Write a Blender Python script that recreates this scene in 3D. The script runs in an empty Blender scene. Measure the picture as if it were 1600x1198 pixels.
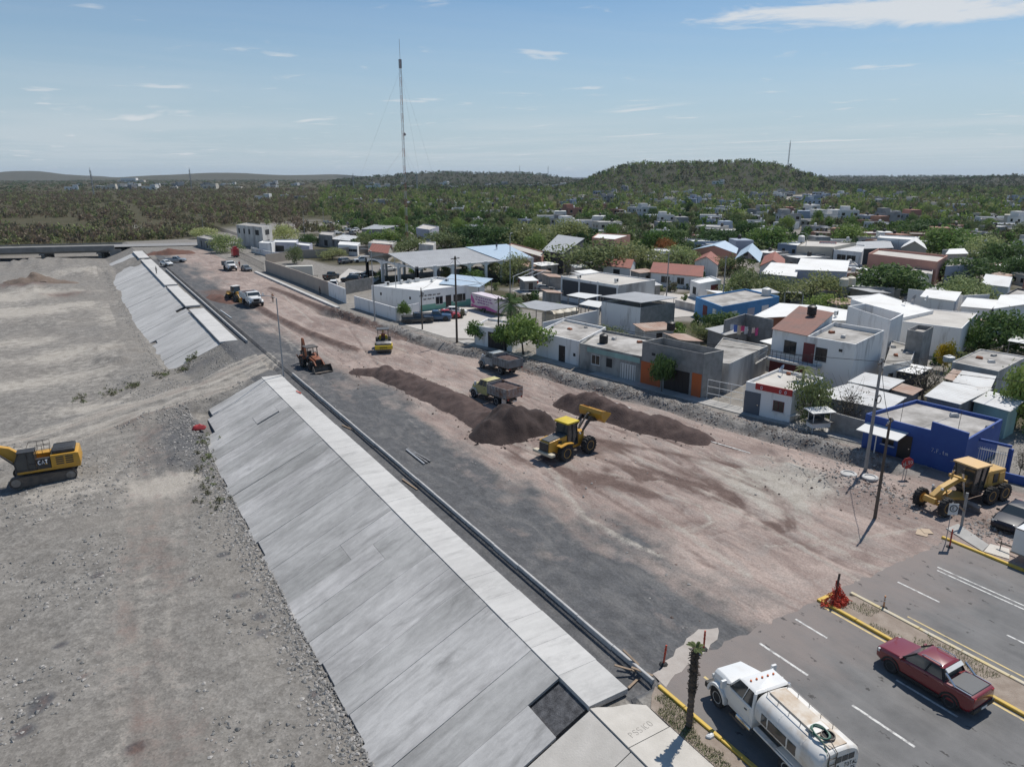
import bpy, bmesh, math, random
import numpy as np
from mathutils import Vector, Matrix, Euler
random.seed(7)
rng = np.random.default_rng(11)
SC = bpy.context.scene
COL = SC.collection
R = math.radians
# ---- light and sky settings
SUNE, SKYSTR, EXPO = 4.5, .098, -.08
SKYTINT = (.78, .93, .99, 1)
CLOUDC = (7.6, 7.9, 8.2, 1)
HZC = (5.0, 6.0, 6.9, 1)
BANK = (4.72, 2.88, 1.6, .72, -.73)
CUM = (9.3, 4.2, 0)
LOWC = (2.3, 1.2, 0)
HAZE = 4e-5
# ------------------------------------------------------------ camera (drone, 23 m above the road)
FPX, CAMH, HOR = 1110.0, 23.2, 275.0
PITCH = math.atan((599 - HOR) / FPX)
TH = math.atan2(33.4, 54.8)          # the road runs along +Y; the camera looks this far to its right
cam = bpy.data.cameras.new('camera'); camo = bpy.data.objects.new('camera', cam); COL.objects.link(camo)
camo.location = (0, 0, CAMH); camo.rotation_euler = (math.pi/2 - PITCH, 0, -TH)
cam.sensor_fit = 'HORIZONTAL'; cam.sensor_width = 36; cam.lens = 36*FPX/1600
cam.clip_start = .5; cam.clip_end = 60000
SC.camera = camo
# ------------------------------------------------------------ sky, sun, exposure
SUN_EL = R(59); SUN_DIR = Vector((.933, .36, 0)).normalized()      # towards the sun, in plan
W = bpy.data.worlds.new('World'); SC.world = W; W.use_nodes = True
nt = W.node_tree; nt.nodes.clear()
def nd(t, typ, **kw):
    n = t.nodes.new(typ)
    for k, v in kw.items():
        if k.startswith('_'): setattr(n, k[1:], v)
        else:
            key = k.replace('__', ' ')
            n.inputs[int(key[1:]) if key[0] == 'i' and key[1:].isdigit() else key].default_value = v
    return n
def lk(t, a, b): t.links.new(a, b)
sky = nd(nt, 'ShaderNodeTexSky', _sky_type='NISHITA', _sun_disc=False, _sun_elevation=SUN_EL,
         _sun_rotation=math.atan2(SUN_DIR.x, SUN_DIR.y), _altitude=300, _air_density=1.0, _dust_density=.25, _ozone_density=2.0)
tc = nd(nt, 'ShaderNodeTexCoord')
sep = nd(nt, 'ShaderNodeSeparateXYZ'); lk(nt, tc.outputs['Generated'], sep.inputs[0])
zz = nd(nt, 'ShaderNodeMath', _operation='MAXIMUM', i1=.012); lk(nt, sep.outputs[2], zz.inputs[0])
inv = nd(nt, 'ShaderNodeMath', _operation='DIVIDE', i0=1.0); lk(nt, zz.outputs[0], inv.inputs[1])
pl = nd(nt, 'ShaderNodeVectorMath', _operation='SCALE'); lk(nt, tc.outputs['Generated'], pl.inputs[0]); lk(nt, inv.outputs[0], pl.inputs['Scale'])
def mth(t, op, a, b):
    m = nd(t, 'ShaderNodeMath', _operation=op)
    for i, v in enumerate((a, b)):
        if isinstance(v, (int, float)): m.inputs[i].default_value = v
        else: lk(t, v, m.inputs[i])
    return m.outputs[0]
def zramp(a, b, c=0., d=1.):
    r = nd(nt, 'ShaderNodeMapRange', _interpolation_type='SMOOTHSTEP'); lk(nt, sep.outputs[2], r.inputs[0])
    for i, x in enumerate((a, b, c, d)): r.inputs[i+1].default_value = x
    return r.outputs[0]
def bank(cx, cy, rx, ry, rot):
    """soft ellipse on the cloud plane: where a larger cloud lies"""
    mp = nd(nt, 'ShaderNodeMapping', _vector_type='TEXTURE'); mp.inputs['Location'].default_value = (cx, cy, 0); mp.inputs['Rotation'].default_value = (0, 0, rot); mp.inputs['Scale'].default_value = (rx, ry, 1e6)
    lk(nt, pl.outputs[0], mp.inputs[0]); ln = nd(nt, 'ShaderNodeVectorMath', _operation='LENGTH'); lk(nt, mp.outputs[0], ln.inputs[0])
    r = nd(nt, 'ShaderNodeMapRange', _interpolation_type='SMOOTHSTEP'); lk(nt, ln.outputs[1], r.inputs[0]); r.inputs[1].default_value = 1.25; r.inputs[2].default_value = 0
    return r.outputs[0]
def cnoise(scale, off, detail=7, dist=.3, rough=.6):
    mp = nd(nt, 'ShaderNodeMapping'); mp.inputs['Location'].default_value = off; mp.inputs['Scale'].default_value = scale; lk(nt, pl.outputs[0], mp.inputs[0])
    n = nd(nt, 'ShaderNodeTexNoise', Scale=1.0, Detail=detail, Roughness=rough, Distortion=dist); lk(nt, mp.outputs[0], n.inputs['Vector']); return n.outputs['Fac']
def thr(v, lo, hi):
    r = nd(nt, 'ShaderNodeMapRange', _interpolation_type='SMOOTHSTEP'); lk(nt, v, r.inputs[0]); r.inputs[1].default_value = lo; r.inputs[2].default_value = hi; return r.outputs[0]
cb = mth(nt, 'ADD', cnoise((1.6, 1.6, 1), (2.2, .4, 0), 8, .5, .62), mth(nt, 'MULTIPLY', bank(*BANK), .46))      # the large ragged cloud
c1 = thr(cb, .60, .86)
c3 = thr(cnoise((.95, .95, 1), CUM, 5, .2, .55), .61, .72)                                                    # scattered small cumulus
c2 = thr(cnoise((.10, .16, 1), (3.1, 1.7, 0), 6, .8), .46, .80)                                                # thin veil
cov = mth(nt, 'MAXIMUM', mth(nt, 'MAXIMUM', mth(nt, 'MULTIPLY', c1, .9), mth(nt, 'MULTIPLY', c3, .6)), mth(nt, 'MULTIPLY', c2, .14))
c4 = mth(nt, 'MULTIPLY', thr(cnoise((.62, .16, 1), LOWC, 4, .15, .5), .60, .70), zramp(.10, .085))              # low puffs far off
c5 = mth(nt, 'MULTIPLY', thr(cnoise((.16, .10, 1), (1.3, 6.1, 0), 6, .4, .6), .40, .62), zramp(.085, .055))        # pale bank over the horizon
cov = mth(nt, 'MAXIMUM', cov, mth(nt, 'MAXIMUM', mth(nt, 'MULTIPLY', c4, .8), mth(nt, 'MULTIPLY', c5, .26)))
cov2 = mth(nt, 'MULTIPLY', cov, zramp(.0, .03))
tint = nd(nt, 'ShaderNodeMix', _data_type='RGBA', _blend_type='MULTIPLY'); tint.inputs[0].default_value = 1
lk(nt, sky.outputs[0], tint.inputs[6]); tint.inputs[7].default_value = SKYTINT
hzn = nd(nt, 'ShaderNodeMix', _data_type='RGBA'); lk(nt, zramp(.0, .24, .86, .0), hzn.inputs[0]); lk(nt, tint.outputs[2], hzn.inputs[6]); hzn.inputs[7].default_value = HZC
mix = nd(nt, 'ShaderNodeMix', _data_type='RGBA'); lk(nt, cov2, mix.inputs[0]); lk(nt, hzn.outputs[2], mix.inputs[6])
mix.inputs[7].default_value = CLOUDC
bg = nd(nt, 'ShaderNodeBackground', Strength=SKYSTR); lk(nt, mix.outputs[2], bg.inputs[0])
wo = nd(nt, 'ShaderNodeOutputWorld'); lk(nt, bg.outputs[0], wo.inputs[0])
sl = bpy.data.lights.new('sun', 'SUN'); sl.energy = SUNE; sl.angle = R(.55); sl.color = (1, .955, .89)
so = bpy.data.objects.new('sun', sl); COL.objects.link(so)
so.rotation_euler = Vector((-SUN_DIR.x*math.cos(SUN_EL), -SUN_DIR.y*math.cos(SUN_EL), -math.sin(SUN_EL))).to_track_quat('-Z', 'Y').to_euler()
so.location = (60, 60, 80)
SC.view_settings.view_transform = 'Standard'; SC.view_settings.look = 'None'
SC.view_settings.gamma = 1; SC.view_settings.use_curve_mapping = False; SC.view_settings.exposure = EXPO
# ------------------------------------------------------------ pixel -> place on a level plane (distance comes from the plane)
def ray(px, py):
    x = (px-800)/FPX; y = -(py-599)/FPX
    f = math.cos(PITCH)+y*math.sin(PITCH); d = math.sin(PITCH)-y*math.cos(PITCH)
    return x*math.cos(TH)+f*math.sin(TH), -x*math.sin(TH)+f*math.cos(TH), -d
def g(px, py, z=0.0):
    X, Y, Z = ray(px, py); t = (z-CAMH)/Z
    return Vector((X*t, Y*t, z))
def far(px, dist):
    X, Y, Z = ray(px, 300); k = dist/math.hypot(X, Y)
    return Vector((X*k, Y*k, 0))
# ------------------------------------------------------------ materials
MATS = {}
def mat(name, c, rough=.8, c2=None, scale=1.0, bump=0.0, bscale=None, metal=0.0, var=0.0, stretch=(1,1,1), lo=.35, hi=.65, coat=0, alpha=None, spec=.5):
    if name in MATS: return MATS[name]
    m = bpy.data.materials.new(name); m.use_nodes = True; t = m.node_tree
    b = t.nodes['Principled BSDF']; b.inputs['Roughness'].default_value = rough; b.inputs['Metallic'].default_value = metal
    b.inputs['Specular IOR Level'].default_value = spec
    if coat: b.inputs['Coat Weight'].default_value = coat; b.inputs['Coat Roughness'].default_value = .08
    co = nd(t, 'ShaderNodeTexCoord'); mp = nd(t, 'ShaderNodeMapping'); lk(t, co.outputs['Object'], mp.inputs[0]); mp.inputs['Scale'].default_value = stretch
    oi = nd(t, 'ShaderNodeObjectInfo')
    ad = nd(t, 'ShaderNodeVectorMath', _operation='ADD'); lk(t, mp.outputs[0], ad.inputs[0])
    rs = nd(t, 'ShaderNodeVectorMath', _operation='SCALE'); lk(t, oi.outputs['Location'], rs.inputs[0]); rs.inputs['Scale'].default_value = .37
    lk(t, rs.outputs[0], ad.inputs[1])
    col = None
    if c2 is not None:
        n = nd(t, 'ShaderNodeTexNoise', Scale=scale, Detail=7, Roughness=.62); lk(t, ad.outputs[0], n.inputs['Vector'])
        r = nd(t, 'ShaderNodeMapRange'); lk(t, n.outputs['Fac'], r.inputs[0]); r.inputs[1].default_value = lo; r.inputs[2].default_value = hi
        mx = nd(t, 'ShaderNodeMix', _data_type='RGBA'); lk(t, r.outputs[0], mx.inputs[0])
        mx.inputs[6].default_value = (*c, 1); mx.inputs[7].default_value = (*c2, 1); col = mx.outputs[2]
    if var:
        hs = nd(t, 'ShaderNodeHueSaturation'); 
        if col is not None: lk(t, col, hs.inputs['Color'])
        else: hs.inputs['Color'].default_value = (*c, 1)
        vr = nd(t, 'ShaderNodeMapRange'); lk(t, oi.outputs['Random'], vr.inputs[0]); vr.inputs[3].default_value = 1-var; vr.inputs[4].default_value = 1+var
        lk(t, vr.outputs[0], hs.inputs['Value']); col = hs.outputs[0]
        hh = nd(t, 'ShaderNodeMapRange'); lk(t, oi.outputs['Random'], hh.inputs[0]); hh.inputs[3].default_value = .5+var*.09; hh.inputs[4].default_value = .5-var*.09
        lk(t, hh.outputs[0], hs.inputs['Hue'])
    if col is not None: lk(t, col, b.inputs['Base Color'])
    else: b.inputs['Base Color'].default_value = (*c, 1)
    if bump:
        n2 = nd(t, 'ShaderNodeTexNoise', Scale=bscale or scale*6, Detail=5); lk(t, ad.outputs[0], n2.inputs['Vector'])
        bp = nd(t, 'ShaderNodeBump', Strength=bump, Distance=.05); lk(t, n2.outputs['Fac'], bp.inputs['Height']); lk(t, bp.outputs[0], b.inputs['Normal'])
    MATS[name] = m
    return m
def wavemat(name, c, c2, freq, rough=.5, rust=None, axis='X', metal=.0):
    """corrugated sheet: ribs as relief, rust or dirt in patches"""
    m = mat(name, c, rough, c2, .35, 0, metal=metal, lo=.4, hi=.7)
    t = m.node_tree; b = t.nodes['Principled BSDF']
    co = nd(t, 'ShaderNodeTexCoord')
    wv = nd(t, 'ShaderNodeTexWave', Scale=freq, _bands_direction=axis); lk(t, co.outputs['Object'], wv.inputs['Vector'])
    bp = nd(t, 'ShaderNodeBump', Strength=.9, Distance=.06); lk(t, wv.outputs['Fac'], bp.inputs['Height']); lk(t, bp.outputs[0], b.inputs['Normal'])
    if rust:
        src = b.inputs['Base Color'].links[0].from_socket
        n = nd(t, 'ShaderNodeTexNoise', Scale=.9, Detail=8, Roughness=.7); mp = nd(t, 'ShaderNodeMapping'); lk(t, co.outputs['Object'], mp.inputs[0])
        mp.inputs['Scale'].default_value = (1, .3, 1) if axis == 'X' else (.3, 1, 1); lk(t, mp.outputs[0], n.inputs['Vector'])
        r = nd(t, 'ShaderNodeMapRange'); lk(t, n.outputs['Fac'], r.inputs[0]); r.inputs[1].default_value = .55; r.inputs[2].default_value = .7
        mx = nd(t, 'ShaderNodeMix', _data_type='RGBA'); lk(t, r.outputs[0], mx.inputs[0]); lk(t, src, mx.inputs[6]); mx.inputs[7].default_value = (*rust, 1)
        lk(t, mx.outputs[2], b.inputs['Base Color'])
    return m
# ------------------------------------------------------------ mesh builder
class MB:
    def __init__(s): s.v = []; s.f = []; s.m = []
    def add(s, vs, fs, mi=0):
        o = len(s.v); s.v += [tuple(p) for p in vs]; s.f += [tuple(i+o for i in q) for q in fs]; s.m += [mi]*len(fs); return s
    def hexa(s, p, mi=0):
        """8 points: bottom ring 0-3 counter-clockwise, top ring 4-7"""
        return s.add(p, [(3,2,1,0), (4,5,6,7), (0,1,5,4), (1,2,6,5), (2,3,7,6), (3,0,4,7)], mi)
    def box(s, x0, x1, y0, y1, z0, z1, mi=0):
        return s.hexa([(x0,y0,z0), (x1,y0,z0), (x1,y1,z0), (x0,y1,z0), (x0,y0,z1), (x1,y0,z1), (x1,y1,z1), (x0,y1,z1)], mi)
    def bar(s, a, b, w, h=None, mi=0):
        """square bar from a to b"""
        a = Vector(a); b = Vector(b); d = (b-a).normalized(); h = h or w
        up = Vector((0,0,1)) if abs(d.z) < .95 else Vector((1,0,0))
        x = d.cross(up).normalized()*w/2; y = x.cross(d).normalized()*h/2
        return s.hexa([a-x-y, a+x-y, a+x+y, a-x+y, b-x-y, b+x-y, b+x+y, b-x+y], mi)
    def tube(s, pts, r, n=8, mi=0, cap=True):
        pts = [Vector(p) for p in pts]; rr = r if isinstance(r, (list, tuple)) else [r]*len(pts)
        o = len(s.v); prev = None
        for i, p in enumerate(pts):
            d = (pts[min(i+1, len(pts)-1)]-pts[max(i-1, 0)])
            d = d.normalized() if d.length > 1e-9 else Vector((0,0,1))
            up = prev if prev is not None else (Vector((0,0,1)) if abs(d.z) < .9 else Vector((1,0,0)))
            x = d.cross(up)
            if x.length < 1e-5: x = d.orthogonal()
            x.normalize(); y = x.cross(d).normalized(); prev = y
            for k in range(n):
                a = 2*math.pi*k/n; s.v.append(tuple(p+(x*math.cos(a)+y*math.sin(a))*rr[i]))
        for i in range(len(pts)-1):
            for k in range(n):
                s.f.append((o+i*n+k, o+i*n+(k+1) % n, o+(i+1)*n+(k+1) % n, o+(i+1)*n+k)); s.m.append(mi)
        if cap:
            s.f.append(tuple(o+k for k in range(n))[::-1]); s.m.append(mi)
            s.f.append(tuple(o+(len(pts)-1)*n+k for k in range(n))); s.m.append(mi)
        return s
    def lathe(s, prof, c=(0,0,0), axis='z', n=16, mi=0):
        """profile of (radius, height) turned about an axis through c"""
        o = len(s.v)
        for r, h in prof:
            for k in range(n):
                a = 2*math.pi*k/n; p, q = r*math.cos(a), r*math.sin(a)
                s.v.append({'z': (c[0]+p, c[1]+q, c[2]+h), 'y': (c[0]+p, c[1]+h, c[2]+q), 'x': (c[0]+h, c[1]+p, c[2]+q)}[axis])
        for i in range(len(prof)-1):
            for k in range(n):
                s.f.append((o+i*n+k, o+i*n+(k+1) % n, o+(i+1)*n+(k+1) % n, o+(i+1)*n+k)); s.m.append(mi)
        s.f.append(tuple(o+k for k in range(n))[::-1]); s.m.append(mi)
        s.f.append(tuple(o+(len(prof)-1)*n+k for k in range(n))); s.m.append(mi)
        return s
    def prism(s, poly, y0, y1, mi=0):
        """side outline (x, z) swept across y"""
        n = len(poly); o = len(s.v)
        s.v += [(x, y0, z) for x, z in poly]+[(x, y1, z) for x, z in poly]
        s.f += [tuple(o+i for i in range(n)), tuple(o+n+i for i in range(n))[::-1]]; s.m += [mi, mi]
        for i in range(n):
            j = (i+1) % n; s.f.append((o+i, o+n+i, o+n+j, o+j)); s.m.append(mi)
        return s
    def slab(s, poly, z0, z1, mi=0):
        n = len(poly); o = len(s.v)
        s.v += [(p[0], p[1], z0) for p in poly]+[(p[0], p[1], z1) for p in poly]
        s.f += [tuple(o+i for i in range(n))[::-1], tuple(o+n+i for i in range(n))]; s.m += [mi, mi]
        for i in range(n):
            j = (i+1) % n; s.f.append((o+i, o+j, o+n+j, o+n+i)); s.m.append(mi)
        return s
    def loft(s, rings, mi=0, cap=True):
        o = len(s.v); n = len(rings[0])
        for r in rings: s.v += [tuple(p) for p in r]
        for i in range(len(rings)-1):
            for k in range(n):
                s.f.append((o+i*n+k, o+i*n+(k+1) % n, o+(i+1)*n+(k+1) % n, o+(i+1)*n+k)); s.m.append(mi)
        if cap:
            s.f.append(tuple(o+k for k in range(n))[::-1]); s.m.append(mi)
            s.f.append(tuple(o+(len(rings)-1)*n+k for k in range(n))); s.m.append(mi)
        return s
    def build(s, name, mats, parent=None, loc=None, rz=0, bevel=0, smooth=False, seg=2):
        me = bpy.data.meshes.new(name); me.from_pydata(s.v, [], s.f)
        ml = mats if isinstance(mats, (list, tuple)) else [mats]
        for m in ml: me.materials.append(MATS[m] if isinstance(m, str) else m)
        if len(ml) > 1: me.polygons.foreach_set('material_index', s.m)
        bm = bmesh.new(); bm.from_mesh(me)
        bmesh.ops.recalc_face_normals(bm, faces=bm.faces)
        if bevel:
            bmesh.ops.remove_doubles(bm, verts=bm.verts, dist=1e-4)
            es = [e for e in bm.edges if len(e.link_faces) == 2 and e.calc_face_angle(0) > .5]
            bmesh.ops.bevel(bm, geom=es, offset=bevel, segments=seg, affect='EDGES', profile=.6, clamp_overlap=True)
        bm.to_mesh(me); bm.free()
        if smooth:
            me.polygons.foreach_set('use_smooth', [True]*len(me.polygons))
            me.set_sharp_from_angle(angle=R(38))
        o = bpy.data.objects.new(name, me); COL.objects.link(o)
        if parent is not None: o.parent = parent
        if loc is not None: o.location = loc
        if rz: o.rotation_euler = (0, 0, rz)
        return o
def tag(o, label=None, cat=None, group=None, kind=None):
    if label: o['label'] = label
    if cat: o['category'] = cat
    if group: o['group'] = group
    if kind: o['kind'] = kind
    return o
def empty(name, loc, rz, label, cat, group=None):
    o = bpy.data.objects.new(name, None); COL.objects.link(o); o.location = loc; o.rotation_euler = (0, 0, rz); o.empty_display_size = .3
    return tag(o, label, cat, group)
def rawmesh(name, V, Fq, mats, mi=None, smooth=False):
    """V (n,3) array, Fq (m,k) array of equal-sided faces"""
    me = bpy.data.meshes.new(name); n, (m, k) = len(V), Fq.shape
    me.vertices.add(n); me.vertices.foreach_set('co', np.asarray(V, dtype=np.float32).ravel())
    me.loops.add(m*k); me.loops.foreach_set('vertex_index', Fq.astype(np.int32).ravel())
    me.polygons.add(m); me.polygons.foreach_set('loop_start', np.arange(0, m*k, k, dtype=np.int32))
    if mi is not None: me.polygons.foreach_set('material_index', mi.astype(np.int32))
    me.polygons.foreach_set('use_smooth', np.full(m, smooth))
    me.update(calc_edges=True)
    for x in (mats if isinstance(mats, (list, tuple)) else [mats]): me.materials.append(MATS[x] if isinstance(x, str) else x)
    o = bpy.data.objects.new(name, me); COL.objects.link(o)
    return o
# ------------------------------------------------------------ noise in numpy
_T = rng.random((256, 256))
def vn(x, y, s=0):
    x = np.asarray(x, float)+s*17.3; y = np.asarray(y, float)+s*9.7
    ix = np.floor(x).astype(int); iy = np.floor(y).astype(int); fx = x-ix; fy = y-iy
    fx = fx*fx*(3-2*fx); fy = fy*fy*(3-2*fy)
    a = _T[ix & 255, iy & 255]; b = _T[(ix+1) & 255, iy & 255]; c = _T[ix & 255, (iy+1) & 255]; d = _T[(ix+1) & 255, (iy+1) & 255]
    return (a*(1-fx)+b*fx)*(1-fy)+(c*(1-fx)+d*fx)*fy
def fbm(x, y, s=0, o=4):
    t = 0; a = .5
    for i in range(o):
        t = t+a*(vn(x*2**i, y*2**i, s+i)-.5); a *= .55
    return t
def sst(a, b, x):
    t = np.clip((x-a)/(b-a), 0, 1); return t*t*(3-2*t)
def polyd(X, Y, pts):
    """distance to a polyline in plan"""
    d = np.full(np.shape(X), 1e9)
    for (ax, ay), (bx, by) in zip(pts[:-1], pts[1:]):
        dx, dy = bx-ax, by-ay; L = dx*dx+dy*dy
        t = np.clip(((X-ax)*dx+(Y-ay)*dy)/L, 0, 1)
        d = np.minimum(d, np.hypot(X-ax-t*dx, Y-ay-t*dy))
    return d
def G2(px, py, z=0):
    p = g(px, py, z); return (p.x, p.y)

# ============================================================ GROUND
HF = [(-40,70),(10,63.5),(20,62.5),(31,60.8),(47,57),(60.5,54.5),(70,52.7),(77.6,51.4),(86,48.3),(110,44.8),(124,42.3),(185,40.8),(262,39),(400,39)]
def XF(y): return np.interp(y, [a for a, b in HF], [b for a, b in HF])     # line of the house fronts
BED = -3.7
MOUNDS = [  # riverbed spoil: pixel on the bed, radius x, radius y, height
 (60,452,9,7,1.7),(20,447,8,6,1.1),(100,462,10,5,.7),(150,425,12,14,1.5),(60,412,16,12,1.6),(200,560,5,9,.7),(120,545,9,5,.5),(262,668,3.0,3.5,.45),(290,720,2.2,3.5,.4),(20,500,8,4,.4)]
STR_L = [G2(378,462),G2(420,490),G2(480,520),G2(555,547)]      # windrow ridges either side of the graded pink strip
STR_R = [G2(424,450),G2(470,468),G2(520,487),G2(580,508),G2(625,528)]
RAMP = [(21.5, 96.0),G2(330,600,-1.2),G2(200,640,-2.4),G2(60,690,-3.4),G2(-120,730,-3.7)]
TRK2 = [G2(300,560,-2),G2(150,625,-2.6),G2(-60,640,-3.5)]
TRK3 = [G2(210,655,-2.6),G2(235,720,-3.4),G2(255,790,-3.7),G2(245,900,-3.7),G2(225,1000,-3.7),G2(250,1198,-3.7)]
HILLS = [(far(1110,1360),150,270,28,.8),(far(1020,1400),100,240,17,.75),(far(962,1430),70,200,17,.7),(far(1195,1340),95,230,19,.85),
 (far(1500,3600),1000,600,16,1.1),(far(1640,2300),260,380,22,1.15),(far(1370,3900),600,500,8,1.0),
 (far(640,2500),230,460,19,.45),(far(735,2550),230,420,20,.48),(far(830,2600),150,400,20,.5),
 (far(290,6500),560,600,36,.14),(far(420,6400),560,600,34,.2),(far(540,6400),300,500,30,.25),(far(45,7600),260,600,46,.0),(far(120,7700),400,500,38,.0),(far(-60,7400),400,600,44,.0)]
RAMPZ = [.0, -1.3, -2.5, -3.4, -3.7]
def track_z(X, Y):
    """height and distance of the dirt ramp that climbs out of the bed"""
    d = np.full(np.shape(X), 1e9); zt = np.zeros(np.shape(X)); P = [(21.5, 96.0)]+RAMP[1:]
    for (ax, ay), (bx, by), za, zb in zip(P[:-1], P[1:], RAMPZ[:-1], RAMPZ[1:]):
        dx, dy = bx-ax, by-ay; t = np.clip(((X-ax)*dx+(Y-ay)*dy)/(dx*dx+dy*dy), 0, 1); q = np.hypot(X-ax-t*dx, Y-ay-t*dy); k = q < d; d = np.where(k, q, d); zt = np.where(k, za+(zb-za)*t, zt)
    return zt, d
def hgt(X, Y, fine=True):
    X = np.asarray(X, float); Y = np.asarray(Y, float)
    # river side
    s = np.clip((X-8.6)/8.4, 0, 1); bank = BED*(1-s)
    fill = sst(66, 90, Y)*(1-sst(98, 122, Y))*np.clip(1-(8.6-X)/20, 0, 1)*(X < 17)      # the bed is filled up towards the ramp
    z = np.where(X < 17, bank, 0.0); z = np.where(X < 12, np.maximum(z, BED+1.0*fill), z)
    zt, dt = track_z(X, Y); w = (1-sst(2.4, 6.0, dt))*(X < 20)*(1-(X > 8.2)*((Y < 85.6)*(1-sst(84.5, 85.6, Y))+(Y > 108)*1.0)); z = z*(1-w)+zt*w
    bed = (X < 9.5)*(Y < 285)
    z = z+bed*(fbm(X/13, Y/13, 3)*.9+fbm(X/3.2, Y/3.2, 5)*(.32 if fine else .2))*sst(9.4, 6, X)*(1-.75*np.exp(-(polyd(X, Y, TRK3)/3.2)**2))
    for px, py, rx, ry, h in MOUNDS:
        c = g(px, py, BED+h*.3); z = z+h*np.exp(-((X-c.x)/rx)**2-((Y-c.y)/ry)**2)*(.75+1.2*(vn(X/2.2, Y/2.2, 8)-.3))*(X < 17.5)
    # beyond the bridge the ground is level scrub land
    z = z*(1-sst(292, 335, Y))+(-1.2+fbm(X/60, Y/60, 9)*2)*sst(292, 335, Y)*(X < 60)
    # gutter beside the crest, sunk to the foot of the kerb
    z = z-.34*((X > 19.2) & (X < 20.55) & (Y > 20.8) & (Y < 235))
    # gravel road: shallow graded relief
    rd = (X > 20.6)*(X < XF(Y)-2.2)*(Y > 21)*(Y < 262)
    z = z+rd*(fbm(X/2.6, Y/16, 12)*.16+fbm(X/.9, Y/3, 13)*.05-.05)*(sst(20.8, 24, X))*sst(21, 24, Y)
    for L in (STR_L, STR_R): z = z+.42*np.exp(-(polyd(X, Y, L)/.75)**2)*(.6+.9*vn(X/.8, Y/.8, 4))
    # broken trench and spoil between road and houses
    e = XF(Y)-6.0+1.2*fbm(Y/9, Y*0, 21)*2; act = sst(27, 33, Y)*(1-sst(118, 132, Y))
    z = z-act*.5*np.exp(-((X-e)/.75)**2)*(.5+vn(X/2, Y/4, 22))
    z = z+act*.4*np.exp(-((X-e-1.7)/1.1)**2)*(.3+1.4*vn(X/1.3, Y/1.3, 23))
    z = z+sst(24, 27, Y)*(1-sst(36, 40, Y))*.5*np.exp(-((X-49.2)/2.4)**2)*np.clip(vn(X/1.1, Y/1.1, 25)-.25, 0, 1)*1.6
    # hills round the town
    for c, sx, sy, h, rot in HILLS:
        dx, dy = X-c.x, Y-c.y; u = dx*math.cos(rot)-dy*math.sin(rot); v = dx*math.sin(rot)+dy*math.cos(rot)
        z = z+h*np.exp(-((np.abs(u)/sx)**2.6)-((np.abs(v)/sy)**2.2))
    D = np.hypot(X, Y)
    z = z+sst(500, 1500, D)*fbm(X/170, Y/170, 31)*6
    z = z-(sst(2500, 9000, D)*12)
    return z
def axis(lo, hi, d, a, b, gr):
    out = list(np.arange(lo, hi+1e-6, d)); s = d
    while out[-1] < b: s *= gr; out.append(out[-1]+s)
    s = d; pre = []; x = lo
    while x > a: s *= gr; x -= s; pre.append(x)
    return np.array(pre[::-1]+out)
xs = axis(-12, 62, .25, -9000, 16000, 1.05); ys = axis(10, 108, .32, -600, 16000, 1.037)
# keep sharp breaks where the crest, gutter and kerb are
for x in (17.0, 19.16, 19.24, 20.5, 20.6): xs = np.append(xs, x)
xs = np.unique(np.round(xs, 3))
GX, GY = np.meshgrid(xs, ys, indexing='ij')
GZ = hgt(GX, GY)
# the ground under the cast slabs lies below them
und = ((GX > 8.2) & (GX < 19.2) & (((GY > 21) & (GY < 85.2)) | ((GY > 108.3) & (GY < 259)) | (GY <= 21)))
GZ = np.where(und, GZ-.35*sst(8.2, 9.4, GX), GZ)
GZ = np.where((GX > 20.4) & (GX < 47.2) & (GY < 21.2), np.minimum(GZ, -.06), GZ)     # under the asphalt
nx, ny = len(xs), len(ys)
I = np.arange(nx*ny).reshape(nx, ny)
FQ = np.stack([I[:-1, :-1], I[1:, :-1], I[1:, 1:], I[:-1, 1:]], -1).reshape(-1, 4)
# what the ground is made of, per place
def blur(m): return np.clip(m, 0, 1)
Dd = np.hypot(GX, GY); xf = XF(GY)
road = sst(20.6, 20.9, GX)*(1-sst(-3.6, -2.0, GX-xf))*(1-sst(250, 262, GY))
wob = fbm(GX/5, GY/14, 41)*9
bl = np.interp(GY, [15, 21, 26, 33, 40, 55, 80, 100, 130, 200, 260], [31, 29.5, 28.5, 27.6, 27.2, 27.6, 27.0, 27.5, 25, 27, 26])    # grey gravel | pink soil boundary
pink = road*np.clip(sst(-4.2, 4.2, GX-bl+wob*.9)+.55*(vn(GX/1.6, GY/5, 42)-.5)+.4*(vn(GX/.7, GY/1.6, 40)-.5)*(GY < 45), 0, 1)
dark_gravel = np.maximum(road*(1-pink), ((GX > 19.1) & (GX < 20.7) & (GY > 20.5) & (GY < 235))*1.0); dark_gravel = np.maximum(dark_gravel, .7*((GX > 16) & (GX < 21) & (GY > 85) & (GY < 109)))
brown = .72*road*(np.exp(-(polyd(GX, GY, [(31,48),(34,43),(37,39),(40,34)])/2.4)**2)*sst(.62, 1.0, vn(GX/2.6, GY/4.2, 43)+.6*vn(GX/1.0, GY/1.5, 44))
      +.95*np.exp(-(polyd(GX, GY, [(33,41),(36.5,35),(39,29)])/1.6)**2)*sst(.6, .95, vn(GX/2.2, GY/3.6, 45)+.55*vn(GX/.9, GY/1.3, 46))
      +.9*np.exp(-(polyd(GX, GY, [(36,48),(38.5,46)])/1.8)**2)
      +.75*np.exp(-(polyd(GX, GY, [(30.5,68),(38,49),(45,37)])/.5)**2)+.6*np.exp(-(polyd(GX, GY, [(34,66),(44.2,44)])/.4)**2))
for L in (STR_L, STR_R): brown = brown+1.0*np.exp(-(polyd(GX, GY, L)/1.0)**2)
brown = brown+.9*np.exp(-(polyd(GX, GY, [G2(335,455),G2(375,470)])/3.2)**2)
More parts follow.
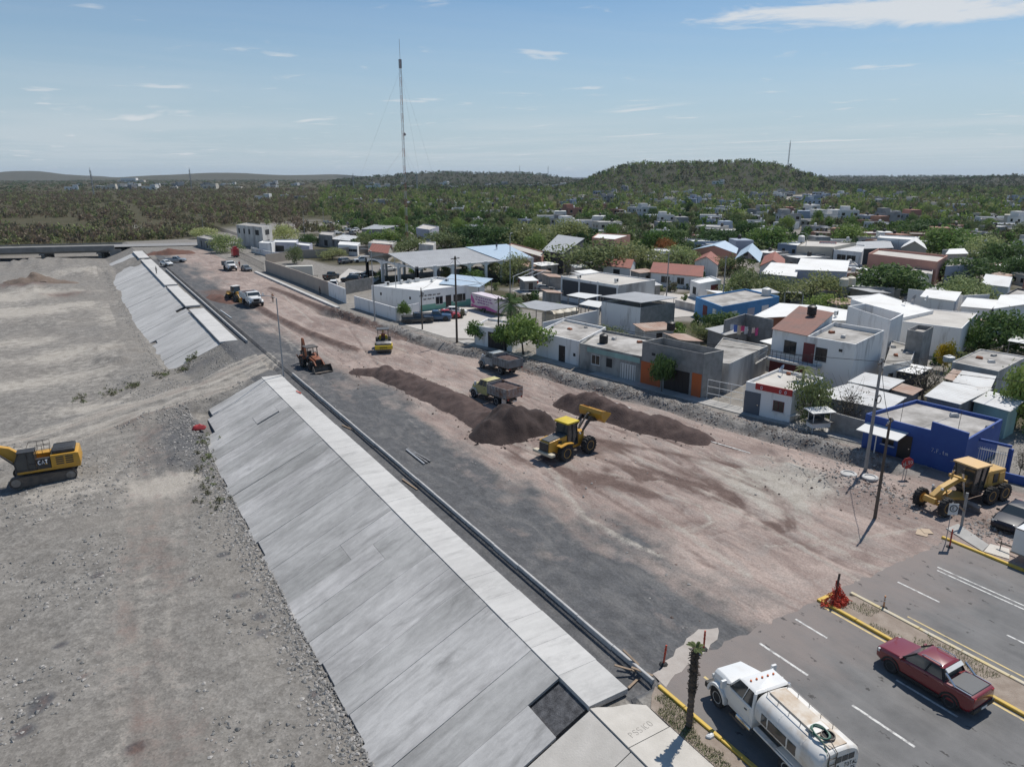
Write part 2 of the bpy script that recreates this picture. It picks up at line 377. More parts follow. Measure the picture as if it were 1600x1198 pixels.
e_ = xf-6.0+2.4*fbm(GY/9, GY*0, 21)
rub = sst(26, 30, GY)*(1-sst(125, 140, GY))*np.exp(-((GX-e_-1.2)/2.2)**2)
brown = brown+rub*.55*np.exp(-((GX-e_+.2)/.8)**2)
sand = np.zeros_like(GX)
near = (GX > 20) & (GX < 50) & (GY > 20) & (GY < 170); nxr, nyr = GX[near], GY[near]; tb = np.zeros(nxr.shape); ts = np.zeros(nxr.shape)
ARCS = [[(905,705),(1000,742),(1090,752),(1150,778),(1160,810),(1120,835),(1060,830)],[(980,760),(1050,775),(1110,800),(1090,830),(1020,820)],[(1160,730),(1220,742),(1262,775),(1268,805)],[(1140,736),(1200,750),(1240,782),(1245,815)],[(1120,742),(1178,760),(1215,790),(1220,826)],[(860,720),(930,760),(1010,800),(1080,850),(1150,900)],[(1100,700),(1180,760),(1280,830),(1420,880)],[(1080,715),(1150,770),(1250,845),(1380,900)],[(880,735),(900,790),(960,830),(1050,870)],[(1020,690),(1120,745),(1200,810),(1300,860)],[(935,690),(1010,720),(1075,745)],[(930,735),(985,750),(1040,748)],[(830,690),(870,725),(900,770)],[(1180,850),(1260,850),(1350,835),(1430,820)]]
for k, A_ in enumerate(ARCS):
    L0 = [G2(a, b) for a, b in A_]; L0 = [L0[0]]+[((p[0]+q[0])/2, (p[1]+q[1])/2) for p, q in zip(L0[:-1], L0[1:])]+[L0[-1]]
    for off in (-.95, -.6, .6, .95):
        L1 = [(x+off*.75, y-off*.65) for x, y in L0]; d_ = np.exp(-(polyd(nxr, nyr, L1)/random.uniform(.13, .26))**2)*random.uniform(.45, .95)
        if (k+(off > 0)) % 2: tb = np.maximum(tb, d_)
        else: ts = np.maximum(ts, d_)
for k in range(64):
    x0 = random.uniform(23, 47); y0 = random.uniform(20, 120); L_ = random.uniform(12, 45); dx = random.gauss(0, 1.6); cv = random.gauss(0, 1.0)
    if k % 6 == 0: cv = random.gauss(0, 5); L_ *= .5
    for off in (0, 1.9):
        pts = [(x0+off+dx*t_+cv*t_*t_, y0+L_*t_) for t_ in (0, .25, .5, .75, 1)]; d_ = np.exp(-(polyd(nxr, nyr, pts)/random.uniform(.14, .3))**2)*random.uniform(.3, .8)
        if k % 2: tb = np.maximum(tb, d_)
        else: ts = np.maximum(ts, d_)
brown[near] += tb*.62*road[near]*(.35+.65*pink[near]); sand[near] += ts*.7*road[near]
for px, py, rx, ry, a in [(1230,760,4,3,.9),(1210,740,3,4,.7),(40,465,16,5,1.0),(20,490,14,5,.9),(90,478,12,3,.6),(280,752,2.4,1.6,.9),(245,765,2.4,2,.6),(40,600,10,3,.5),(100,770,6,2,.5),(60,560,12,4,.55),(140,645,6,2.5,.5),(20,535,10,5,.5),(150,500,8,6,.35),(120,430,12,10,.45)]:
    c = g(px, py, 0 if px > 400 else BED); sand = sand+a*(.55+.9*vn(GX/2.5, GY/3, 38))*np.exp(-((GX-c.x)/rx)**2-((GY-c.y)/ry)**2)
lft = (GX < 21) & (GX > -80) & (GY > 12) & (GY < 135); lx, ly = GX[lft], GY[lft]; tsl = np.zeros(lx.shape); tbl = np.zeros(lx.shape)
def shifted(L, off, jit):
    out = []
    for i, (ax, ay) in enumerate(L):
        b0, b1 = L[max(i-1, 0)], L[min(i+1, len(L)-1)]; dx, dy = b1[0]-b0[0], b1[1]-b0[1]; n_ = math.hypot(dx, dy); out.append((ax-dy/n_*off+random.gauss(0, jit), ay+dx/n_*off+random.gauss(0, jit)))
    return out
for L, wd, n_, k_ in ((RAMP, 3.4, 26, 1.0), (TRK2, 2.2, 10, .7), (TRK3, 3.2, 20, .45), ([(-40,92),(-14,84),(2,80)], 2.5, 8, .5), ([(-12,60),(-3,66),(3,76),(12,88)], 2.2, 12, .6)):
    for i in range(n_):
        d_ = np.exp(-(polyd(lx, ly, shifted(L, random.uniform(-wd, wd), .5))/random.uniform(.18, .5))**2)*random.uniform(.25, .75)*k_
        if i % 5 < 3: tsl = np.maximum(tsl, d_)
        else: tbl = np.maximum(tbl, d_)
sand[lft] += tsl*.8; brown[lft] += tbl*.5
tr = np.exp(-(polyd(GX, GY, RAMP)/3.4)**2); trk = np.exp(-(polyd(GX, GY, TRK3)/2.8)**2)
sand = sand+.28*tr+.12*trk; brown = brown+.42*trk*vn(GX/1.4, GY/4, 48)
for px, py in MOUNDS and [(60,447),(20,447),(100,458)]:
    c = g(px, py, BED+.8); brown = brown+.75*np.exp(-((GX-c.x)/5)**2-((GY-c.y)/4)**2)
spots = np.zeros_like(GX)
for px, py, r_ in [(375,933,.55),(405,965,.5),(65,1093,.8),(60,1108,.6),(348,868,.45),(490,1085,.5),(40,1140,.7),(95,1010,.5),(300,905,.4),(210,1170,.6),(150,900,.5),(410,990,.35),(130,1060,.35)]:
    c = g(px, py, BED); q_ = np.exp(-((GX-c.x)/(r_*.75))**2-((GY-c.y)/(r_*.6))**2)*(.5+vn(GX/.5, GY/.5, 58)); spots = spots+1.5*q_; brown = brown+.45*q_
dk = np.interp(GX, [-30, 2, 6, 9], [0, .1, .35, .5])*(GX < 9.2)*(GY < 90)*sst(.35, .65, vn(GX/3, GY/5, 52)+.1)   # coarse dark gravel by the slope foot
bank_g = np.exp(-((GX-7.0)/3.2)**2-((GY-77)/7.0)**2)*.75+.5*np.exp(-((GX-12)/4.5)**2-((GY-104)/3.5)**2)+.35*np.exp(-((GX-2.0)/4)**2-((GY-70)/6)**2)
dark_gravel = np.clip(dark_gravel+dk*.6+spots+bank_g*(1-np.exp(-(polyd(GX, GY, RAMP)/3.2)**2))*(.6+.8*vn(GX/1.5, GY/1.5, 59)), 0, 1); sand = sand+.34*sst(88, 110, GY)*(1-sst(240, 280, GY))*(GX < 5)*sst(.3, .75, vn(GX/9, GY/14, 37))
veg = sst(296, 312, GY)*(GX < 70)+sst(330, 480, Dd)*1.0*(GX >= 30)*(1-(GY < 300)*(GX < 110))
veg = veg+.8*((GX > xf+12) & (Dd < 700))*sst(.42, .62, vn(GX/11, GY/11, 55))
veg = np.clip(veg-.9*np.exp(-(polyd(GX, GY, [G2(222,352),G2(212,325),G2(180,310)])/5)**2), 0, 1)
c = g(415,345); veg = np.clip(veg-.9*np.exp(-(polyd(GX, GY, [G2(380,362),G2(470,352),G2(620,352),G2(700,362)])/26)**2), 0, 1)
GZ[near] += (-.09*tb+.03*ts)*road[near]; GZ += .16*fbm(GX/.9, GY/.9, 33, 3)*np.clip(brown, 0, 1)*road+.05*fbm(GX/.5, GY/.5, 34, 2)*pink
# new road cut on the hill flank
cut = [far(1235,760), far(1262,900), far(1300,960), far(1340,960)]
cm = np.exp(-(polyd(GX, GY, [(p.x, p.y) for p in cut])/20)**2); veg = np.clip(veg-1.6*cm, 0, 1); sand = sand+cm
cut2 = [far(1535,1500), far(1570,1700), far(1610,1850)]
veg = np.clip(veg-1.0*np.exp(-(polyd(GX, GY, [(p.x, p.y) for p in cut2])/13)**2), 0, 1)
town = ((GX > xf-2.2)*1.0)*(1-veg)
for px, py, r in [(1010,470,14),(1060,455,16),(1100,462,12),(690,510,7),(730,500,8),(560,430,16),(860,432,9)]:
    c = g(px, py); town = town+.6*np.exp(-((GX-c.x)/r)**2-((GY-c.y)/r)**2)
gravel_m = np.stack([pink, brown, dark_gravel, sand], -1).reshape(-1, 4)
veg_m = np.stack([veg, town, rub, sst(800, 1050, Dd)*(GX > .33*GY)*1.0], -1).reshape(-1, 4)
# ground shader
m = bpy.data.materials.new('earth'); m.use_nodes = True; t = m.node_tree; bs = t.nodes['Principled BSDF']; bs.inputs['Roughness'].default_value = .95; bs.inputs['Specular IOR Level'].default_value = .15
geo = nd(t, 'ShaderNodeNewGeometry')
def tn(scale, detail, stretch=(1,1,1), rough=.6, dist=0):
    mp = nd(t, 'ShaderNodeMapping'); mp.inputs['Scale'].default_value = stretch; lk(t, geo.outputs['Position'], mp.inputs[0])
    n = nd(t, 'ShaderNodeTexNoise', Scale=scale, Detail=detail, Roughness=rough, Distortion=dist); lk(t, mp.outputs[0], n.inputs['Vector']); return n.outputs['Fac']
def mr(v, a, b, c=0, d=1, clamp=True):
    r = nd(t, 'ShaderNodeMapRange', _clamp=clamp); lk(t, v, r.inputs[0])
    for i, x in enumerate((a, b, c, d)): r.inputs[i+1].default_value = x
    return r.outputs[0]
def mixc(f, a, b, op='MIX'):
    x = nd(t, 'ShaderNodeMix', _data_type='RGBA', _blend_type=op)
    for s_, v in ((0, f), (6, a), (7, b)):
        if isinstance(v, (int, float)): x.inputs[s_].default_value = v
        elif isinstance(v, tuple): x.inputs[s_].default_value = (*v, 1)
        else: lk(t, v, x.inputs[s_])
    return x.outputs[2]
A1 = nd(t, 'ShaderNodeVertexColor', _layer_name='soil'); A2 = nd(t, 'ShaderNodeVertexColor', _layer_name='cover')
s1 = nd(t, 'ShaderNodeSeparateColor'); lk(t, A1.outputs[0], s1.inputs[0]); s2 = nd(t, 'ShaderNodeSeparateColor'); lk(t, A2.outputs[0], s2.inputs[0])
fine = tn(9, 8, rough=.75); mid = tn(.9, 7, rough=.65); big = tn(.11, 5); strk = tn(1.0, 6, (1.1, .07, 1)); strk2 = tn(3.2, 5, (1, .06, 1), .65)
def edge(sock, amt=.55):      # ragged edge: mask broken up by the mid and fine grain
    a = mth(t, 'ADD', sock, mth(t, 'MULTIPLY', mth(t, 'SUBTRACT', mid, .5), amt)); a = mth(t, 'ADD', a, mth(t, 'MULTIPLY', mth(t, 'SUBTRACT', fine, .5), amt*.6))
    return mr(a, .22, .78)
peb = nd(t, 'ShaderNodeTexVoronoi', Scale=4.5); lk(t, geo.outputs['Position'], peb.inputs['Vector'])
peb2 = nd(t, 'ShaderNodeTexVoronoi', Scale=11); lk(t, geo.outputs['Position'], peb2.inputs['Vector'])
bed = mixc(mr(mid, .3, .7), (.142, .133, .121), (.272, .257, .234)); bed = mixc(1.0, bed, mixc(0, mr(peb.outputs['Color'], 0, 1, .78, 1.25), (1., 1., 1.)), 'MULTIPLY'); bed = mixc(mr(tn(2.6, 8, (1, 1, 1), .8), .60, .72, 0, .55), bed, (.40, .388, .366))
bed = mixc(mr(big, .35, .65), bed, mixc(.5, bed, (.225, .205, .18)))
pat = tn(.22, 7, (1, .45, 1), .62, 1.2); pat2 = tn(.5, 6, (1, .35, 1), .65, 2.0); swl = tn(.8, 5, (1, .16, 1), .6, 1.5)
pk = mixc(mr(pat, .36, .64), (.225, .172, .151), (.395, .318, .278)); pk = mixc(mth(t, 'MULTIPLY', mr(pat2, .48, .66), .6), pk, (.29, .262, .24))
pk = mixc(mth(t, 'MULTIPLY', mr(swl, .50, .66), .45), pk, (.165, .122, .108)); pk = mixc(mth(t, 'MULTIPLY', mr(strk2, .55, .7), .22), pk, (.37, .318, .284))
dg = mixc(mr(mid, .25, .75), (.070, .071, .074), (.135, .136, .139)); dg = mixc(mth(t, 'MULTIPLY', mr(pat2, .47, .66), .55), dg, (.18, .174, .168)); dg = mixc(mth(t, 'MULTIPLY', mr(strk, .54, .68), .3), dg, (.05, .05, .052))
br = mixc(mr(mid, .3, .7), (.10, .070, .061), (.17, .124, .107))
sd = mixc(mr(mid, .3, .7), (.31, .28, .24), (.42, .39, .345))
vg = mixc(mr(mid, .3, .7), (.045, .045, .023), (.095, .085, .050)); vg = mixc(mr(big, .5, .75), vg, (.105, .088, .057))
vg = mixc(A2.outputs[1], vg, mixc(mr(mid, .3, .7), (.030, .034, .020), (.058, .056, .036)))
tw = mixc(mr(mid, .3, .7), (.17, .158, .14), (.30, .28, .255))
rb = mixc(mr(mid, .35, .65), (.11, .10, .092), (.30, .285, .265))
col = mixc(edge(s2.outputs[1]), bed, tw)
col = mixc(edge(s1.outputs[2]), col, dg); pe = mth(t, 'ADD', s1.outputs[0], mth(t, 'MULTIPLY', mth(t, 'SUBTRACT', mid, .5), 1.1)); col = mixc(mr(pe, .18, .82), col, pk)
col = mixc(edge(A1.outputs[1], 1.1), col, sd); col = mixc(edge(s2.outputs[2]), col, rb)
col = mixc(edge(s1.outputs[1], 1.35), col, br); col = mixc(edge(s2.outputs[0]), col, vg)
gr = mth(t, 'ADD', mr(peb2.outputs['Color'], .0, 1.0, .84, 1.16), mr(fine, .3, .7, -.16, .16))
col = mixc(1.0, col, mixc(0, gr, gr), 'MULTIPLY')
lk(t, col, bs.inputs['Base Color'])
hgtn = mth(t, 'ADD', mth(t, 'MULTIPLY', peb.outputs['Distance'], .9), mth(t, 'ADD', mth(t, 'MULTIPLY', fine, .6), mth(t, 'MULTIPLY', mid, .8)))
bmp = nd(t, 'ShaderNodeBump', Strength=.32, Distance=.10); lk(t, hgtn, bmp.inputs['Height']); lk(t, bmp.outputs[0], bs.inputs['Normal'])
MATS['earth'] = m
GO = rawmesh('ground', np.stack([GX, GY, GZ], -1).reshape(-1, 3), FQ, 'earth', smooth=True); GO['kind'] = 'structure'
for nm, arr in (('soil', gravel_m), ('cover', veg_m)):
    a = GO.data.color_attributes.new(nm, 'FLOAT_COLOR', 'POINT'); a.data.foreach_set('color', np.clip(arr, 0, 1).astype(np.float32).ravel())
# ============================================================ FAR ROAD, BRIDGE ROAD AND ASPHALT
mat('asphalt', (.125, .123, .121), .9, (.175, .172, .168), .5, .35, 30)
def asphalt_detail():
    t = MATS['asphalt'].node_tree; b = t.nodes['Principled BSDF']; src = b.inputs['Base Color'].links[0].from_socket
    geo = nd(t, 'ShaderNodeNewGeometry')
    def tn2(sc, st, det=6):
        mp = nd(t, 'ShaderNodeMapping'); mp.inputs['Scale'].default_value = st; lk(t, geo.outputs['Position'], mp.inputs[0])
        n = nd(t, 'ShaderNodeTexNoise', Scale=sc, Detail=det, Roughness=.65); lk(t, mp.outputs[0], n.inputs['Vector']); return n.outputs['Fac']
    def mp_(v, a, b_, c=0, d=1):
        r = nd(t, 'ShaderNodeMapRange'); lk(t, v, r.inputs[0])
        for i, x in enumerate((a, b_, c, d)): r.inputs[i+1].default_value = x
        return r.outputs[0]
    def mx(f, a, c):
        x = nd(t, 'ShaderNodeMix', _data_type='RGBA'); lk(t, f, x.inputs[0]); lk(t, a, x.inputs[6]); x.inputs[7].default_value = (*c, 1); return x.outputs[2]
    c1_ = mx(mp_(tn2(1, (.8, .1, 1)), .5, .72, 0, .55), src, (.235, .226, .217))          # worn wheel paths
    sp = nd(t, 'ShaderNodeSeparateXYZ'); lk(t, geo.outputs['Position'], sp.inputs[0])
    dirt = mp_(mth(t, 'ADD', mp_(sp.outputs[1], 13.0, 21.2, -.25, 1.0), mth(t, 'MULTIPLY', mth(t, 'SUBTRACT', tn2(.5, (1, .5, 1)), .5), 1.6)), .15, .95)
    c2_ = mx(mth(t, 'MULTIPLY', dirt, .92), c1_, (.225, .192, .174))                       # soil dragged on to the end of the asphalt
    st = mp_(tn2(1.7, (1, .6, 1), 4), .635, .67, 0, .8); c3_ = mx(st, c2_, (.042, .038, .036))   # oil spots
    lk(t, c3_, b.inputs['Base Color'])
asphalt_detail()
mb = MB()
poly = [(20.75, -30), (46.72, -30), (46.72, 21.5)]+[(46.6-i*.37, 21.15+.25*float(fbm(np.array(i*.35), np.array(0.0), 66))+.14*random.uniform(-1, 1)) for i in range(1, 69)]+[(20.75, 20.7)]
ys_ = [-30, 0, 8, 12, 15, 18, 20.3]
o = mb.slab(poly, -.05, .012).build('asphalt_road', 'asphalt'); tag(o, kind='structure')
mat('white_paint', (.62, .61, .58), .7, (.26, .25, .24), 3.0, lo=.46, hi=.64); mat('yellow_line', (.62, .47, .20), .7, (.33, .28, .2), 2.0, lo=.48, hi=.7)
def mark(name, x, y0, y1, w, m_='white_paint'):
    o = MB().box(x-w/2, x+w/2, y0, y1, .013, .017).build(name, m_); tag(o, kind='structure')
for y in (17.36, 12.1, 6.9, 1.5): mark('lane_marking', 27.35, y, y+2.9, .14)
for y in (18.7, 13.0, 7.0): mark('lane_marking', 30.7, y-(0 if y > 18 else .9), y+1.95, .12)
mark('edge_line', 33.0, -20, 20.5, .13, 'yellow_line'); mark('edge_line', 23.0, -20, 19.9, .13, 'yellow_line')
for y in (17.45, 11.5, 5.5): mark('lane_marking', 39.03, y, y+2.45, .12)
mark('lane_marking', 42.35, -10, 19.4, .11); mark('lane_marking', 42.75, -10, 19.6, .11); mark('edge_line', 36.15, -20, 17.6, .1, 'yellow_line')
# pale concrete apron where the new kerb meets the asphalt
mat('pale_screed', (.44, .40, .36), .9, (.36, .32, .285), 1.2, .3, 14)
o = MB().slab([(20.9,20.3),(21.4,20.55),(21.9,20.75),(22.3,20.72),(22.9,20.95),(23.3,20.9),(23.9,21.15),(24.6,21.2),(25.1,21.5),(25.7,21.6),(26.3,22.05),(26.5,22.3),(26.0,22.45),(25.5,22.75),(25.0,22.6),(24.4,22.5),(23.9,22.2),(23.3,22.15),(22.8,21.8),(22.2,21.75),(21.7,21.4),(21,21.35)], .0, .022).build('concrete_apron', 'pale_screed'); tag(o, kind='structure')

# ============================================================ EMBANKMENTS
def slabmat(name, dk, lt, var):
    """cast concrete: broad damp and dry areas running across the joints, trowel streaks down each strip, fine grain"""
    m = mat(name, dk, .88, None, var=var, bump=.12, bscale=9); t = m.node_tree; b = t.nodes['Principled BSDF']; hs = [n for n in t.nodes if n.type == 'HUE_SAT'][0]; geo = nd(t, 'ShaderNodeNewGeometry'); oi = [n for n in t.nodes if n.type == 'OBJECT_INFO'][0]
    def no(sc, st, det=6, rough=.6, per=0):
        mp = nd(t, 'ShaderNodeMapping'); mp.inputs['Scale'].default_value = st; src = geo.outputs['Position']
        if per:
            ad = nd(t, 'ShaderNodeVectorMath', _operation='ADD'); sc_ = nd(t, 'ShaderNodeVectorMath', _operation='SCALE'); lk(t, oi.outputs['Location'], sc_.inputs[0]); sc_.inputs['Scale'].default_value = per; lk(t, src, ad.inputs[0]); lk(t, sc_.outputs[0], ad.inputs[1]); src = ad.outputs[0]
        lk(t, src, mp.inputs[0]); n = nd(t, 'ShaderNodeTexNoise', Scale=sc, Detail=det, Roughness=rough, Distortion=.6); lk(t, mp.outputs[0], n.inputs['Vector']); return n.outputs['Fac']
    def mp_(v, a, b_, c=0, d=1):
        r = nd(t, 'ShaderNodeMapRange'); lk(t, v, r.inputs[0])
        for i, x in enumerate((a, b_, c, d)): r.inputs[i+1].default_value = x
        return r.outputs[0]
    f = mth(t, 'ADD', mth(t, 'MULTIPLY', mp_(no(.11, (1, 1, 0)), .32, .68), .45), mth(t, 'ADD', mth(t, 'MULTIPLY', mp_(no(1.0, (.22, 1.3, 0), 7, .65, 3.7), .3, .7), .38), mth(t, 'MULTIPLY', mp_(no(2.2, (.6, 1, 0), 8, .75), .3, .7), .3)))
    mx = nd(t, 'ShaderNodeMix', _data_type='RGBA'); lk(t, mp_(f, .28, .86), mx.inputs[0]); mx.inputs[6].default_value = (*dk, 1); mx.inputs[7].default_value = (*lt, 1)
    st = nd(t, 'ShaderNodeMix', _data_type='RGBA'); lk(t, mp_(no(.45, (.5, 1.6, 0), 8, .7, 1.3), .53, .70, 0, .62), st.inputs[0]); lk(t, mx.outputs[2], st.inputs[6]); st.inputs[7].default_value = tuple(v*.62 for v in dk)+(1,)
    lk(t, st.outputs[2], hs.inputs['Color'])
slabmat('cast_grey', (.295, .288, .276), (.535, .523, .502), .15); slabmat('cast_pale', (.44, .43, .41), (.575, .562, .535), .03); slabmat('cast_light', (.38, .372, .358), (.53, .52, .50), .08)
mat('old_concrete', (.50, .467, .415), .9, (.59, .552, .495), .9, .2, 12, var=.03)
mat('kerb_grey', (.48, .47, .455), .85, (.36, .355, .345), 1.6, .2, 12)
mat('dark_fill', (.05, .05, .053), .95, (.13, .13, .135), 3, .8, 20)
ZF = lambda x: np.interp(x, [8.2, 8.6, 17.0], [BED-.05, BED, .0])
def slope_slab(par, x0, x1, y0, y1, dz=0.0, matn='cast_grey', name='slab'):
    """one cast strip lying on the bank, 0.14 m thick"""
    z0, z1 = float(ZF(x0))+dz, float(ZF(x1))+dz; mb = MB()
    ym, xm = (y0+y1)/2, (x0+x1)/2; zm = (z0+z1)/2
    mb.hexa([(x0-xm,y0-ym,z0-.16-zm),(x1-xm,y0-ym,z1-.16-zm),(x1-xm,y1-ym,z1-.16-zm),(x0-xm,y1-ym,z0-.16-zm),(x0-xm,y0-ym,z0-zm),(x1-xm,y0-ym,z1-zm),(x1-xm,y1-ym,z1-zm),(x0-xm,y1-ym,z0-zm)])
    return mb.build(name, matn, par, (xm, ym, zm), bevel=.006, seg=1)
def crest_slab(par, x0, x1, y0, y1, z=.05, matn='cast_pale', name='crest_slab'):
    return MB().box(-(x1-x0)/2, (x1-x0)/2, -(y1-y0)/2, (y1-y0)/2, -.3, 0).build(name, matn, par, ((x0+x1)/2, (y0+y1)/2, z), bevel=.006, seg=1)
E1 = empty('embankment', (0,0,0), 0, 'grey concrete slope paving with pale crest strip beside the new kerb and excavator', 'embankment')
pitch = 2.35; y = 21.15; k = 0; J = .008
while y < 85:
    y1 = min(y+pitch*(1+.06*math.sin(k*2.1)), 85.3)
    if y1 > 84.2: y1 = 85.3
    foot = 8.55+.35*random.random()-.1
    if y > 76: foot = 10.1 if y < 80.5 else 10.7
    dz = random.uniform(-.012, .012)
    if k == 0:   # strip with an open gap by the crest
        slope_slab(E1, foot, 15.2, y+J, y1-J, dz)
    elif k in (9,):   # strip cast in two pours
        slope_slab(E1, foot, 13.0, y+J, y1-J, dz); slope_slab(E1, 13.02, 16.98, y+J, y1-J, dz-.02)
    elif k in (8,):
        slope_slab(E1, foot, 14.6, y+J, y1-J, dz); slope_slab(E1, 14.62, 16.98, y+J, y1-J, dz-.02)
    elif k in (22,):
        slope_slab(E1, foot, 13.6, y+J, y1-J, dz); slope_slab(E1, 13.62, 15.9, y+J+.3, y1-J, dz+.02); slope_slab(E1, 15.92, 16.98, y+J, y1-J, dz)
    else: slope_slab(E1, foot, 16.98, y+J, y1-J, dz)
    y = y1; k += 1
y = 21.15; k = 0
while y < 85.5:
    y1 = min(y+(2.45 if y < 33 else 6.2), 85.7)
    crest_slab(E1, 17.0, 19.28+.04*math.sin(k), y+.005, y1-.005, .05+.003*math.sin(k*3)); y = y1; k += 1
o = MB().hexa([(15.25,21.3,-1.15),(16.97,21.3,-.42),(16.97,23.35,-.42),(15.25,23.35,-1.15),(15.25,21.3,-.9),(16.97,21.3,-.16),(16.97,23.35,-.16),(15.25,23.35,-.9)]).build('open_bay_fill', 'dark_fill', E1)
# older paving towards the camera
E0 = empty('old_embankment', (0,0,0), 0, 'older beige concrete slope and walkway with scrawled black writing by the grass strip', 'embankment')
ys0 = [21.05, 18.2, 14.9, 11.5, 8, 4, 0, -6, -12]
for a, b in zip(ys0[:-1], ys0[1:]):
    slope_slab(E0, 8.5, 16.95, b+.02, a-.02, -.03, 'old_concrete')
ws = [20.75, 18.35, 15.6, 12.6, 9.5, 6, 2, -3, -9]
for k, (a, b) in enumerate(zip(ws[:-1], ws[1:])):
    if k == 0:
        o = MB().slab([(16.98,18.37),(19.25,18.37),(19.3,19.9),(18.7,20.35),(17.9,20.6),(17.3,20.95),(16.98,21.05)], -.3, .03).build('walk_slab', 'old_concrete', E0)
    else: crest_slab(E0, 16.98, 19.3, b+.012, a-.012, .03+.004*k % 3*.01, 'old_concrete', 'walk_slab')
# writing scratched/painted on the walkway: strokes as thin raised paint
mat('black_paint', (.03, .03, .032), .7); mat('graffiti_white', (.75, .76, .8), .7); mat('graffiti_grey', (.16, .15, .145), .8)
def strokes(par, name, lines, z, m_, w=.03, n=3):
    mb = MB()
    for L in lines: mb.tube([(x, y, z) for x, y in L], w, n)
    o = mb.build(name, m_, par); o.scale = (1, 1, 1); return o
def arc(cx, cy, rx, ry, a0, a1, n=14): return [(cx+rx*math.cos(R(a0+(a1-a0)*i/n)), cy+ry*math.sin(R(a0+(a1-a0)*i/n))) for i in range(n+1)]
LET = {'L': [[(0,1),(0,0),(.6,0)]], 'A': [[(0,0),(.3,1),(.6,0)],[(.12,.4),(.48,.4)]], 'T': [[(0,1),(.6,1)],[(.3,1),(.3,0)]], 'O': [arc(.3,.5,.3,.5,0,360,12)],
 'C': [arc(.35,.5,.32,.5,50,310,10)], 'S': [arc(.3,.75,.28,.25,20,250,8)+arc(.3,.25,.28,.25,110,-160,8)], 'P': [[(0,0),(0,1)],arc(.05,.75,.45,.25,90,-90,8)], 'R': [[(0,0),(0,1)],arc(.05,.75,.45,.25,90,-90,8),[(.15,.5),(.55,0)]],
 'E': [[(.55,1),(0,1),(0,0),(.55,0)],[(0,.5),(.45,.5)]], 'X': [[(0,0),(.6,1)],[(0,1),(.6,0)]], 'I': [[(.3,0),(.3,1)]], 'M': [[(0,0),(0,1),(.35,.4),(.7,1),(.7,0)]], 'D': [[(0,0),(0,1)],arc(0,.5,.55,.5,90,-90,8)], 'K': [[(0,0),(0,1)],[(.55,1),(0,.45),(.55,0)]],
 '7': [[(0,1),(.55,1),(.15,0)]], 'F': [[(.55,1),(0,1),(0,0)],[(0,.5),(.4,.5)]], 'G': [arc(.35,.5,.32,.5,50,330,10)+[(.35,.4)]], '4': [[(.45,0),(.45,1),(0,.35),(.6,.35)]], '0': [arc(.3,.5,.27,.5,0,360,12)], '6': [arc(.3,.3,.27,.3,0,360,10),arc(.5,.45,.47,.55,100,180,6)],
 '1': [[(.15,.8),(.3,1),(.3,0)]], '.': [arc(.1,.05,.05,.05,0,360,5)], 'Y': [[(0,1),(.3,.5),(.6,1)],[(.3,.5),(.3,0)]], 'H': [[(0,0),(0,1)],[(.55,0),(.55,1)],[(0,.5),(.55,.5)]], 'Z': [[(0,1),(.55,1),(0,0),(.55,0)]], 'U': [[(0,1),(0,.2),(.15,0),(.45,0),(.55,.2),(.55,1)]], 'N': [[(0,0),(0,1),(.55,0),(.55,1)]], 'B': [[(0,0),(0,1)],arc(0,.75,.45,.25,90,-90,6),arc(0,.25,.5,.25,90,-90,6)], '5': [[(.5,1),(.05,1),(0,.55)]+arc(.25,.3,.28,.3,110,-160,8)], 'V': [[(0,1),(.3,0),(.6,1)]], 'l': [[(.2,1),(.2,0)]], ' ': [], '-': [[(.1,.5),(.5,.5)]],
 'a': [arc(.28,.3,.22,.28,0,360,8),[(.5,.6),(.5,0)]], 't': [[(.3,.95),(.3,.1),(.5,0)],[(.1,.6),(.5,.6)]], 'm': [[(0,0),(0,.6)],arc(.15,.4,.15,.2,180,0,5)+[(.3,0)],arc(.45,.4,.15,.2,180,0,5)+[(.6,0)]]}
def text_lines(s, size, adv=.8):
    out = []; x = 0
    for ch in s:
        for L in LET.get(ch, []): out.append([((x+px*.9)*size, py*size) for px, py in L])
        x += adv if ch not in 'Il.' else .5
    return out, x*size
def put_text(par, name, s, size, M4, m_, w=None, n=3):
    """letters as thin strokes on a plane; M4 maps text x,y to the surface"""
    Ls, tot = text_lines(s, size); mb = MB()
    for L in Ls: mb.tube([M4 @ Vector((x-tot/2, y, 0)) for x, y in L], w or size*.07, n)
    return mb.build(name, m_, par)
def plane_to(o, ux, uy):
    o, ux, uy = Vector(o), Vector(ux).normalized(), Vector(uy).normalized(); uz = ux.cross(uy)
    return Matrix(((ux.x,uy.x,uz.x,o.x),(ux.y,uy.y,uz.y,o.y),(ux.z,uy.z,uz.z,o.z),(0,0,0,1)))
put_text(E0, 'scrawled_letters', 'PSSICO', .30, plane_to((18.15,18.75,.033), (1,.08,0), (-.1,1,0)), 'graffiti_grey', .008)
sc = [arc(16.4,15.6,.55,.42,20,330,16), arc(16.9,15.3,.6,.5,60,300,16), arc(17.2,15.8,.35,.5,-40,200,12), arc(16.6,15.2,.35,.3,0,300,12)]
strokes(E0, 'scrawled_drawing', [[(x+.6, y-.9) for x, y in L] for L in sc], .035, 'black_paint', .018)
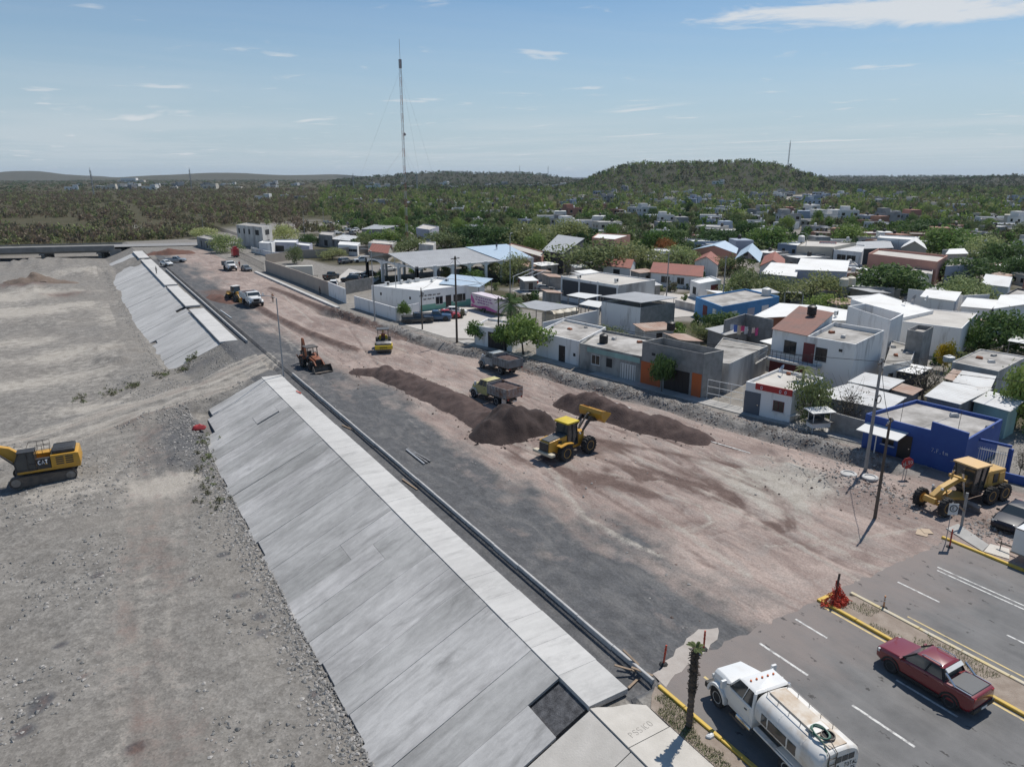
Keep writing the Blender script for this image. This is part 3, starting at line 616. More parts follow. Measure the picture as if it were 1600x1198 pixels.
# far embankment
E2 = empty('far_embankment', (0,0,0), 0, 'second pale concrete slope paving between the dirt ramp and the bridge', 'embankment')
y = 108.3; k = 0
while y < 259:
    y1 = min(y+2.45, 259); foot = 8.5+np.interp(y, [108, 145, 225, 259], [0, -.7, -1.2, -.4])+.2*random.random(); dz = random.uniform(-.02, .02)
    if 233 < y < 236: y = y1; k += 1; continue
    top_ = 16.0 if not (141 < y < 144 or 168 < y < 171) else 15.2
    if 141 < y < 144: slope_slab(E2, foot, 14.6, y+J, y1-J, dz, 'cast_light')
    elif 126 < y < 129: slope_slab(E2, foot+1.3, 16.2, y+J, y1-J, dz, 'cast_light')
    else: slope_slab(E2, foot, 16.2, y+J, y1-J, dz, 'cast_light')
    y = y1; k += 1
for a, b, z, x0, x1 in [(108.3,121,.05,16.25,18.7),(121,139,.06,16.25,18.75),(143,150,.05,16.25,18.8),(150,160,.05,16.25,18.6),(160,172,.04,16.25,18.5),(174,190,.06,16.1,18.7),(190,212,.08,16.1,18.7),(212,232,.07,16.1,18.8),(236,259,.14,16.0,18.8)]:
    crest_slab(E2, x0, x1, a+.02, b-.02, z)
# ============================================================ KERBS, MEDIAN, VERGES
K1 = empty('road_kerb', (0,0,0), 0, 'long new grey concrete kerb along the gravel road edge of the near slope', 'kerb')
y = 20.9
while y < 85.2:
    y1 = min(y+3.05, 85.4); MB().hexa([(-.12,-(y1-y)/2+.008,-.45),(.12,-(y1-y)/2+.008,-.45),(.12,(y1-y)/2-.008,-.45),(-.12,(y1-y)/2-.008,-.45),(-.075,-(y1-y)/2+.008,.14),(.075,-(y1-y)/2+.008,.14),(.075,(y1-y)/2-.008,.14),(-.075,(y1-y)/2-.008,.14)]).build('kerb_segment', 'kerb_grey', K1, (20.66+random.uniform(-.015,.015), (y+y1)/2, random.uniform(-.01,.01)), bevel=.02, seg=1); y = y1
K2 = empty('road_kerb', (0,0,0), 0, 'grey concrete kerb along the road edge of the far slope', 'kerb')
y = 107
while y < 205:
    y1 = min(y+6.1, 205); MB().box(-.1, .1, -(y1-y)/2+.01, (y1-y)/2-.01, -.45, .14).build('kerb_segment', 'kerb_grey', K2, (19.75, (y+y1)/2, random.uniform(-.01,.01)), bevel=.02, seg=1); y = y1
mat('yellow_paint', (.60, .40, .06), .65, (.42, .31, .12), 1.6, .1, 10, lo=.5, hi=.75)
mat('pale_yellow', (.56, .44, .2), .7, (.5, .46, .38), 1.5, .1, 10)
def kerb_run(label, x, ya, yb, w=.2, m_='yellow_paint', seg=2.2, h=.15):
    K = empty('painted_kerb', (x, yb, 0), 0, label, 'kerb'); y = ya
    while y < yb-.05:
        y1 = min(y+seg, yb); MB().box(-w/2, w/2, y+.006-yb, y1-.006-yb, -.2, h+random.uniform(-.012,.012)).build('kerb_segment', m_, K, (random.uniform(-.012,.012), 0, 0), bevel=.025, seg=1); y = y1
    return K
kerb_run('yellow painted kerb between the tanker lane and the palm tree verge', 20.62, -12, 20.5)
kerb_run('yellow painted median kerb beside the red pickup', 33.32, -12, 20.9, .22)
kerb_run('worn pale yellow median kerb beside the orange marker post', 35.5, -12, 20.6, .24, 'pale_yellow')
kerb_run('yellow painted kerb in front of the white box trailer', 46.75, -12, 21.5, .22)
MB().box(33.2, 34.6, 20.9, 21.15, -.2, .14).build('x', 'yellow_paint').name = 'kerb_end'
tag(bpy.data.objects['kerb_end'], 'short yellow kerb across the median tip under the orange netting', 'kerb')
mat('verge_soil', (.24, .19, .15), .95, (.33, .275, .225), 1.3, .6, 16)
o = MB().slab([(33.42,-12),(35.38,-12),(35.38,20.2),(34.6,20.85),(33.42,20.85)], -.1, .09).build('median_soil', 'verge_soil'); tag(o, kind='structure')
o = MB().slab([(19.32,-12),(20.5,-12),(20.5,20.6),(19.9,20.2),(19.32,19.6)], -.2, .05).build('verge_soil', 'verge_soil'); tag(o, kind='structure')
mat('grass', (.11, .17, .04), .9, (.19, .21, .08), .8)
def blades(name, pts, hmin, hmax, w, label):
    P = np.array(pts); n = len(P); a = rng.random(n)*6.28; h = hmin+(hmax-hmin)*rng.random(n); ln = rng.normal(0, .5, (n, 2))
    V = np.zeros((n, 3, 3)); V[:, 0, :] = P; V[:, 1, :] = P; V[:, 2, :] = P
    V[:, 0, 0] -= np.cos(a)*w; V[:, 0, 1] -= np.sin(a)*w; V[:, 1, 0] += np.cos(a)*w; V[:, 1, 1] += np.sin(a)*w
    V[:, 2, 2] += h; V[:, 2, 0] += ln[:, 0]*h; V[:, 2, 1] += ln[:, 1]*h
    o = rawmesh(name, V.reshape(-1, 3), np.arange(n*3).reshape(n, 3), 'grass'); return tag(o, label, 'grass', kind='stuff')
pts = []
while len(pts) < 5200:
    x, y = random.uniform(19.35, 20.5), random.uniform(5, 20)
    if vn(x/1.1, y/1.4, 61)+.25*vn(x/.3, y/.3, 62) > .66-.1*(14.5 < y < 18.8): pts.append((x, y, .05))
while len(pts) < 6800:
    x, y = random.uniform(33.45, 35.35), random.uniform(6, 20.7)
    if vn(x/.7, y/1.2, 63)+.25*vn(x/.3, y/.3, 64)+.12*(y > 18.6) > .80: pts.append((x, y, .09))
blades('grass', pts, .05, .16, .012, 'short green grass growing on the verge and median soil')
# sidewalk in front of the houses
mat('sidewalk', (.33, .32, .30), .9, (.42, .405, .38), .7, .2, 9, var=.04)
SW = empty('sidewalk', (0,0,0), 0, 'worn concrete pavement strip along the house fronts', 'pavement'); tag(SW, kind='structure')
y = 27.5; 
while y < 90:
    y1 = y+3.0; a, b = float(XF(y)), float(XF(y1)); w0 = 1.9
    if not (66 < y < 68): MB().slab([(a-w0,y+.015),(a+.1,y+.015),(b+.1,y1-.015),(b-w0,y1-.015)], -.3, .10+random.uniform(-.02,.02)).build('paving_slab', 'sidewalk', SW)
    y = y1
y = 126
while y < 184:
    y1 = y+4; a, b = float(XF(y)), float(XF(y1)); MB().slab([(a-3.0,y+.02),(a-2.3,y+.02),(b-2.3,y1-.02),(b-3.0,y1-.02)], -.2, .28).build('kerb_segment', 'cast_pale', SW); y = y1
o = MB().slab([tuple(g(1478,826)[:2]),tuple(g(1535,862)[:2]),tuple(g(1545,852)[:2]),tuple(g(1497,819)[:2])], -.1, .06).build('paving_slab', 'sidewalk', SW)
o = MB().slab([tuple(g(1537,862)[:2]),tuple(g(1577,874)[:2]),tuple(g(1577,858)[:2]),tuple(g(1547,850)[:2])], -.1, .05).build('paving_slab', 'old_concrete', SW)
# parking forecourt of the clinic, plaza and yard slabs
mat('forecourt', (.50, .47, .43), .9, (.44, .41, .37), .3, .1, 9)
FC = [('clinic_forecourt', [(625,506),(640,498),(668,484),(735,480),(800,498),(800,507),(745,530),(700,528)]), ('plaza', [(1000,482),(1100,452),(1160,446),(1120,500)]), ('plaza', [(1005,500),(1040,458),(1080,462),(1110,492)]), ('yard_slab', [(520,440),(545,420),(600,432),(570,450)]), ('parking_slab', [(800,455),(860,432),(905,430),(905,455),(840,465)])]
for nm, q in FC:
    o = MB().slab([tuple(g(*p)[:2]) for p in q], -.1, .05+.004*FC.index((nm, q))).build(nm, 'forecourt'); tag(o, kind='structure')
# ============================================================ BRIDGE
BR = empty('bridge', (0,0,0), 0, 'low grey concrete road bridge crossing the dry riverbed', 'bridge')
mat('bridge_concrete', (.27, .26, .245), .9, (.19, .185, .175), .4, .2, 6); mat('rail_yellow', (.45, .38, .18), .7); mat('bridge_road', (.28, .275, .265), .9, (.22, .215, .21), .4)
bd = Vector((56.0, -16.4, 0)).normalized(); bn = Vector((-bd.y, bd.x, 0)); b0 = Vector((9.0, 277.5, 0))
def BP(u, v, z): p = b0+bd*u+bn*v; return (p.x, p.y, z)
def bbox(nm, u0, u1, v0, v1, z0, z1, m_): return MB().hexa([BP(u0,v0,z0),BP(u1,v0,z0),BP(u1,v1,z0),BP(u0,v1,z0),BP(u0,v0,z1),BP(u1,v0,z1),BP(u1,v1,z1),BP(u0,v1,z1)]).build(nm, m_, BR)
bbox('deck', -90, 3, 0, 11, -.5, .25, 'bridge_road')
for v in (-.35, 11.05): bbox('parapet', -90, 3, v, v+.3, -.9, .75, 'bridge_concrete')
for v in (.6, 3, 5.5, 8, 10.2): bbox('girder', -90, 3, v, v+.5, -1.5, -.52, 'bridge_concrete')
for u in (-2, -19, -36, -53, -70, -87):
    for v in (.8, 5, 9.2): bbox('pier', u-.5, u+.5, v, v+1.1, -5, -1.52, 'bridge_concrete')
    bbox('pier_cap', u-.75, u+.75, -.2, 11.2, -1.95, -1.53, 'bridge_concrete')
bbox('abutment', 1.5, 5, -.8, 11.8, -5, -.52, 'bridge_concrete')
for v in (-.2, 11.2): 
    for z in (1.0, 1.3): bbox('rail', -90, 3, v-.03, v+.03, z, z+.06, 'rail_yellow')
o = MB().add([BP(3,.0,.25),BP(26,-.2,.22),BP(70,-.6,.12),BP(240,0,.1),BP(240,10,.1),BP(70,10,.12),BP(26,11,.22),BP(3,11,.25)], [(0,1,6,7),(1,2,5,6),(2,3,4,5)]).build('bridge_approach_road', 'bridge_road'); tag(o, kind='structure')
mat('culvert_dark', (.03,.03,.03), .9)

# ============================================================ VEHICLES  (local axes: +x forward, +y left, z up)
mat('tyre', (.025, .025, .026), .9, (.10, .09, .08), 2.5, .2, 20, lo=.5, hi=.8); mat('rim_grey', (.32, .32, .33), .5, (.18, .16, .15), 4, lo=.4, hi=.7); mat('rim_yellow', (.52, .30, .05), .6, (.25, .17, .09), 3, lo=.45, hi=.7); mat('rim_white', (.62, .61, .58), .6, (.4, .36, .31), 3)
mat('machine_yellow', (.55, .29, .03), .5, (.40, .24, .07), 1.3, lo=.5, hi=.8, coat=.15); mat('grader_yellow', (.56, .33, .08), .55, (.42, .27, .11), 1.2, lo=.5, hi=.8)
mat('cab_tan', (.66, .42, .17), .6, (.6, .4, .2), 1); mat('roller_yellow', (.62, .46, .02), .5, (.45, .34, .06), 1.3, lo=.5, hi=.8)
mat('machine_black', (.022, .022, .024), .55, (.05, .047, .044), 2); mat('steel_dark', (.07, .066, .063), .6, (.15, .125, .105), 2.0, metal=.2); mat('steel_worn', (.30, .29, .28), .45, (.17, .155, .14), 1.5, metal=.4)
mat('glass', (.035, .045, .05), .08, spec=.8); mat('hydraulic', (.5, .5, .5), .25, metal=.9)
mat('white_car', (.74, .74, .72), .4, (.66, .64, .60), 1.2, coat=.4, lo=.5, hi=.8); mat('tank_white', (.70, .68, .64), .55, (.46, .36, .25), 1.1, lo=.50, hi=.78); mat('red_car', (.19, .012, .016), .35, coat=.9); mat('bright_red', (.42, .015, .02), .35, coat=.8)
mat('black_car', (.012, .013, .015), .3, coat=.8); mat('navy_car', (.012, .015, .028), .45, coat=.15, spec=.3); mat('blue_car', (.03, .08, .16), .4, coat=.5); mat('grey_car', (.12, .125, .13), .35, coat=.6); mat('silver_car', (.38, .39, .4), .35, coat=.6, metal=.3)
mat('trim_black', (.02, .02, .02), .6); mat('lamp_clear', (.6, .6, .58), .15, coat=.6); mat('lamp_red', (.35, .01, .01), .2, coat=.6); mat('lamp_amber', (.7, .16, .03), .3); mat('chrome', (.62, .62, .63), .18, metal=.9); mat('cover_grey', (.085, .088, .092), .6)
mat('orange_paint', (.27, .075, .026), .65, (.13, .06, .035), 1.8, lo=.40, hi=.65); mat('old_yellow_cab', (.52, .45, .16), .6, (.42, .38, .2), 1.2); mat('cream_fender', (.55, .53, .46), .6)
mat('bed_wood', (.34, .32, .30), .85, (.24, .13, .08), 1.6, .3, 9, lo=.48, hi=.68); mat('bed_rust', (.27, .13, .075), .85, (.42, .40, .37), 2.4, .2, 9); mat('bed_grey', (.22, .24, .25), .7, (.15, .15, .15), 1.5, .15, 8); mat('grey_cab', (.27, .31, .33), .55, (.2, .21, .21), 1.4)
mat('load_soil', (.07, .045, .04), 1, (.12, .08, .07), 2, 1.0, 8); mat('hose_green', (.04, .13, .09), .5); mat('interior', (.03, .03, .03), .8)
def wheel(par, x, y, r, w, rim='rim_grey', lug=False, hubr=.58):
    mb = MB(); hw = w/2; n = 20
    mb.lathe([(r*.55,-hw*.8),(r*.80,-hw),(r*.95,-hw*.92),(r,-hw*.6),(r,hw*.6),(r*.95,hw*.92),(r*.80,hw),(r*.55,hw*.8)], (0,0,0), 'y', n)
    if lug:
        for k in range(18):
            a = 2*math.pi*k/18; c, s = math.cos(a), math.sin(a)
            for sg in (-1, 1): mb.bar((r*1.0*c, sg*hw*.12, r*1.0*s), (r*1.01*math.cos(a+.13), sg*hw*.93, r*1.01*math.sin(a+.13)), r*.11, r*.09)
    o = mb.build('wheel', 'tyre', par, (x, y, r), smooth=True)
    sg = 1 if y > 0 else -1; q = MB()
    q.lathe([(r*hubr,-hw*.82),(r*hubr,hw*.86),(r*hubr*.9,hw*.86),(r*hubr*.78,hw*.5),(r*.22,hw*.45),(r*.2,hw*.75),(r*.02,hw*.75)] if sg > 0 else [(r*.02,-hw*.75),(r*.2,-hw*.75),(r*.22,-hw*.45),(r*hubr*.78,-hw*.5),(r*hubr*.9,-hw*.86),(r*hubr,-hw*.86),(r*hubr,hw*.82)], (0,0,0), 'y', 16)
    q.build('rim', rim, o, smooth=True); return o
def ring8(x, zb, zt, wb, wm, wt, zl, zs): return [(x,-wb,zb),(x,wb,zb),(x,wm,zl),(x,wm,zs),(x,wt,zt),(x,-wt,zt),(x,-wm,zs),(x,-wm,zl)]
def greenhouse(par, b0, b1, t0, t1, wb, wt, zb, zt, paint, rails=False, pillar=None):
    """b0,b1: front/rear x at the belt; t0,t1 at the roof; glass body with a painted roof and pillars"""
    gl = MB().loft([[(b1,-wb,zb),(b0,-wb,zb),(b0,wb,zb),(b1,wb,zb)],[(t1,-wt,zt),(t0,-wt,zt),(t0,wt,zt),(t1,wt,zt)]]).build('window_glass', 'glass', par)
    rf = MB().loft([[(t1-.05,-wt-.02,zt-.01),(t0+.03,-wt-.02,zt-.01),(t0+.03,wt+.02,zt-.01),(t1-.05,wt+.02,zt-.01)],[(t1+.08,-wt+.1,zt+.06),(t0-.14,-wt+.1,zt+.05),(t0-.14,wt-.1,zt+.05),(t1+.08,wt-.1,zt+.06)]]).build('roof', paint, par, bevel=.02, smooth=True)
    for s in (-1, 1):
        xm = (b0+b1)/2-.1
        for a_, b_, w_, h_ in (((b0,s*wb,zb),(t0,s*wt,zt),.07,None),((b1,s*wb,zb),(t1,s*wt,zt),.1,None),((xm,s*(wb+.004),zb),((t0+t1)/2-.08,s*(wt+.004),zt),.09,.03)): MB().bar(a_, b_, w_, h_).build('pillar', pillar or paint, par)
    if rails:
        m2 = MB()
        for s in (-1, 1): m2.tube([(t0-.2,s*(wt-.06),zt+.05),(t0-.3,s*(wt-.06),zt+.11),(t1+.2,s*(wt-.06),zt+.11),(t1+.1,s*(wt-.06),zt+.05)], .022, 6)
        m2.build('roof_rail', 'chrome', par)
    return gl
def mirrors(par, x, y, z, m_='trim_black'):
    for s in (-1, 1): MB().box(-.05,.05,-.1,.1,-.07,.07).build('mirror', m_, par, (x, s*y, z), bevel=.02)
def lamps(par, xf, xr, y, zf, zr, w=.32):
    for s in (-1, 1):
        MB().box(-.06,.05,-w/2,w/2,-.08,.08).build('headlight', 'lamp_clear', par, (xf, s*y, zf), bevel=.02)
        MB().box(-.04,.05,-.09,.09,-.17,.17).build('tail_light', 'lamp_red', par, (xr, s*(y+.02), zr), bevel=.02)
def car(name, label, loc, heading, paint, kind='sedan', L=4.4, Wd=1.78, group=None, cat='car', s=1.0):
    c = empty(name, loc, heading, label, cat, group); hw = Wd/2
    if kind == 'sedan': st = [(.5*L,.38,.62,.55,.62),(.47*L,.25,.78,.85,.78),(.3*L,.2,.92,1,.86),(.16*L,.2,.97,1,.88),(-.28*L,.2,1.0,1,.88),(-.44*L,.22,.98,.98,.84),(-.49*L,.3,.85,.86,.74),(-.5*L,.42,.7,.7,.62)]
    elif kind == 'suv': st = [(.5*L,.42,.7,.6,.66),(.47*L,.3,.95,.9,.82),(.25*L,.25,1.05,1,.88),(-.4*L,.25,1.1,1,.9),(-.48*L,.3,1.06,.96,.86),(-.5*L,.45,.9,.84,.76)]
    else: st = [(.5*L,.45,.75,.6,.66),(.475*L,.33,1.0,.9,.8),(.36*L,.3,1.08,1,.85),(.18*L,.28,1.12,1,.9),(-.12*L,.28,1.15,1,.92),(-.48*L,.32,1.15,1,.92),(-.5*L,.45,1.12,.96,.9)]
    rings = [ring8(x, zb, zt, hw*.86*m_, hw*m_, hw*wt, zb+.12, zt-.16) for x, zb, zt, m_, wt in st]
    MB().loft(rings[::-1]).build('body', paint, c, bevel=.03, smooth=True)
    if kind == 'sedan': greenhouse(c, .2*L,-.38*L,.06*L,-.22*L,hw*.84,hw*.66,.95,1.4,paint); bx, bz = .3*L, .95
    elif kind == 'suv': greenhouse(c, .2*L,-.47*L,.07*L,-.42*L,hw*.88,hw*.74,1.05,1.62,paint, rails=True)
    else:
        greenhouse(c, .19*L,-.13*L,.07*L,-.1*L,hw*.88,hw*.74,1.1,1.68,paint)
        MB().box(-.46*L,-.15*L,-hw*.78,hw*.78,1.10,1.162).build('bed_floor', 'interior', c)
        m2 = MB()
        for a in ((-.49*L,-.13*L,hw*.82,hw*.94),(-.49*L,-.13*L,-hw*.94,-hw*.82)): m2.box(*a,1.1,1.22)
        m2.box(-.5*L,-.475*L,-hw*.82,hw*.82,1.0,1.22); m2.box(-.15*L,-.135*L,-hw*.82,hw*.82,1.1,1.22); m2.build('bed_rails', paint, c, bevel=.015)
    r = .33 if kind == 'sedan' else .38; wb = .305*L
    for x in (wb, -wb):
        for s_ in (-1, 1):
            wheel(c, x, s_*(hw-.1), r, .22); 
            MB().lathe([(r*1.22,-.03),(r*1.22,.03)], (0,0,0), 'y', 18).build('wheel_arch', 'trim_black', c, (x, s_*(hw-.012), r+.03))
    lamps(c, .47*L, -.492*L, hw*.68, .68 if kind == 'sedan' else .82, .8 if kind == 'sedan' else .92)
    mirrors(c, .17*L, hw+.05, 1.0 if kind == 'sedan' else 1.12)
    MB().box(.485*L,.51*L,-hw*.45,hw*.45,.35,.55).build('grille', 'trim_black', c, bevel=.02); MB().box(-.515*L,-.49*L,-hw*.8,hw*.8,.32,.5).build('bumper', 'trim_black', c, bevel=.03)
    MB().box(-.505*L-.012,-.5*L,-.2,.2,.6,.72).build('number_plate', 'white_car', c)
    c.scale = (s, s, s); return c
def hd(dx, dy): return math.atan2(dy, dx)
def red_pickup():
    c = empty('pickup_truck', (31.78, 14.0, .012), hd(.03, 1), 'dark red double cab pickup with grey bed cover parked by the median', 'pickup'); hw = .91
    st = [(2.32,.42,.70,.55,.6),(2.25,.34,.92,.86,.78),(1.95,.30,1.02,.97,.86),(1.0,.28,1.10,1,.90),(.2,.28,1.13,1,.92),(-1.0,.28,1.15,1,.93),(-2.15,.32,1.18,1,.93),(-2.33,.42,1.14,.95,.88),(-2.38,.55,1.0,.86,.8)]
    MB().loft([ring8(x, zb, zt, hw*.88*m_, hw*m_, hw*wt, zb+.14, zt-.17) for x, zb, zt, m_, wt in st][::-1]).build('body', 'red_car', c, bevel=.04, smooth=True, seg=3)
    greenhouse(c, 1.02,-1.02,.42,-.78,hw*.90,hw*.70,1.08,1.62,'red_car', True, 'trim_black')
    MB().loft([[(-2.22,-.74,1.14),(-1.12,-.74,1.14),(-1.12,.74,1.14),(-2.22,.74,1.14)],[(-2.18,-.68,1.215),(-1.14,-.68,1.215),(-1.14,.68,1.215),(-2.18,.68,1.215)]]).build('bed_cover', 'cover_grey', c, bevel=.01)
    m2 = MB()
    for s in (-1, 1): m2.bar((-1.0,s*.78,1.58),(-1.5,s*.8,1.18),.09,.05); m2.bar((-1.5,s*.8,1.2),(-2.2,s*.79,1.2),.05,.03)
    m2.build('sport_bar', 'chrome', c)
    MB().hexa([(-1.02,-.62,1.50),(-.86,-.62,1.60),(-.86,.62,1.60),(-1.02,.62,1.50),(-1.04,-.62,1.53),(-.88,-.62,1.66),(-.88,.62,1.66),(-1.04,.62,1.53)]).build('rear_spoiler', 'white_car', c)
    for x in (1.42, -1.42):
        for s in (-1, 1):
            wheel(c, x, s*(hw-.1), .35, .23, 'cover_grey', hubr=.66)
            arch = [(x+.47*math.cos(a), .37+.47*math.sin(a)) for a in np.linspace(0, math.pi, 12)]+[(x+.38*math.cos(a), .37+.38*math.sin(a)) for a in np.linspace(math.pi, 0, 12)]
            MB().prism(arch, s*(hw-.015), s*(hw+.025)).build('wheel_arch', 'trim_black', c)
    for s in (-1, 1): MB().box(-.98,1.0,s*hw-.035,s*hw+.035,.27,.42).build('side_sill', 'trim_black', c, bevel=.015)
    for s in (-1, 1):
        for x in (.62, -.25): MB().box(-.09,.09,-.02,.02,-.02,.02).build('door_handle', 'red_car', c, (x, s*(hw+.005), .98))
    lamps(c, 2.12, -2.33, .68, .84, .95, .4); mirrors(c, .95, .98, 1.14, 'red_car')
    MB().box(2.24,2.36,-.6,.6,.42,.72).build('grille', 'trim_black', c, bevel=.03); MB().box(-2.44,-2.28,-.84,.84,.36,.6).build('bumper', 'trim_black', c, bevel=.04)
    MB().box(-2.452,-2.44,-.22,.22,.42,.54).build('number_plate', 'white_car', c)
red_pickup()
def truck_cab(c, paint, x0, hoodl, w, roofz=2.35, fender=None, hood2=None, fw=.48, mir=True):
    """conventional cab: hood from x0 forward by hoodl, cab 1.5 m behind"""
    hw = w/2; cz = .75
    MB().loft([ring8(x, zb, zt, hw*.7*m_, hw*m_, hw*wt, zb+.1, zt-.14) for x, zb, zt, m_, wt in [(x0+hoodl,.95,1.42,.66,.52),(x0+hoodl-.12,.85,1.56,.76,.62),(x0+hoodl*.5,.8,1.68,.84,.70),(x0,.8,1.78,.96,.84)]][::-1]).build('hood', hood2 or paint, c, bevel=.03, smooth=True)
    MB().box(x0-1.55, x0+.02, -hw, hw, cz, 1.68).build('cab', paint, c, bevel=.06, smooth=True)
    greenhouse(c, x0+.08,x0-1.5,x0-.42,x0-1.42,hw*.96,hw*.84,1.66,roofz,paint)
    for s in (-1, 1):
        MB().prism([(x0+hoodl*.56+(fw+.16)*math.cos(a), .5+(fw+.2)*math.sin(a)) for a in np.linspace(math.pi*.98, .02, 10)]+[(x0+hoodl*.56+(fw+.02)*math.cos(a), .5+(fw+.05)*math.sin(a)) for a in np.linspace(.02, math.pi*.98, 10)], s*(hw-.34), s*(hw+.03)).build('fender', fender or paint, c, bevel=.02, smooth=True)
        MB().box(-.07,.05,-.16,.16,-.1,.1).build('headlight', 'lamp_clear', c, (x0+hoodl-.02, s*hw*.62, 1.12), bevel=.02)
        MB().box(x0-1.35,x0-.1,s*hw-.012,s*hw+.012,.98,1.6).build('door', paint, c); MB().box(x0-1.2,x0-1.05,s*(hw+.03)-.015,s*(hw+.03)+.015,1.4,1.44).build('door_handle', 'trim_black', c)
        if mir:
            a = MB().box(-.06,.06,-.13,.13,-.2,.2).build('mirror', 'white_car', c, (x0+.02, s*(hw+.32), 1.9), bevel=.03); MB().bar((0,-s*.1,0),(-.05,-s*.36,-.12),.035).build('mirror_arm', 'trim_black', a)
        MB().box(x0-1.2,x0-.2,s*hw-.18,s*hw+.05,.42,.52).build('step', 'steel_dark', c)
    MB().box(x0+hoodl-.02,x0+hoodl+.05,-hw*.42,hw*.42,.95,1.4).build('grille', 'trim_black', c, bevel=.02); MB().box(x0+hoodl+.02,x0+hoodl+.2,-hw,hw,.5,.78).build('bumper', 'trim_black', c, bevel=.05)
def chassis(c, x0, x1): 
    mb = MB()
    for s in (-1, 1): mb.box(x0, x1, s*.42-.06, s*.42+.06, .62, .85)
    for x in np.linspace(x0+.2, x1-.2, 5): mb.box(x-.06, x+.06, -.42, .42, .64, .8)
    mb.build('chassis', 'steel_dark', c)
def dual(c, x, w, r, rim):
    for s in (-1, 1): wheel(c, x, s*(w/2-.16), r, .30, rim); wheel(c, x, s*(w/2-.48), r, .28, rim)
    MB().tube([(x,-w/2+.2,r),(x,w/2-.2,r)], .12, 8).build('axle', 'steel_dark', c)
def tanker():
    c = empty('water_tanker_truck', (22.55, 15.55, .012), hd(.165, .985), 'white water tanker truck with a green hose coiled on its tank', 'tanker truck')
    w = 2.1; chassis(c, -3.3, 2.6); truck_cab(c, 'white_car', 1.72, 1.45, w, 2.35)
    for s in (-1, 1): wheel(c, 2.52, s*(w/2-.16), .48, .28, 'rim_white')
    dual(c, -1.9, w, .48, 'rim_white')
    x0, x1 = -3.35, .12; zc = 1.72; n = 28
    def el(x, k=1.0): 
        out = []
        for i in range(n):
            a = 2*math.pi*i/n; cs, sn = math.cos(a), math.sin(a); p = .72
            out.append((x, 1.05*k*math.copysign(abs(cs)**p, cs), zc+.74*k*math.copysign(abs(sn)**p, sn)))
        return out
    T = MB().loft([el(x0-.06,.9), el(x0,.97), el(x0+.06), el(-1.6), el(x1-.06), el(x1,.97), el(x1+.08,.88)]).build('tank', 'tank_white', c, smooth=True)
    for x in (-2.4, -1.1): MB().loft([el(x-.03,1.006), el(x+.03,1.006)]).build('tank_band', 'tank_white', T)
    mb = MB()
    mb.box(x0+.1, x1-.1, -.42, .42, zc+.725, zc+.765); mb.build('walkway', mat('walk_rust', (.62,.56,.48), .8, (.42,.29,.17), 1.6, lo=.4, hi=.75), T)
    m2 = MB()
    for s in (-1, 1):
        m2.tube([(x0+.9,s*.52,zc+.9),(x1-.1,s*.52,zc+.9)], .018, 6)
        for x in np.linspace(x0+.9, x1-.1, 5): m2.tube([(x,s*.52,zc+.70),(x,s*.52,zc+.9)], .014, 5)
    m2.build('walkway_rail', 'steel_worn', T)
    MB().lathe([(.27,0),(.27,.12),(.23,.12),(.23,.01)], (-2.75,.02,zc+.74), 'z', 18).build('manhole_rim', 'steel_dark', T); MB().lathe([(.225,0),(.225,.02)], (-2.75,.02,zc+.765), 'z', 18).build('manhole', 'interior', T)
    MB().box(-2.5,-2.05,-.3,.46,zc+.78,zc+.83).build('hatch_lid', 'tank_white', T)
    hp = []
    for i in range(64):
        a = i*.33; r_ = .34+.05*math.sin(i*.7); hp.append((-2.55+r_*math.cos(a), .22+r_*.9*math.sin(a), zc+.84+i*.0012))
    hp += [(-3.0,.5,zc+.82),(-3.35,.62,zc+.62),(-3.45,.6,zc+.1),(-3.47,.58,.95)]
    MB().tube(hp, .028, 6).build('hose', 'hose_green', T, smooth=True)
    # dark side panels and rear sticker
    for s in (-1, 1):
        for xa, xb in ((-.62,-.30),(-1.72,-.70),(-2.25,-1.8)): MB().box(xa,xb,s*1.042-.016,s*1.042+.016,zc-.26,zc+.2).build('side_panel', 'glass', T, bevel=.015)
        MB().box(x0+.1, x1-.1, s*.98-.1, s*.98+.13, .86, .96).build('side_shelf', 'tank_white', c, bevel=.02)
        MB().tube([(.2,s*.9,.62),(1.1,s*.9,.62)], .22, 14).build('fuel_tank', 'chrome', c, smooth=True)
        MB().box(-2.5,-1.3,s*.9-.16,s*.9+.16,1.0,1.05).build('mud_guard', 'tank_white', c)
    for k in range(3): MB().box(x0-.075,x0-.05,-.7+k*.32,-.42+k*.32,zc+.14,zc+.4).build('rear_panel', 'glass', T)
    put_text(T, 'tank_lettering', 'CAP. TOTAL', .17, plane_to((x0-.066,-.28,zc-.16), (0,-1,0), (0,0,1)), 'black_paint', .014)
    put_text(T, 'tank_lettering', '10 000 LTS.', .15, plane_to((x0-.066,-.28,zc-.40), (0,-1,0), (0,0,1)), 'black_paint', .013)
    m3 = MB()
    for y in (.25, .62): m3.tube([(x0-.1,y,.7),(x0-.1,y,zc+.7),(x0+.3,y,zc+.95)], .02, 6)
    for k in range(6): m3.tube([(x0-.1,.25,.8+k*.28),(x0-.1,.62,.8+k*.28)], .016, 5)
    m3.build('ladder', 'steel_dark', c)
    MB().box(x0-.25,x0+.05,-1.0,1.0,.55,.72).build('rear_bumper', mat('bumper_red', (.20,.03,.03), .6), c, bevel=.02)
    for s in (-1, 1): MB().box(-.03,.03,-.12,.12,-.06,.06).build('tail_light', 'lamp_red', c, (x0-.27, s*.8, .64))
    for k in range(5): MB().lathe([(.05,0),(.04,.05),(.01,.06)], (0,0,0), 'z', 8).build('roof_lamp', 'lamp_amber', c, (.95, -.6+k*.3, 2.42))
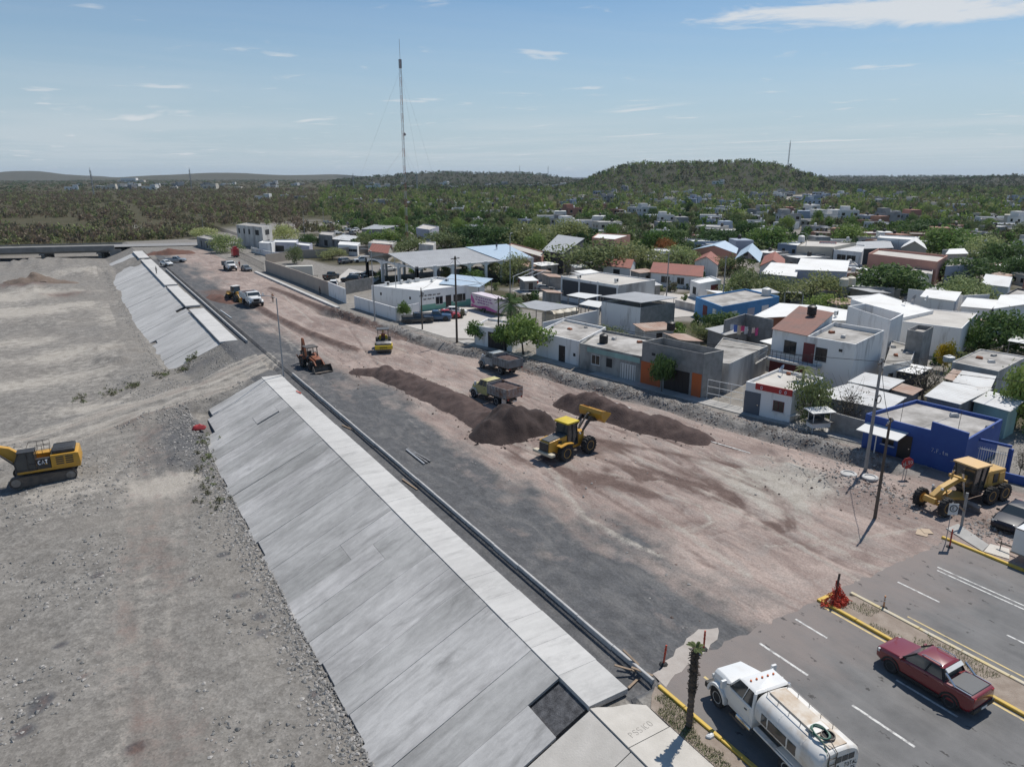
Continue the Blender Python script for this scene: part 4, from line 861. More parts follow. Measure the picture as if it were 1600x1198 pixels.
    MB().tube([(.18,-.75,1.0),(.18,-.75,2.5)], .05, 8).build('exhaust', 'chrome', c)
tanker()
def dump_truck(name, label, loc, h, paint, bedm, w=2.3, hood2=None, fender=None, wood=True, flaps=True, L=3.3, scale=1.0, tailm=None, load='load_soil'):
    c = empty(name, loc, h, label, 'dump truck'); chassis(c, -3.0, 2.4); truck_cab(c, paint, 1.55, 1.25, w*.92, 2.3, fender, hood2)
    for s in (-1, 1): wheel(c, 2.25, s*(w/2-.2), .48, .28, 'rim_white')
    dual(c, -1.5, w, .5, 'rim_white')
    hw = w/2; x0, x1 = -3.15, -.15; z0, z1 = 1.12, 2.1
    b = MB().box(x0,x1,-hw,hw,z0-.1,z0).build('bed_floor', 'steel_dark', c)
    for s in (-1, 1):
        if wood:
            for k in range(4): MB().box(x0,x1,s*hw-.025,s*hw+.025,z0+.01+k*.25,z0+.235+k*.25).build('side_board', bedm, b)
        else: MB().box(x0,x1,s*hw-.03,s*hw+.03,z0+.005,z1).build('side_panel', bedm, b)
        for k in range(7):
            x = x0+.06+k*(x1-x0-.12)/6; MB().box(x-.04,x+.04,s*(hw+.05)-.03,s*(hw+.05)+.03,z0-.05,z1+.03).build('stake', bedm, b)
    MB().box(x0-.06,x0-.005,-hw,hw,z0+.005,z1-.02).build('tailgate', tailm or bedm, b); MB().box(x1+.005,x1+.06,-hw,hw,z0+.005,z1+.12).build('headboard', bedm, b)
    # heaped load
    V = []; n, m_ = 14, 10
    for i in range(n):
        for j in range(m_):
            u, v = i/(n-1), j/(m_-1); V.append((x0+.03+u*(x1-x0-.06), -hw+.04+v*(2*hw-.08), z1-.28+.32*math.sin(math.pi*u)**.7*math.sin(math.pi*v)**.7+.07*random.random()))
    MB().add(V, [(i*m_+j,(i+1)*m_+j,(i+1)*m_+j+1,i*m_+j+1) for i in range(n-1) for j in range(m_-1)]).build('soil_load', load, b, smooth=True)
    if flaps:
        for s in (-1, 1): MB().box(x0+.75,x0+.79,s*.78-.3,s*.78+.3,.25,1.0).build('mud_flap', 'white_car', c)
    for s in (-1, 1): MB().box(-.03,.03,-.1,.1,-.06,.06).build('tail_light', 'lamp_red', c, (x0-.08, s*.95, .98))
    MB().tube([(-.05,.4,.7),(-.4,.4,1.02)], .09, 8).build('lift_ram', 'hydraulic', c); MB().tube([(.0,-.8,.6),(.9,-.8,.6)], .2, 12).build('fuel_tank', 'steel_dark', c, smooth=True)
    c.scale = (scale,)*3; return c
zr = lambda x, y: float(hgt(x, y))
def nrm(dx, dy): return Vector((dx, dy, 0)).normalized()
hv = nrm(-.73, 3.61); rt = Vector((hv.y, -hv.x, 0)); p = Vector((35.45, 63.2, 0))+rt*1.0
dump_truck('dump_truck', 'old dump truck with yellow cab, cream hood and rusty plank-sided bed', (p.x, p.y, zr(p.x, p.y)), hd(hv.x, hv.y), 'old_yellow_cab', 'bed_wood', fender='cream_fender', tailm='bed_rust')
hv = nrm(-.49, 3.48); rt = Vector((hv.y, -hv.x, 0)); p = Vector((42.1, 73.6, 0))+rt*1.0
dump_truck('dump_truck', 'grey dump truck loaded with soil beside the rubble and leafy street trees', (p.x, p.y, zr(p.x, p.y)), hd(hv.x, hv.y), 'grey_cab', 'bed_grey', wood=False, flaps=False)
dump_truck('dump_truck', 'white dump truck loaded by the small wheel loader near the far slope', (27.0, 137.2, zr(27, 137)), hd(.05, -1), 'white_car', 'white_car', w=2.5, wood=False, flaps=False, scale=1.08)
# ---- wheel loader
def loader(name, label, loc, h, ym='machine_yellow', rim='rim_yellow', s=1.0, raised=True, roofm='roller_yellow'):
    c = empty(name, loc, h, label, 'wheel loader')
    for x in (1.5, -1.4):
        for sg in (-1, 1): wheel(c, x, sg*1.05, .74, .58, rim, True)
    MB().box(-1.9,-.3,-.55,.55,.65,1.05).build('rear_frame', ym, c, bevel=.05); MB().box(.1,1.9,-.5,.5,.6,1.25).build('front_frame', ym, c, bevel=.06)
    MB().tube([(-.1,0,.5),(-.1,0,1.4)], .22, 10).build('articulation_joint', 'steel_dark', c)
    bd_ = MB().loft([[(-2.95,-.62,.95),(-2.95,.62,.95),(-2.85,.58,1.85),(-2.85,-.58,1.85)],[(-.75,-.7,1.0),(-.75,.7,1.0),(-.75,.66,2.05),(-.75,-.66,2.05)]]).build('engine_hood', ym, c, bevel=.08, smooth=True, seg=3)
    MB().box(-3.02,-2.9,-.5,.5,1.0,1.75).build('radiator_grille', 'machine_black', bd_, bevel=.03)
    MB().loft([[(-2.8,-.5,1.84),(-2.8,.5,1.84),(-2.8,.45,1.93),(-2.8,-.45,1.93)],[(-.9,-.56,2.02),(-.9,.56,2.02),(-.9,.5,2.11),(-.9,-.5,2.11)]]).build('hood_top', 'cover_grey', bd_)
    MB().tube([(-1.3,.2,2.05),(-1.3,.2,2.75)], .06, 8).build('exhaust', 'steel_dark', bd_)
    for sg in (-1, 1): 
        MB().box(-1.9,-1.5,sg*.664-.01,sg*.664+.012,1.25,1.75).build('vent', 'machine_black', bd_); MB().prism([(-2.2,1.5),(-1.4,1.62),(-.65,1.5),(-.65,1.42),(-1.4,1.54),(-2.2,1.42)], sg*.72, sg*1.32).build('fender', ym, c)
        MB().box(-.7,.05,sg*.85-.2,sg*.85+.2,.55,.65).build('step', 'steel_dark', c)
    MB().box(-3.2,-2.7,-1.15,1.15,.72,.98).build('counterweight', mat('pale_bumper', (.52,.47,.36), .6), c, bevel=.08)
    cb = MB().loft([[(-.85,-.66,1.1),(.35,-.66,1.1),(.35,.66,1.1),(-.85,.66,1.1)],[(-.85,-.7,1.95),(.45,-.7,1.95),(.45,.7,1.95),(-.85,.7,1.95)],[(-.75,-.64,3.0),(.25,-.64,3.0),(.25,.64,3.0),(-.75,.64,3.0)]]).build('cab', 'glass', c)
    m2 = MB()
    for sg in (-1, 1):
        for a, b_ in (((-.85,sg*.7,1.1),(-.75,sg*.65,3.0)),((.42,sg*.71,1.1),(.27,sg*.65,3.0)),((-.2,sg*.72,1.1),(-.22,sg*.66,3.0))): m2.bar(a, b_, .1)
    m2.box(-.9,.5,-.73,.73,1.0,1.12); m2.build('cab_frame', 'machine_black', cb)
    MB().box(-.95,.5,-.82,.82,3.0,3.16).build('cab_roof', roofm, cb, bevel=.06, smooth=True)
    tz = 2.55 if raised else .45
    arm = MB(); 
    tipx = 3.1 if raised else 3.0
    for sg in (-1, 1):
        arm.prism([(1.0,1.65),(1.15,1.95),(tipx-.9,tz+.5),(tipx,tz+.15),(tipx,tz-.15),(tipx-.95,tz+.05)], sg*.5-.07, sg*.5+.07)
    arm.box(tipx-.75,tipx-.5,-.5,.5,tz+.05,tz+.35); arm.build('lift_arm', 'machine_black' if raised else ym, c)
    MB().box(.75,1.4,-.55,.55,1.2,2.0).build('arm_tower', ym, c, bevel=.04)
    for sg in (-1, 1): MB().tube([(1.1,sg*.3,1.0),(tipx-1.1,sg*.3,tz+.1)], [.09, .05], 8).build('lift_ram', 'hydraulic', c)
    MB().tube([(1.2,0,1.9),(tipx-.7,0,tz+.6),(tipx,0,tz+.5)], .09, 8).build('tilt_ram', 'steel_dark', c)
    # bucket: open scoop
    def R2(x, z): 
        a = R(35 if raised else 5); return (tipx+.05+x*math.cos(a)-z*math.sin(a), tz-.15+x*math.sin(a)+z*math.cos(a))
    outer = [R2(0,0),R2(-.05,.5),R2(.1,.95),R2(.35,1.15)]; inner = [R2(.42,1.1),R2(.2,.9),R2(.08,.5),R2(.15,.12),R2(1.15,.08)]
    MB().prism([R2(1.15,0),R2(.05,-.06)]+outer[1:]+inner, -1.3, 1.3).build('bucket', ym, c)
    q = MB()
    for sg in (-1.3, 1.3): q.prism([R2(1.15,.02),R2(.05,-.03),R2(-.02,.5),R2(.12,.93),R2(.4,1.1),R2(.75,.75)], sg-.03, sg+.03)
    q.build('bucket_side', ym, c)
    for sg in (-1, 1): MB().box(-.05,.05,-.09,.09,-.07,.07).build('headlight', 'lamp_clear', c, (.5, sg*.9, 2.0)); 
    c.scale = (s,)*3; return c
hv = nrm(2.77, .52); lf = Vector((-hv.y, hv.x, 0)); p = Vector((34.5, 45.75, 0))+lf*1.15
loader('wheel_loader', 'yellow wheel loader with raised bucket between the two soil heaps', (p.x, p.y, zr(p.x, p.y)), hd(hv.x, hv.y))
loader('wheel_loader', 'dusty wheel loader filling the white dump truck', (25.6, 144.3, zr(25.6, 144)), hd(.35, -1), s=.95, raised=False, roofm='tank_white', rim='rim_grey')
# ---- excavator
def excavator():
    gz = zr(-5.6, 73.8); c = empty('excavator', (-5.2, 73.9, gz+.02), hd(-1, .06), 'yellow and black tracked excavator standing on the riverbed gravel', 'excavator')
    for sg in (-1, 1):
        y = sg*1.35; path = []
        for a in np.linspace(math.pi/2, 3*math.pi/2, 9): path.append((-2.1+.46*math.cos(a), .47+.45*math.sin(a)))
        for a in np.linspace(-math.pi/2, math.pi/2, 9): path.append((2.1+.46*math.cos(a), .47+.45*math.sin(a)))
        T = MB().prism(path, y-.2, y+.2).build('track_frame', 'steel_dark', c)
        per = path+[path[0]]; seg = []; 
        for (ax, az), (bx, bz) in zip(per[:-1], per[1:]):
            L_ = math.hypot(bx-ax, bz-az); k = max(1, round(L_/.2))
            for i in range(k): seg.append((ax+(bx-ax)*(i+.5)/k, az+(bz-az)*(i+.5)/k, math.atan2(bz-az, bx-ax), L_/k))
        for x, z, a, l in seg:
            nx_, nz_ = -math.sin(a)*.05, math.cos(a)*.05; ux, uz = math.cos(a)*l*.45, math.sin(a)*l*.45
            q = MB().hexa([(x-ux,y-.3,z-uz),(x+ux,y-.3,z+uz),(x+ux,y+.3,z+uz),(x-ux,y+.3,z-uz),(x-ux-nx_,y-.3,z-uz-nz_),(x+ux-nx_,y-.3,z+uz-nz_),(x+ux-nx_,y+.3,z+uz-nz_),(x-ux-nx_,y+.3,z-uz-nz_)]); q.build('track_shoe', 'steel_dark', T)
        for x in np.linspace(-1.5, 1.5, 6): MB().lathe([(.16,-.22),(.16,.22)], (x,y,.22), 'y', 12).build('track_roller', 'steel_dark', T)
        for x in (-2.1, 2.1): MB().lathe([(.36,-.23),(.36,.23),(.1,.26)], (x,y,.47), 'y', 16).build('sprocket', 'steel_worn', T)
    MB().box(-1.0,1.0,-1.1,1.1,.5,.95).build('undercarriage', 'steel_dark', c, bevel=.05); MB().lathe([(.75,0),(.75,.2)], (0,0,.93), 'z', 24).build('slew_ring', 'steel_dark', c)
    U = MB().box(-3.0,1.9,-1.35,1.35,1.12,1.38).build('upper_frame', 'machine_yellow', c, bevel=.06)
    MB().loft([[(-3.05,-1.38,1.35),(-3.05,1.38,1.35),(-2.95,1.34,2.45),(-2.95,-1.34,2.45)],[(-2.7,-1.4,1.35),(-2.7,1.4,1.35),(-2.7,1.36,2.5),(-2.7,-1.36,2.5)],[(-.75,-1.4,1.38),(-.75,1.4,1.38),(-.75,1.36,2.5),(-.75,-1.36,2.5)]]).build('engine_housing', 'machine_yellow', U, bevel=.06, smooth=True)
    for i in range(2):
        for k in range(4): MB().box(-2.5+i*.75,-1.9+i*.75,1.36,1.41,1.6+k*.2,1.70+k*.2).build('louvre', 'machine_black', U)
    MB().box(-2.7,-.9,-1.1,1.1,2.5,2.85).build('engine_cover', 'machine_black', U, bevel=.12, smooth=True, seg=3); MB().box(-2.5,-1.1,-.9,-.85,2.86,2.9).build('cover_rib', 'steel_worn', U); MB().box(-2.5,-1.1,.6,.65,2.86,2.9).build('cover_rib', 'steel_worn', U)
    MB().box(-.72,.35,1.0,1.38,1.38,2.35).build('side_box', 'machine_black', U, bevel=.04); MB().box(-.72,1.7,-1.36,-.4,1.38,2.3).build('pump_box', 'machine_yellow', U, bevel=.05)
    put_text(U, 'side_lettering', 'CAT', .34, plane_to((-.2,1.39,1.85), (-1,0,0), (0,0,1)), 'graffiti_white', .05); MB().add([(-.52,1.388,1.78),(-.28,1.388,1.78),(-.4,1.388,2.02)], [(0,1,2)]).build('side_emblem', 'machine_yellow', U)
    cb = MB().loft([[(.38,.28,1.4),(1.85,.28,1.4),(1.85,1.36,1.4),(.38,1.36,1.4)],[(.38,.28,2.2),(2.0,.28,2.2),(2.0,1.36,2.2),(.38,1.36,2.2)],[(.45,.33,3.05),(1.6,.33,3.05),(1.6,1.32,3.05),(.45,1.32,3.05)]]).build('cab', 'glass', c)
    m2 = MB()
    for y in (.3, 1.35):
        for a, b_ in (((.4,y,1.4),(.46,y,3.05)),((1.88,y,1.4),(1.98,y,2.2)),((1.98,y,2.2),(1.6,y,3.05)),((1.0,y,1.4),(1.0,y,3.05)),((.4,y,1.95),(1.0,y,1.95))): m2.bar(a, b_, .1)
    m2.box(.35,1.95,.26,1.4,1.36,1.5); m2.build('cab_frame', 'machine_black', cb); MB().box(.35,1.72,.26,1.4,3.05,3.16).build('cab_roof', 'machine_black', cb, bevel=.05)
    rl = MB()
    for y in (-1.25, .2):
        pts = [(-.6,y,2.5),(-.6,y,3.25),(1.0,y,3.25),(1.4,y,2.4)] if y < 0 else [(-.7,y,2.5),(-.7,y,3.2),(.3,y,3.2),(.3,y,2.4)]
        rl.tube(pts, .025, 6); rl.tube([(pts[1][0],y,2.85),(pts[2][0],y,2.85)], .02, 6)
        for x in (-.1, .4): rl.tube([(x,y,2.4),(x,y,3.22)], .02, 6)
    rl.build('handrail', 'machine_black', U)
    # boom rises and bends forward
    B_ = MB().prism([(1.2,1.5),(1.1,2.2),(2.3,3.35),(3.4,3.75),(4.6,3.6),(6.6,2.75),(6.7,2.5),(6.5,2.4),(4.6,2.95),(3.6,3.0),(2.8,2.6),(1.75,1.5)], -.32, .22).build('boom', 'machine_yellow', c, bevel=.04)
    for y in (-.5, .42): MB().tube([(1.8,y,1.5),(3.3,y,3.2)], [.11, .06], 10).build('boom_ram', 'machine_black', c)
    MB().prism([(6.3,2.3),(5.9,3.3),(6.2,3.4),(6.9,2.8),(7.3,1.4),(7.0,1.3)], -.22, .16).build('stick', 'machine_yellow', c, bevel=.03); MB().tube([(4.0,-.05,3.85),(6.0,-.05,3.4)], [.12, .07], 10).build('stick_ram', 'hydraulic', c)
    MB().prism([(7.0,1.4),(7.4,1.3),(7.5,.7),(7.2,.1),(6.6,.0),(6.2,.35),(6.5,.25),(7.0,.35),(7.2,.8)], -.7, .6).build('bucket', 'steel_dark', c)
excavator()
# ---- motor grader
def grader():
    fx, rx = Vector((50.35, 24.15, 0)), Vector((55.75, 23.45, 0)); h = fx-rx; ctr = (fx+rx)/2
    c = empty('motor_grader', (ctr.x, ctr.y, zr(ctr.x, ctr.y)+.03), hd(h.x, h.y), 'yellow motor grader with tan cab roof parked before the blue house', 'motor grader')
    for s in (-1, 1):
        wheel(c, 2.75, s*.98, .66, .42, 'rim_yellow', True); wheel(c, -2.05, s*1.0, .66, .42, 'rim_yellow', True); wheel(c, -3.55, s*1.0, .66, .42, 'rim_yellow', True)
        MB().box(-3.7,-1.9,s*.68-.12,s*.68+.12,.45,.9).build('tandem_case', 'grader_yellow', c, bevel=.05)
    MB().box(2.6,2.9,-.85,.85,.55,.78).build('front_axle', 'grader_yellow', c, bevel=.04)
    MB().prism([(3.1,.75),(3.1,1.25),(2.2,1.75),(.2,2.3),(-.6,2.25),(-.6,1.9),(.1,1.95),(2.0,1.4),(2.5,.75)], -.2, .2).build('gooseneck', 'grader_yellow', c, bevel=.04)
    MB().box(3.05,3.3,-.45,.45,.7,1.15).build('push_plate', 'grader_yellow', c, bevel=.05)
    m2 = MB(); 
    for s in (-1, 1): m2.bar((2.6,0,.85),(.3,s*.6,.75),.16,.2)
    m2.lathe([(.75,0),(.75,.12),(.6,.12)], (.3,0,.66), 'z', 20); m2.build('drawbar', 'grader_yellow', c)
    MB().prism([(.15,.1),(.35,.2),(.42,.45),(.3,.66),(.22,.66),(.33,.44),(.27,.26),(.1,.14)], -1.85, 1.85).build('blade', 'steel_worn', c)
    for s in (-1, 1): MB().tube([(.55,s*.35,2.6),(.45,s*.7,.8)], [.08, .05], 8).build('blade_ram', 'hydraulic', c); MB().bar((.55,s*.36,1.9),(.55,s*.36,2.95),.07).build('ram_guide', 'machine_black', c)
    MB().box(.45,.65,-.6,.6,2.05,2.25).build('ram_yoke', 'grader_yellow', c)
    cb = MB().loft([[(-1.55,-.62,1.2),(-.35,-.62,1.2),(-.35,.62,1.2),(-1.55,.62,1.2)],[(-1.6,-.78,3.0),(-.2,-.78,3.0),(-.2,.78,3.0),(-1.6,.78,3.0)]]).build('cab', 'glass', c)
    q = MB()
    for s in (-1, 1):
        for a, b_ in (((-1.55,s*.63,1.2),(-1.6,s*.79,3.0)),((-.34,s*.63,1.2),(-.2,s*.79,3.0)),((-1.0,s*.64,1.2),(-1.0,s*.79,3.0))): q.bar(a, b_, .09)
    q.box(-1.65,-.25,-.7,.7,1.05,1.25); q.box(-1.6,-.4,-.66,.66,1.25,1.55); q.build('cab_frame', 'machine_black', cb); MB().box(-1.75,-.05,-.92,.92,3.0,3.12).build('cab_roof', 'cab_tan', cb, bevel=.03)
    MB().box(-4.1,-1.65,-.5,.5,.85,1.75).build('engine_frame', 'machine_black', c); E_ = MB().loft([[(-4.25,-.52,1.1),(-4.25,.52,1.1),(-4.2,.5,2.25),(-4.2,-.5,2.25)],[(-1.8,-.58,1.1),(-1.8,.58,1.1),(-1.8,.55,2.35),(-1.8,-.55,2.35)]]).build('engine_hood', 'grader_yellow', c, bevel=.06)
    for s in (-1, 1):
        for k in range(3): MB().box(-3.9+k*.65,-3.4+k*.65,s*.57-.02,s*.57+.02,1.35,2.05).build('hood_door', 'machine_black' if k == 1 else 'grader_yellow', E_)
    MB().tube([(-2.6,.2,2.3),(-2.6,.2,3.0)], .06, 8).build('exhaust', 'steel_dark', E_); MB().box(-4.4,-4.2,-.7,.7,.8,1.3).build('rear_bumper', 'grader_yellow', c, bevel=.04)
    for s in (-1, 1): MB().box(-.06,.06,-.08,.08,-.07,.07).build('headlight', 'lamp_clear', c, (2.55, s*.35, 1.75)); MB().bar((-.4,s*.8,2.9),(-.1,s*1.15,2.9),.03).build('mirror_arm', 'machine_black', c)
grader()
# ---- road roller
def roller():
    hv = nrm(-.35, -.936); c = empty('road_roller', (34.9, 91.6, zr(34.9, 91.6)), hd(hv.x, hv.y), 'yellow single drum road roller with a driver under a grey canopy', 'road roller')
    D = MB().lathe([(.3,-1.06),(.74,-1.05),(.76,-1.0),(.76,1.0),(.74,1.05),(.3,1.06)], (1.5,0,.76), 'y', 28).build('drum', 'steel_worn', c, smooth=True)
    f = MB(); 
    for s in (-1, 1): f.box(.5,2.4,s*1.14-.06,s*1.14+.06,.6,1.12)
    f.box(2.28,2.5,-1.2,1.2,.62,1.12); f.box(.45,.68,-1.2,1.2,.62,1.12); f.build('drum_frame', 'roller_yellow', c, bevel=.04)
    MB().box(.7,2.26,-1.05,1.05,1.1,1.42).build('drum_cover', 'steel_worn', c, bevel=.15, smooth=True, seg=3)
    put_text(c, 'frame_lettering', 'BOMAG', .26, plane_to((2.51,0,.74), (0,1,0), (0,0,1)), 'black_paint', .025)
    for s in (-1, 1): wheel(c, -1.5, s*.78, .74, .56, 'rim_yellow', True)
    MB().box(-.5,.5,-.4,.4,.6,1.1).build('articulation_joint', 'machine_black', c)
    MB().loft([[(-2.7,-.5,.9),(-2.7,.5,.9),(-2.6,.45,1.55),(-2.6,-.45,1.55)],[(-1.0,-.62,.95),(-1.0,.62,.95),(-1.0,.58,1.85),(-1.0,-.58,1.85)]]).build('engine_hood', 'roller_yellow', c, bevel=.08, smooth=True)
    MB().box(-1.05,.2,-.75,.75,1.0,1.3).build('platform', 'machine_black', c); m2 = MB()
    for s in (-1, 1):
        for x in (-.95, .2): m2.bar((x,s*.7,1.25),(x,s*.7,2.85),.08)
    m2.build('canopy_post', 'machine_black', c); MB().box(-1.15,.4,-.85,.85,2.85,2.97).build('canopy', 'cover_grey', c, bevel=.04)
    MB().box(-.75,-.3,-.28,.28,1.3,1.68).build('seat', 'machine_black', c, bevel=.05); MB().box(-.85,-.72,-.28,.28,1.6,2.15).build('seat_back', 'machine_black', c, bevel=.05)
    MB().bar((.1,0,1.3),(-.05,0,1.95),.12).build('steering_column', 'machine_black', c); MB().lathe([(.2,0),(.22,.015),(.2,.03)], (-.06,0,1.95), 'z', 14).build('steering_wheel', 'machine_black', c)
    return c
RL = roller()
# ---- backhoe
def backhoe():
    c = empty('backhoe_loader', (23.7, 87.4, zr(23.7, 87.4)), hd(.12, -1), 'orange backhoe loader with grimy front bucket at the end of the kerb', 'backhoe')
    for s in (-1, 1): wheel(c, 1.25, s*.85, .45, .3, 'orange_paint', True); wheel(c, -.95, s*.85, .72, .45, 'orange_paint', True)
    MB().box(-1.6,1.9,-.42,.42,.55,.95).build('frame', 'steel_dark', c); MB().loft([[(2.0,-.4,.85),(2.0,.4,.85),(1.95,.36,1.45),(1.95,-.36,1.45)],[(.35,-.46,.9),(.35,.46,.9),(.35,.44,1.7),(.35,-.44,1.7)]]).build('engine_hood', 'orange_paint', c, bevel=.07, smooth=True)
    MB().box(1.97,2.04,-.32,.32,.9,1.38).build('radiator_grille', 'machine_black', c); MB().tube([(1.2,.2,1.5),(1.2,.2,2.2)], .05, 8).build('exhaust', 'steel_dark', c)
    MB().box(-1.1,.3,-.65,.65,.95,1.25).build('platform', 'machine_black', c); m2 = MB()
    for s in (-1, 1):
        for x in (-1.05, .25): m2.bar((x,s*.68,1.2),(x*.95,s*.62,2.6),.08)
        MB().prism([(-1.7,1.2),(-1.4,1.52),(-.5,1.52),(-.2,1.2),(-.3,1.18),(-.55,1.45),(-1.35,1.45),(-1.6,1.15)], s*.62, s*1.06).build('fender', 'orange_paint', c)
    m2.build('cab_frame', 'machine_black', c); MB().box(-1.2,.45,-.78,.78,2.6,2.72).build('canopy', 'steel_dark', c, bevel=.04)
    MB().box(-.6,-.2,-.25,.25,1.25,1.6).build('seat', 'machine_black', c, bevel=.04); MB().box(-.68,-.58,-.25,.25,1.5,2.05).build('seat_back', 'machine_black', c, bevel=.04)
    for s in (-1, 1): MB().prism([(.4,1.35),(.5,1.55),(1.9,1.3),(2.75,.6),(2.75,.4),(1.8,1.05)], s*.55-.06, s*.55+.06).build('lift_arm', 'orange_paint', c); MB().tube([(.6,s*.55,.9),(1.8,s*.55,1.15)], .05, 8).build('lift_ram', 'hydraulic', c)
    MB().prism([(2.7,.1),(2.65,.6),(2.85,.9),(3.0,.95),(2.92,.85),(2.76,.58),(2.82,.18),(3.6,.14),(3.6,.08)], -1.15, 1.15).build('bucket', 'steel_dark', c); q = MB()
    for s in (-1.15, 1.15): q.prism([(2.7,.1),(2.65,.6),(2.98,.93),(3.25,.6),(3.6,.1)], s-.03, s+.03)
    q.build('bucket_side', 'steel_dark', c)
    MB().box(-1.9,-1.6,-.9,.9,.6,1.0).build('stabiliser_frame', 'orange_paint', c); 
    for s in (-1, 1): MB().bar((-1.75,s*.9,.8),(-1.8,s*1.25,1.5),.14).build('stabiliser', 'orange_paint', c)
    MB().prism([(-1.8,.95),(-1.7,1.1),(-2.5,3.2),(-2.75,3.3),(-2.8,3.1)], -.14, .14).build('boom', 'orange_paint', c); MB().prism([(-2.8,3.35),(-2.55,3.3),(-2.9,1.6),(-3.1,1.6)], -.1, .1).build('dipper', 'orange_paint', c)
    MB().prism([(-3.1,1.7),(-2.85,1.6),(-2.7,1.1),(-3.0,.85),(-3.3,1.0),(-2.95,1.05),(-2.9,1.3)], -.3, .3).build('digging_bucket', 'steel_dark', c)
backhoe()
# ---- parked cars and trucks
car('pickup_truck', 'black pickup parked beside the clinic wall', (46.6, 106.2, .05), hd(1, -.32), 'black_car', 'pickup', 5.2, 1.9, cat='pickup')
car('pickup_truck', 'blue and white police style pickup parked beside the red hatchback', (50.0, 106.4, .05), hd(.9, -.45), 'blue_car', 'pickup', 5.2, 1.9, cat='pickup')
car('parked_car', 'bright red car parked on the clinic forecourt', (52.6, 107.3, .05), hd(.9, -.45), 'bright_red', 'sedan')
car('parked_car', 'white car parked behind the bright red one on the clinic forecourt', (55.0, 109.4, .05), hd(.9, -.45), 'white_car', 'sedan')
p = g(826,445); car('parked_car', 'red car under the broken metal frame in the walled lot', (p.x, p.y, 0), hd(1, -.2), 'bright_red', 'suv', 4.3)
p = g(850,455); car('parked_car', 'dark grey car parked in the walled lot behind white posts', (p.x, p.y, 0), hd(1, -.3), 'grey_car', 'sedan')
car('parked_car', 'navy blue car facing the road behind the white box trailer', (53.1, 19.9, zr(53, 19.9)), hd(-1, -.08), 'navy_car', 'sedan', 4.5, 1.85)
car('parked_car', 'dark car standing beside the white stake truck by the fence', (36.9, 190.6, zr(37, 190)), hd(.1, -1), 'grey_car', 'sedan')
car('parked_car', 'white car standing on the gravel beside the far slope crest', (20.9, 213.5, zr(21, 213)), hd(.4, -1), 'white_car', 'sedan')
car('pickup_truck', 'pale pickup with raised bed standing near the bridge approach', (24.1, 220.6, zr(24, 220)), hd(1, -.5), 'silver_car', 'pickup', 5.4, 1.95, cat='pickup')
dump_truck('stake_truck', 'white stake bed truck parked near the red machine and fence', (33.6, 194.4, zr(33.6, 194)), hd(.06, -1), 'white_car', 'bed_grey', w=2.35, flaps=False, scale=1.0, load='interior')
yard = [('silver_car','suv',560,437,.2,'silver car parked in the walled yard near the canopy'),('black_car','suv',548,441,2.5,'black car parked in the walled yard beside the tan wall'),('white_car','sedan',607,424,.1,'white car under the arched market canopy'),('white_car','suv',522,449,1.2,'white van with open door in the walled yard'),('black_car','pickup',518,436,.6,'black pickup among scrap in the walled yard'),('navy_car','sedan',575,432,2.9,'dark blue car beside the small green bush in the yard'),('grey_car','suv',540,412,.4,'grey car below the shade roof at the back of the yard'),('white_car','suv',565,410,3.0,'white car beside the shade roof at the back of the yard')]
for pm, k, px, py, h_, lb in yard:
    p = g(px, py); car('parked_car', lb, (p.x, p.y, .02), h_, pm, k)
scrap = [('silver_car',512,350),('white_car',520,356),('black_car',530,349),('bed_rust',534,345),('white_car',527,366),('silver_car',538,372),('grey_car',549,368),('bed_rust',545,352),('white_car',555,362),('black_car',561,355),('bed_rust',571,348),('silver_car',508,359),('white_car',540,361),('bed_rust',584,347),('grey_car',595,350)]
for i, (pm, px, py) in enumerate(scrap):
    p = g(px, py); car('scrap_car', {'silver_car':'silver scrap car in the junkyard before the scrubland','white_car':'white scrap car in the junkyard before the scrubland','black_car':'black scrap car in the junkyard before the scrubland','bed_rust':'rusty brown scrap car in the junkyard before the scrubland','grey_car':'grey scrap car in the junkyard before the scrubland'}[pm], (p.x, p.y, zr(p.x, p.y)), random.random()*6, pm, random.choice(['sedan', 'suv', 'pickup']), group=pm.replace('_car', '').replace('bed_', '')+' scrap cars in the junkyard')
# white box trailer at the right kerb
def box_trailer(name, label, loc, h, L, w, hh, paint='white_car'):
    c = empty(name, loc, h, label, 'trailer'); b = MB().box(-L/2,L/2,-w/2,w/2,.5,.5+hh).build('box', paint, c, bevel=.05)
    q = MB()
    for s in (-1, 1): q.box(-L/2-.01,L/2+.01,s*w/2-.02,s*w/2+.02,.46,.56); q.box(-L/2-.01,L/2+.01,s*w/2-.02,s*w/2+.02,.46+hh,.53+hh)
    q.build('edge_trim', 'steel_worn', b)
    for s in (-1, 1): wheel(c, -.2, s*(w/2+.1), .34, .22, 'chrome'); MB().prism([(-.75,.5),(-.6,.78),(.2,.78),(.35,.5),(.25,.5),(.15,.72),(-.55,.72),(-.65,.5)], s*(w/2), s*(w/2+.24)).build('mud_guard', 'steel_dark', c)
    MB().bar((L/2,0,.45),(L/2+1.1,0,.42),.1).build('drawbar', 'steel_dark', c); MB().tube([(L/2+.9,0,0),(L/2+.9,0,.6)], .03, 8).build('jack', 'steel_dark', c)
    MB().box(-L/2-.02,-L/2,-w/2+.1,w/2-.1,.6,.4+hh).build('rear_door', paint, b); return c
box_trailer('box_trailer', 'white enclosed box trailer on the pavement behind the yellow kerb', (48.45, 16.1, .05), hd(-.02, 1), 3.4, 1.75, 1.65)
p0_, p1_ = g(737,484), g(776,495); mid_ = (p0_+p1_)/2
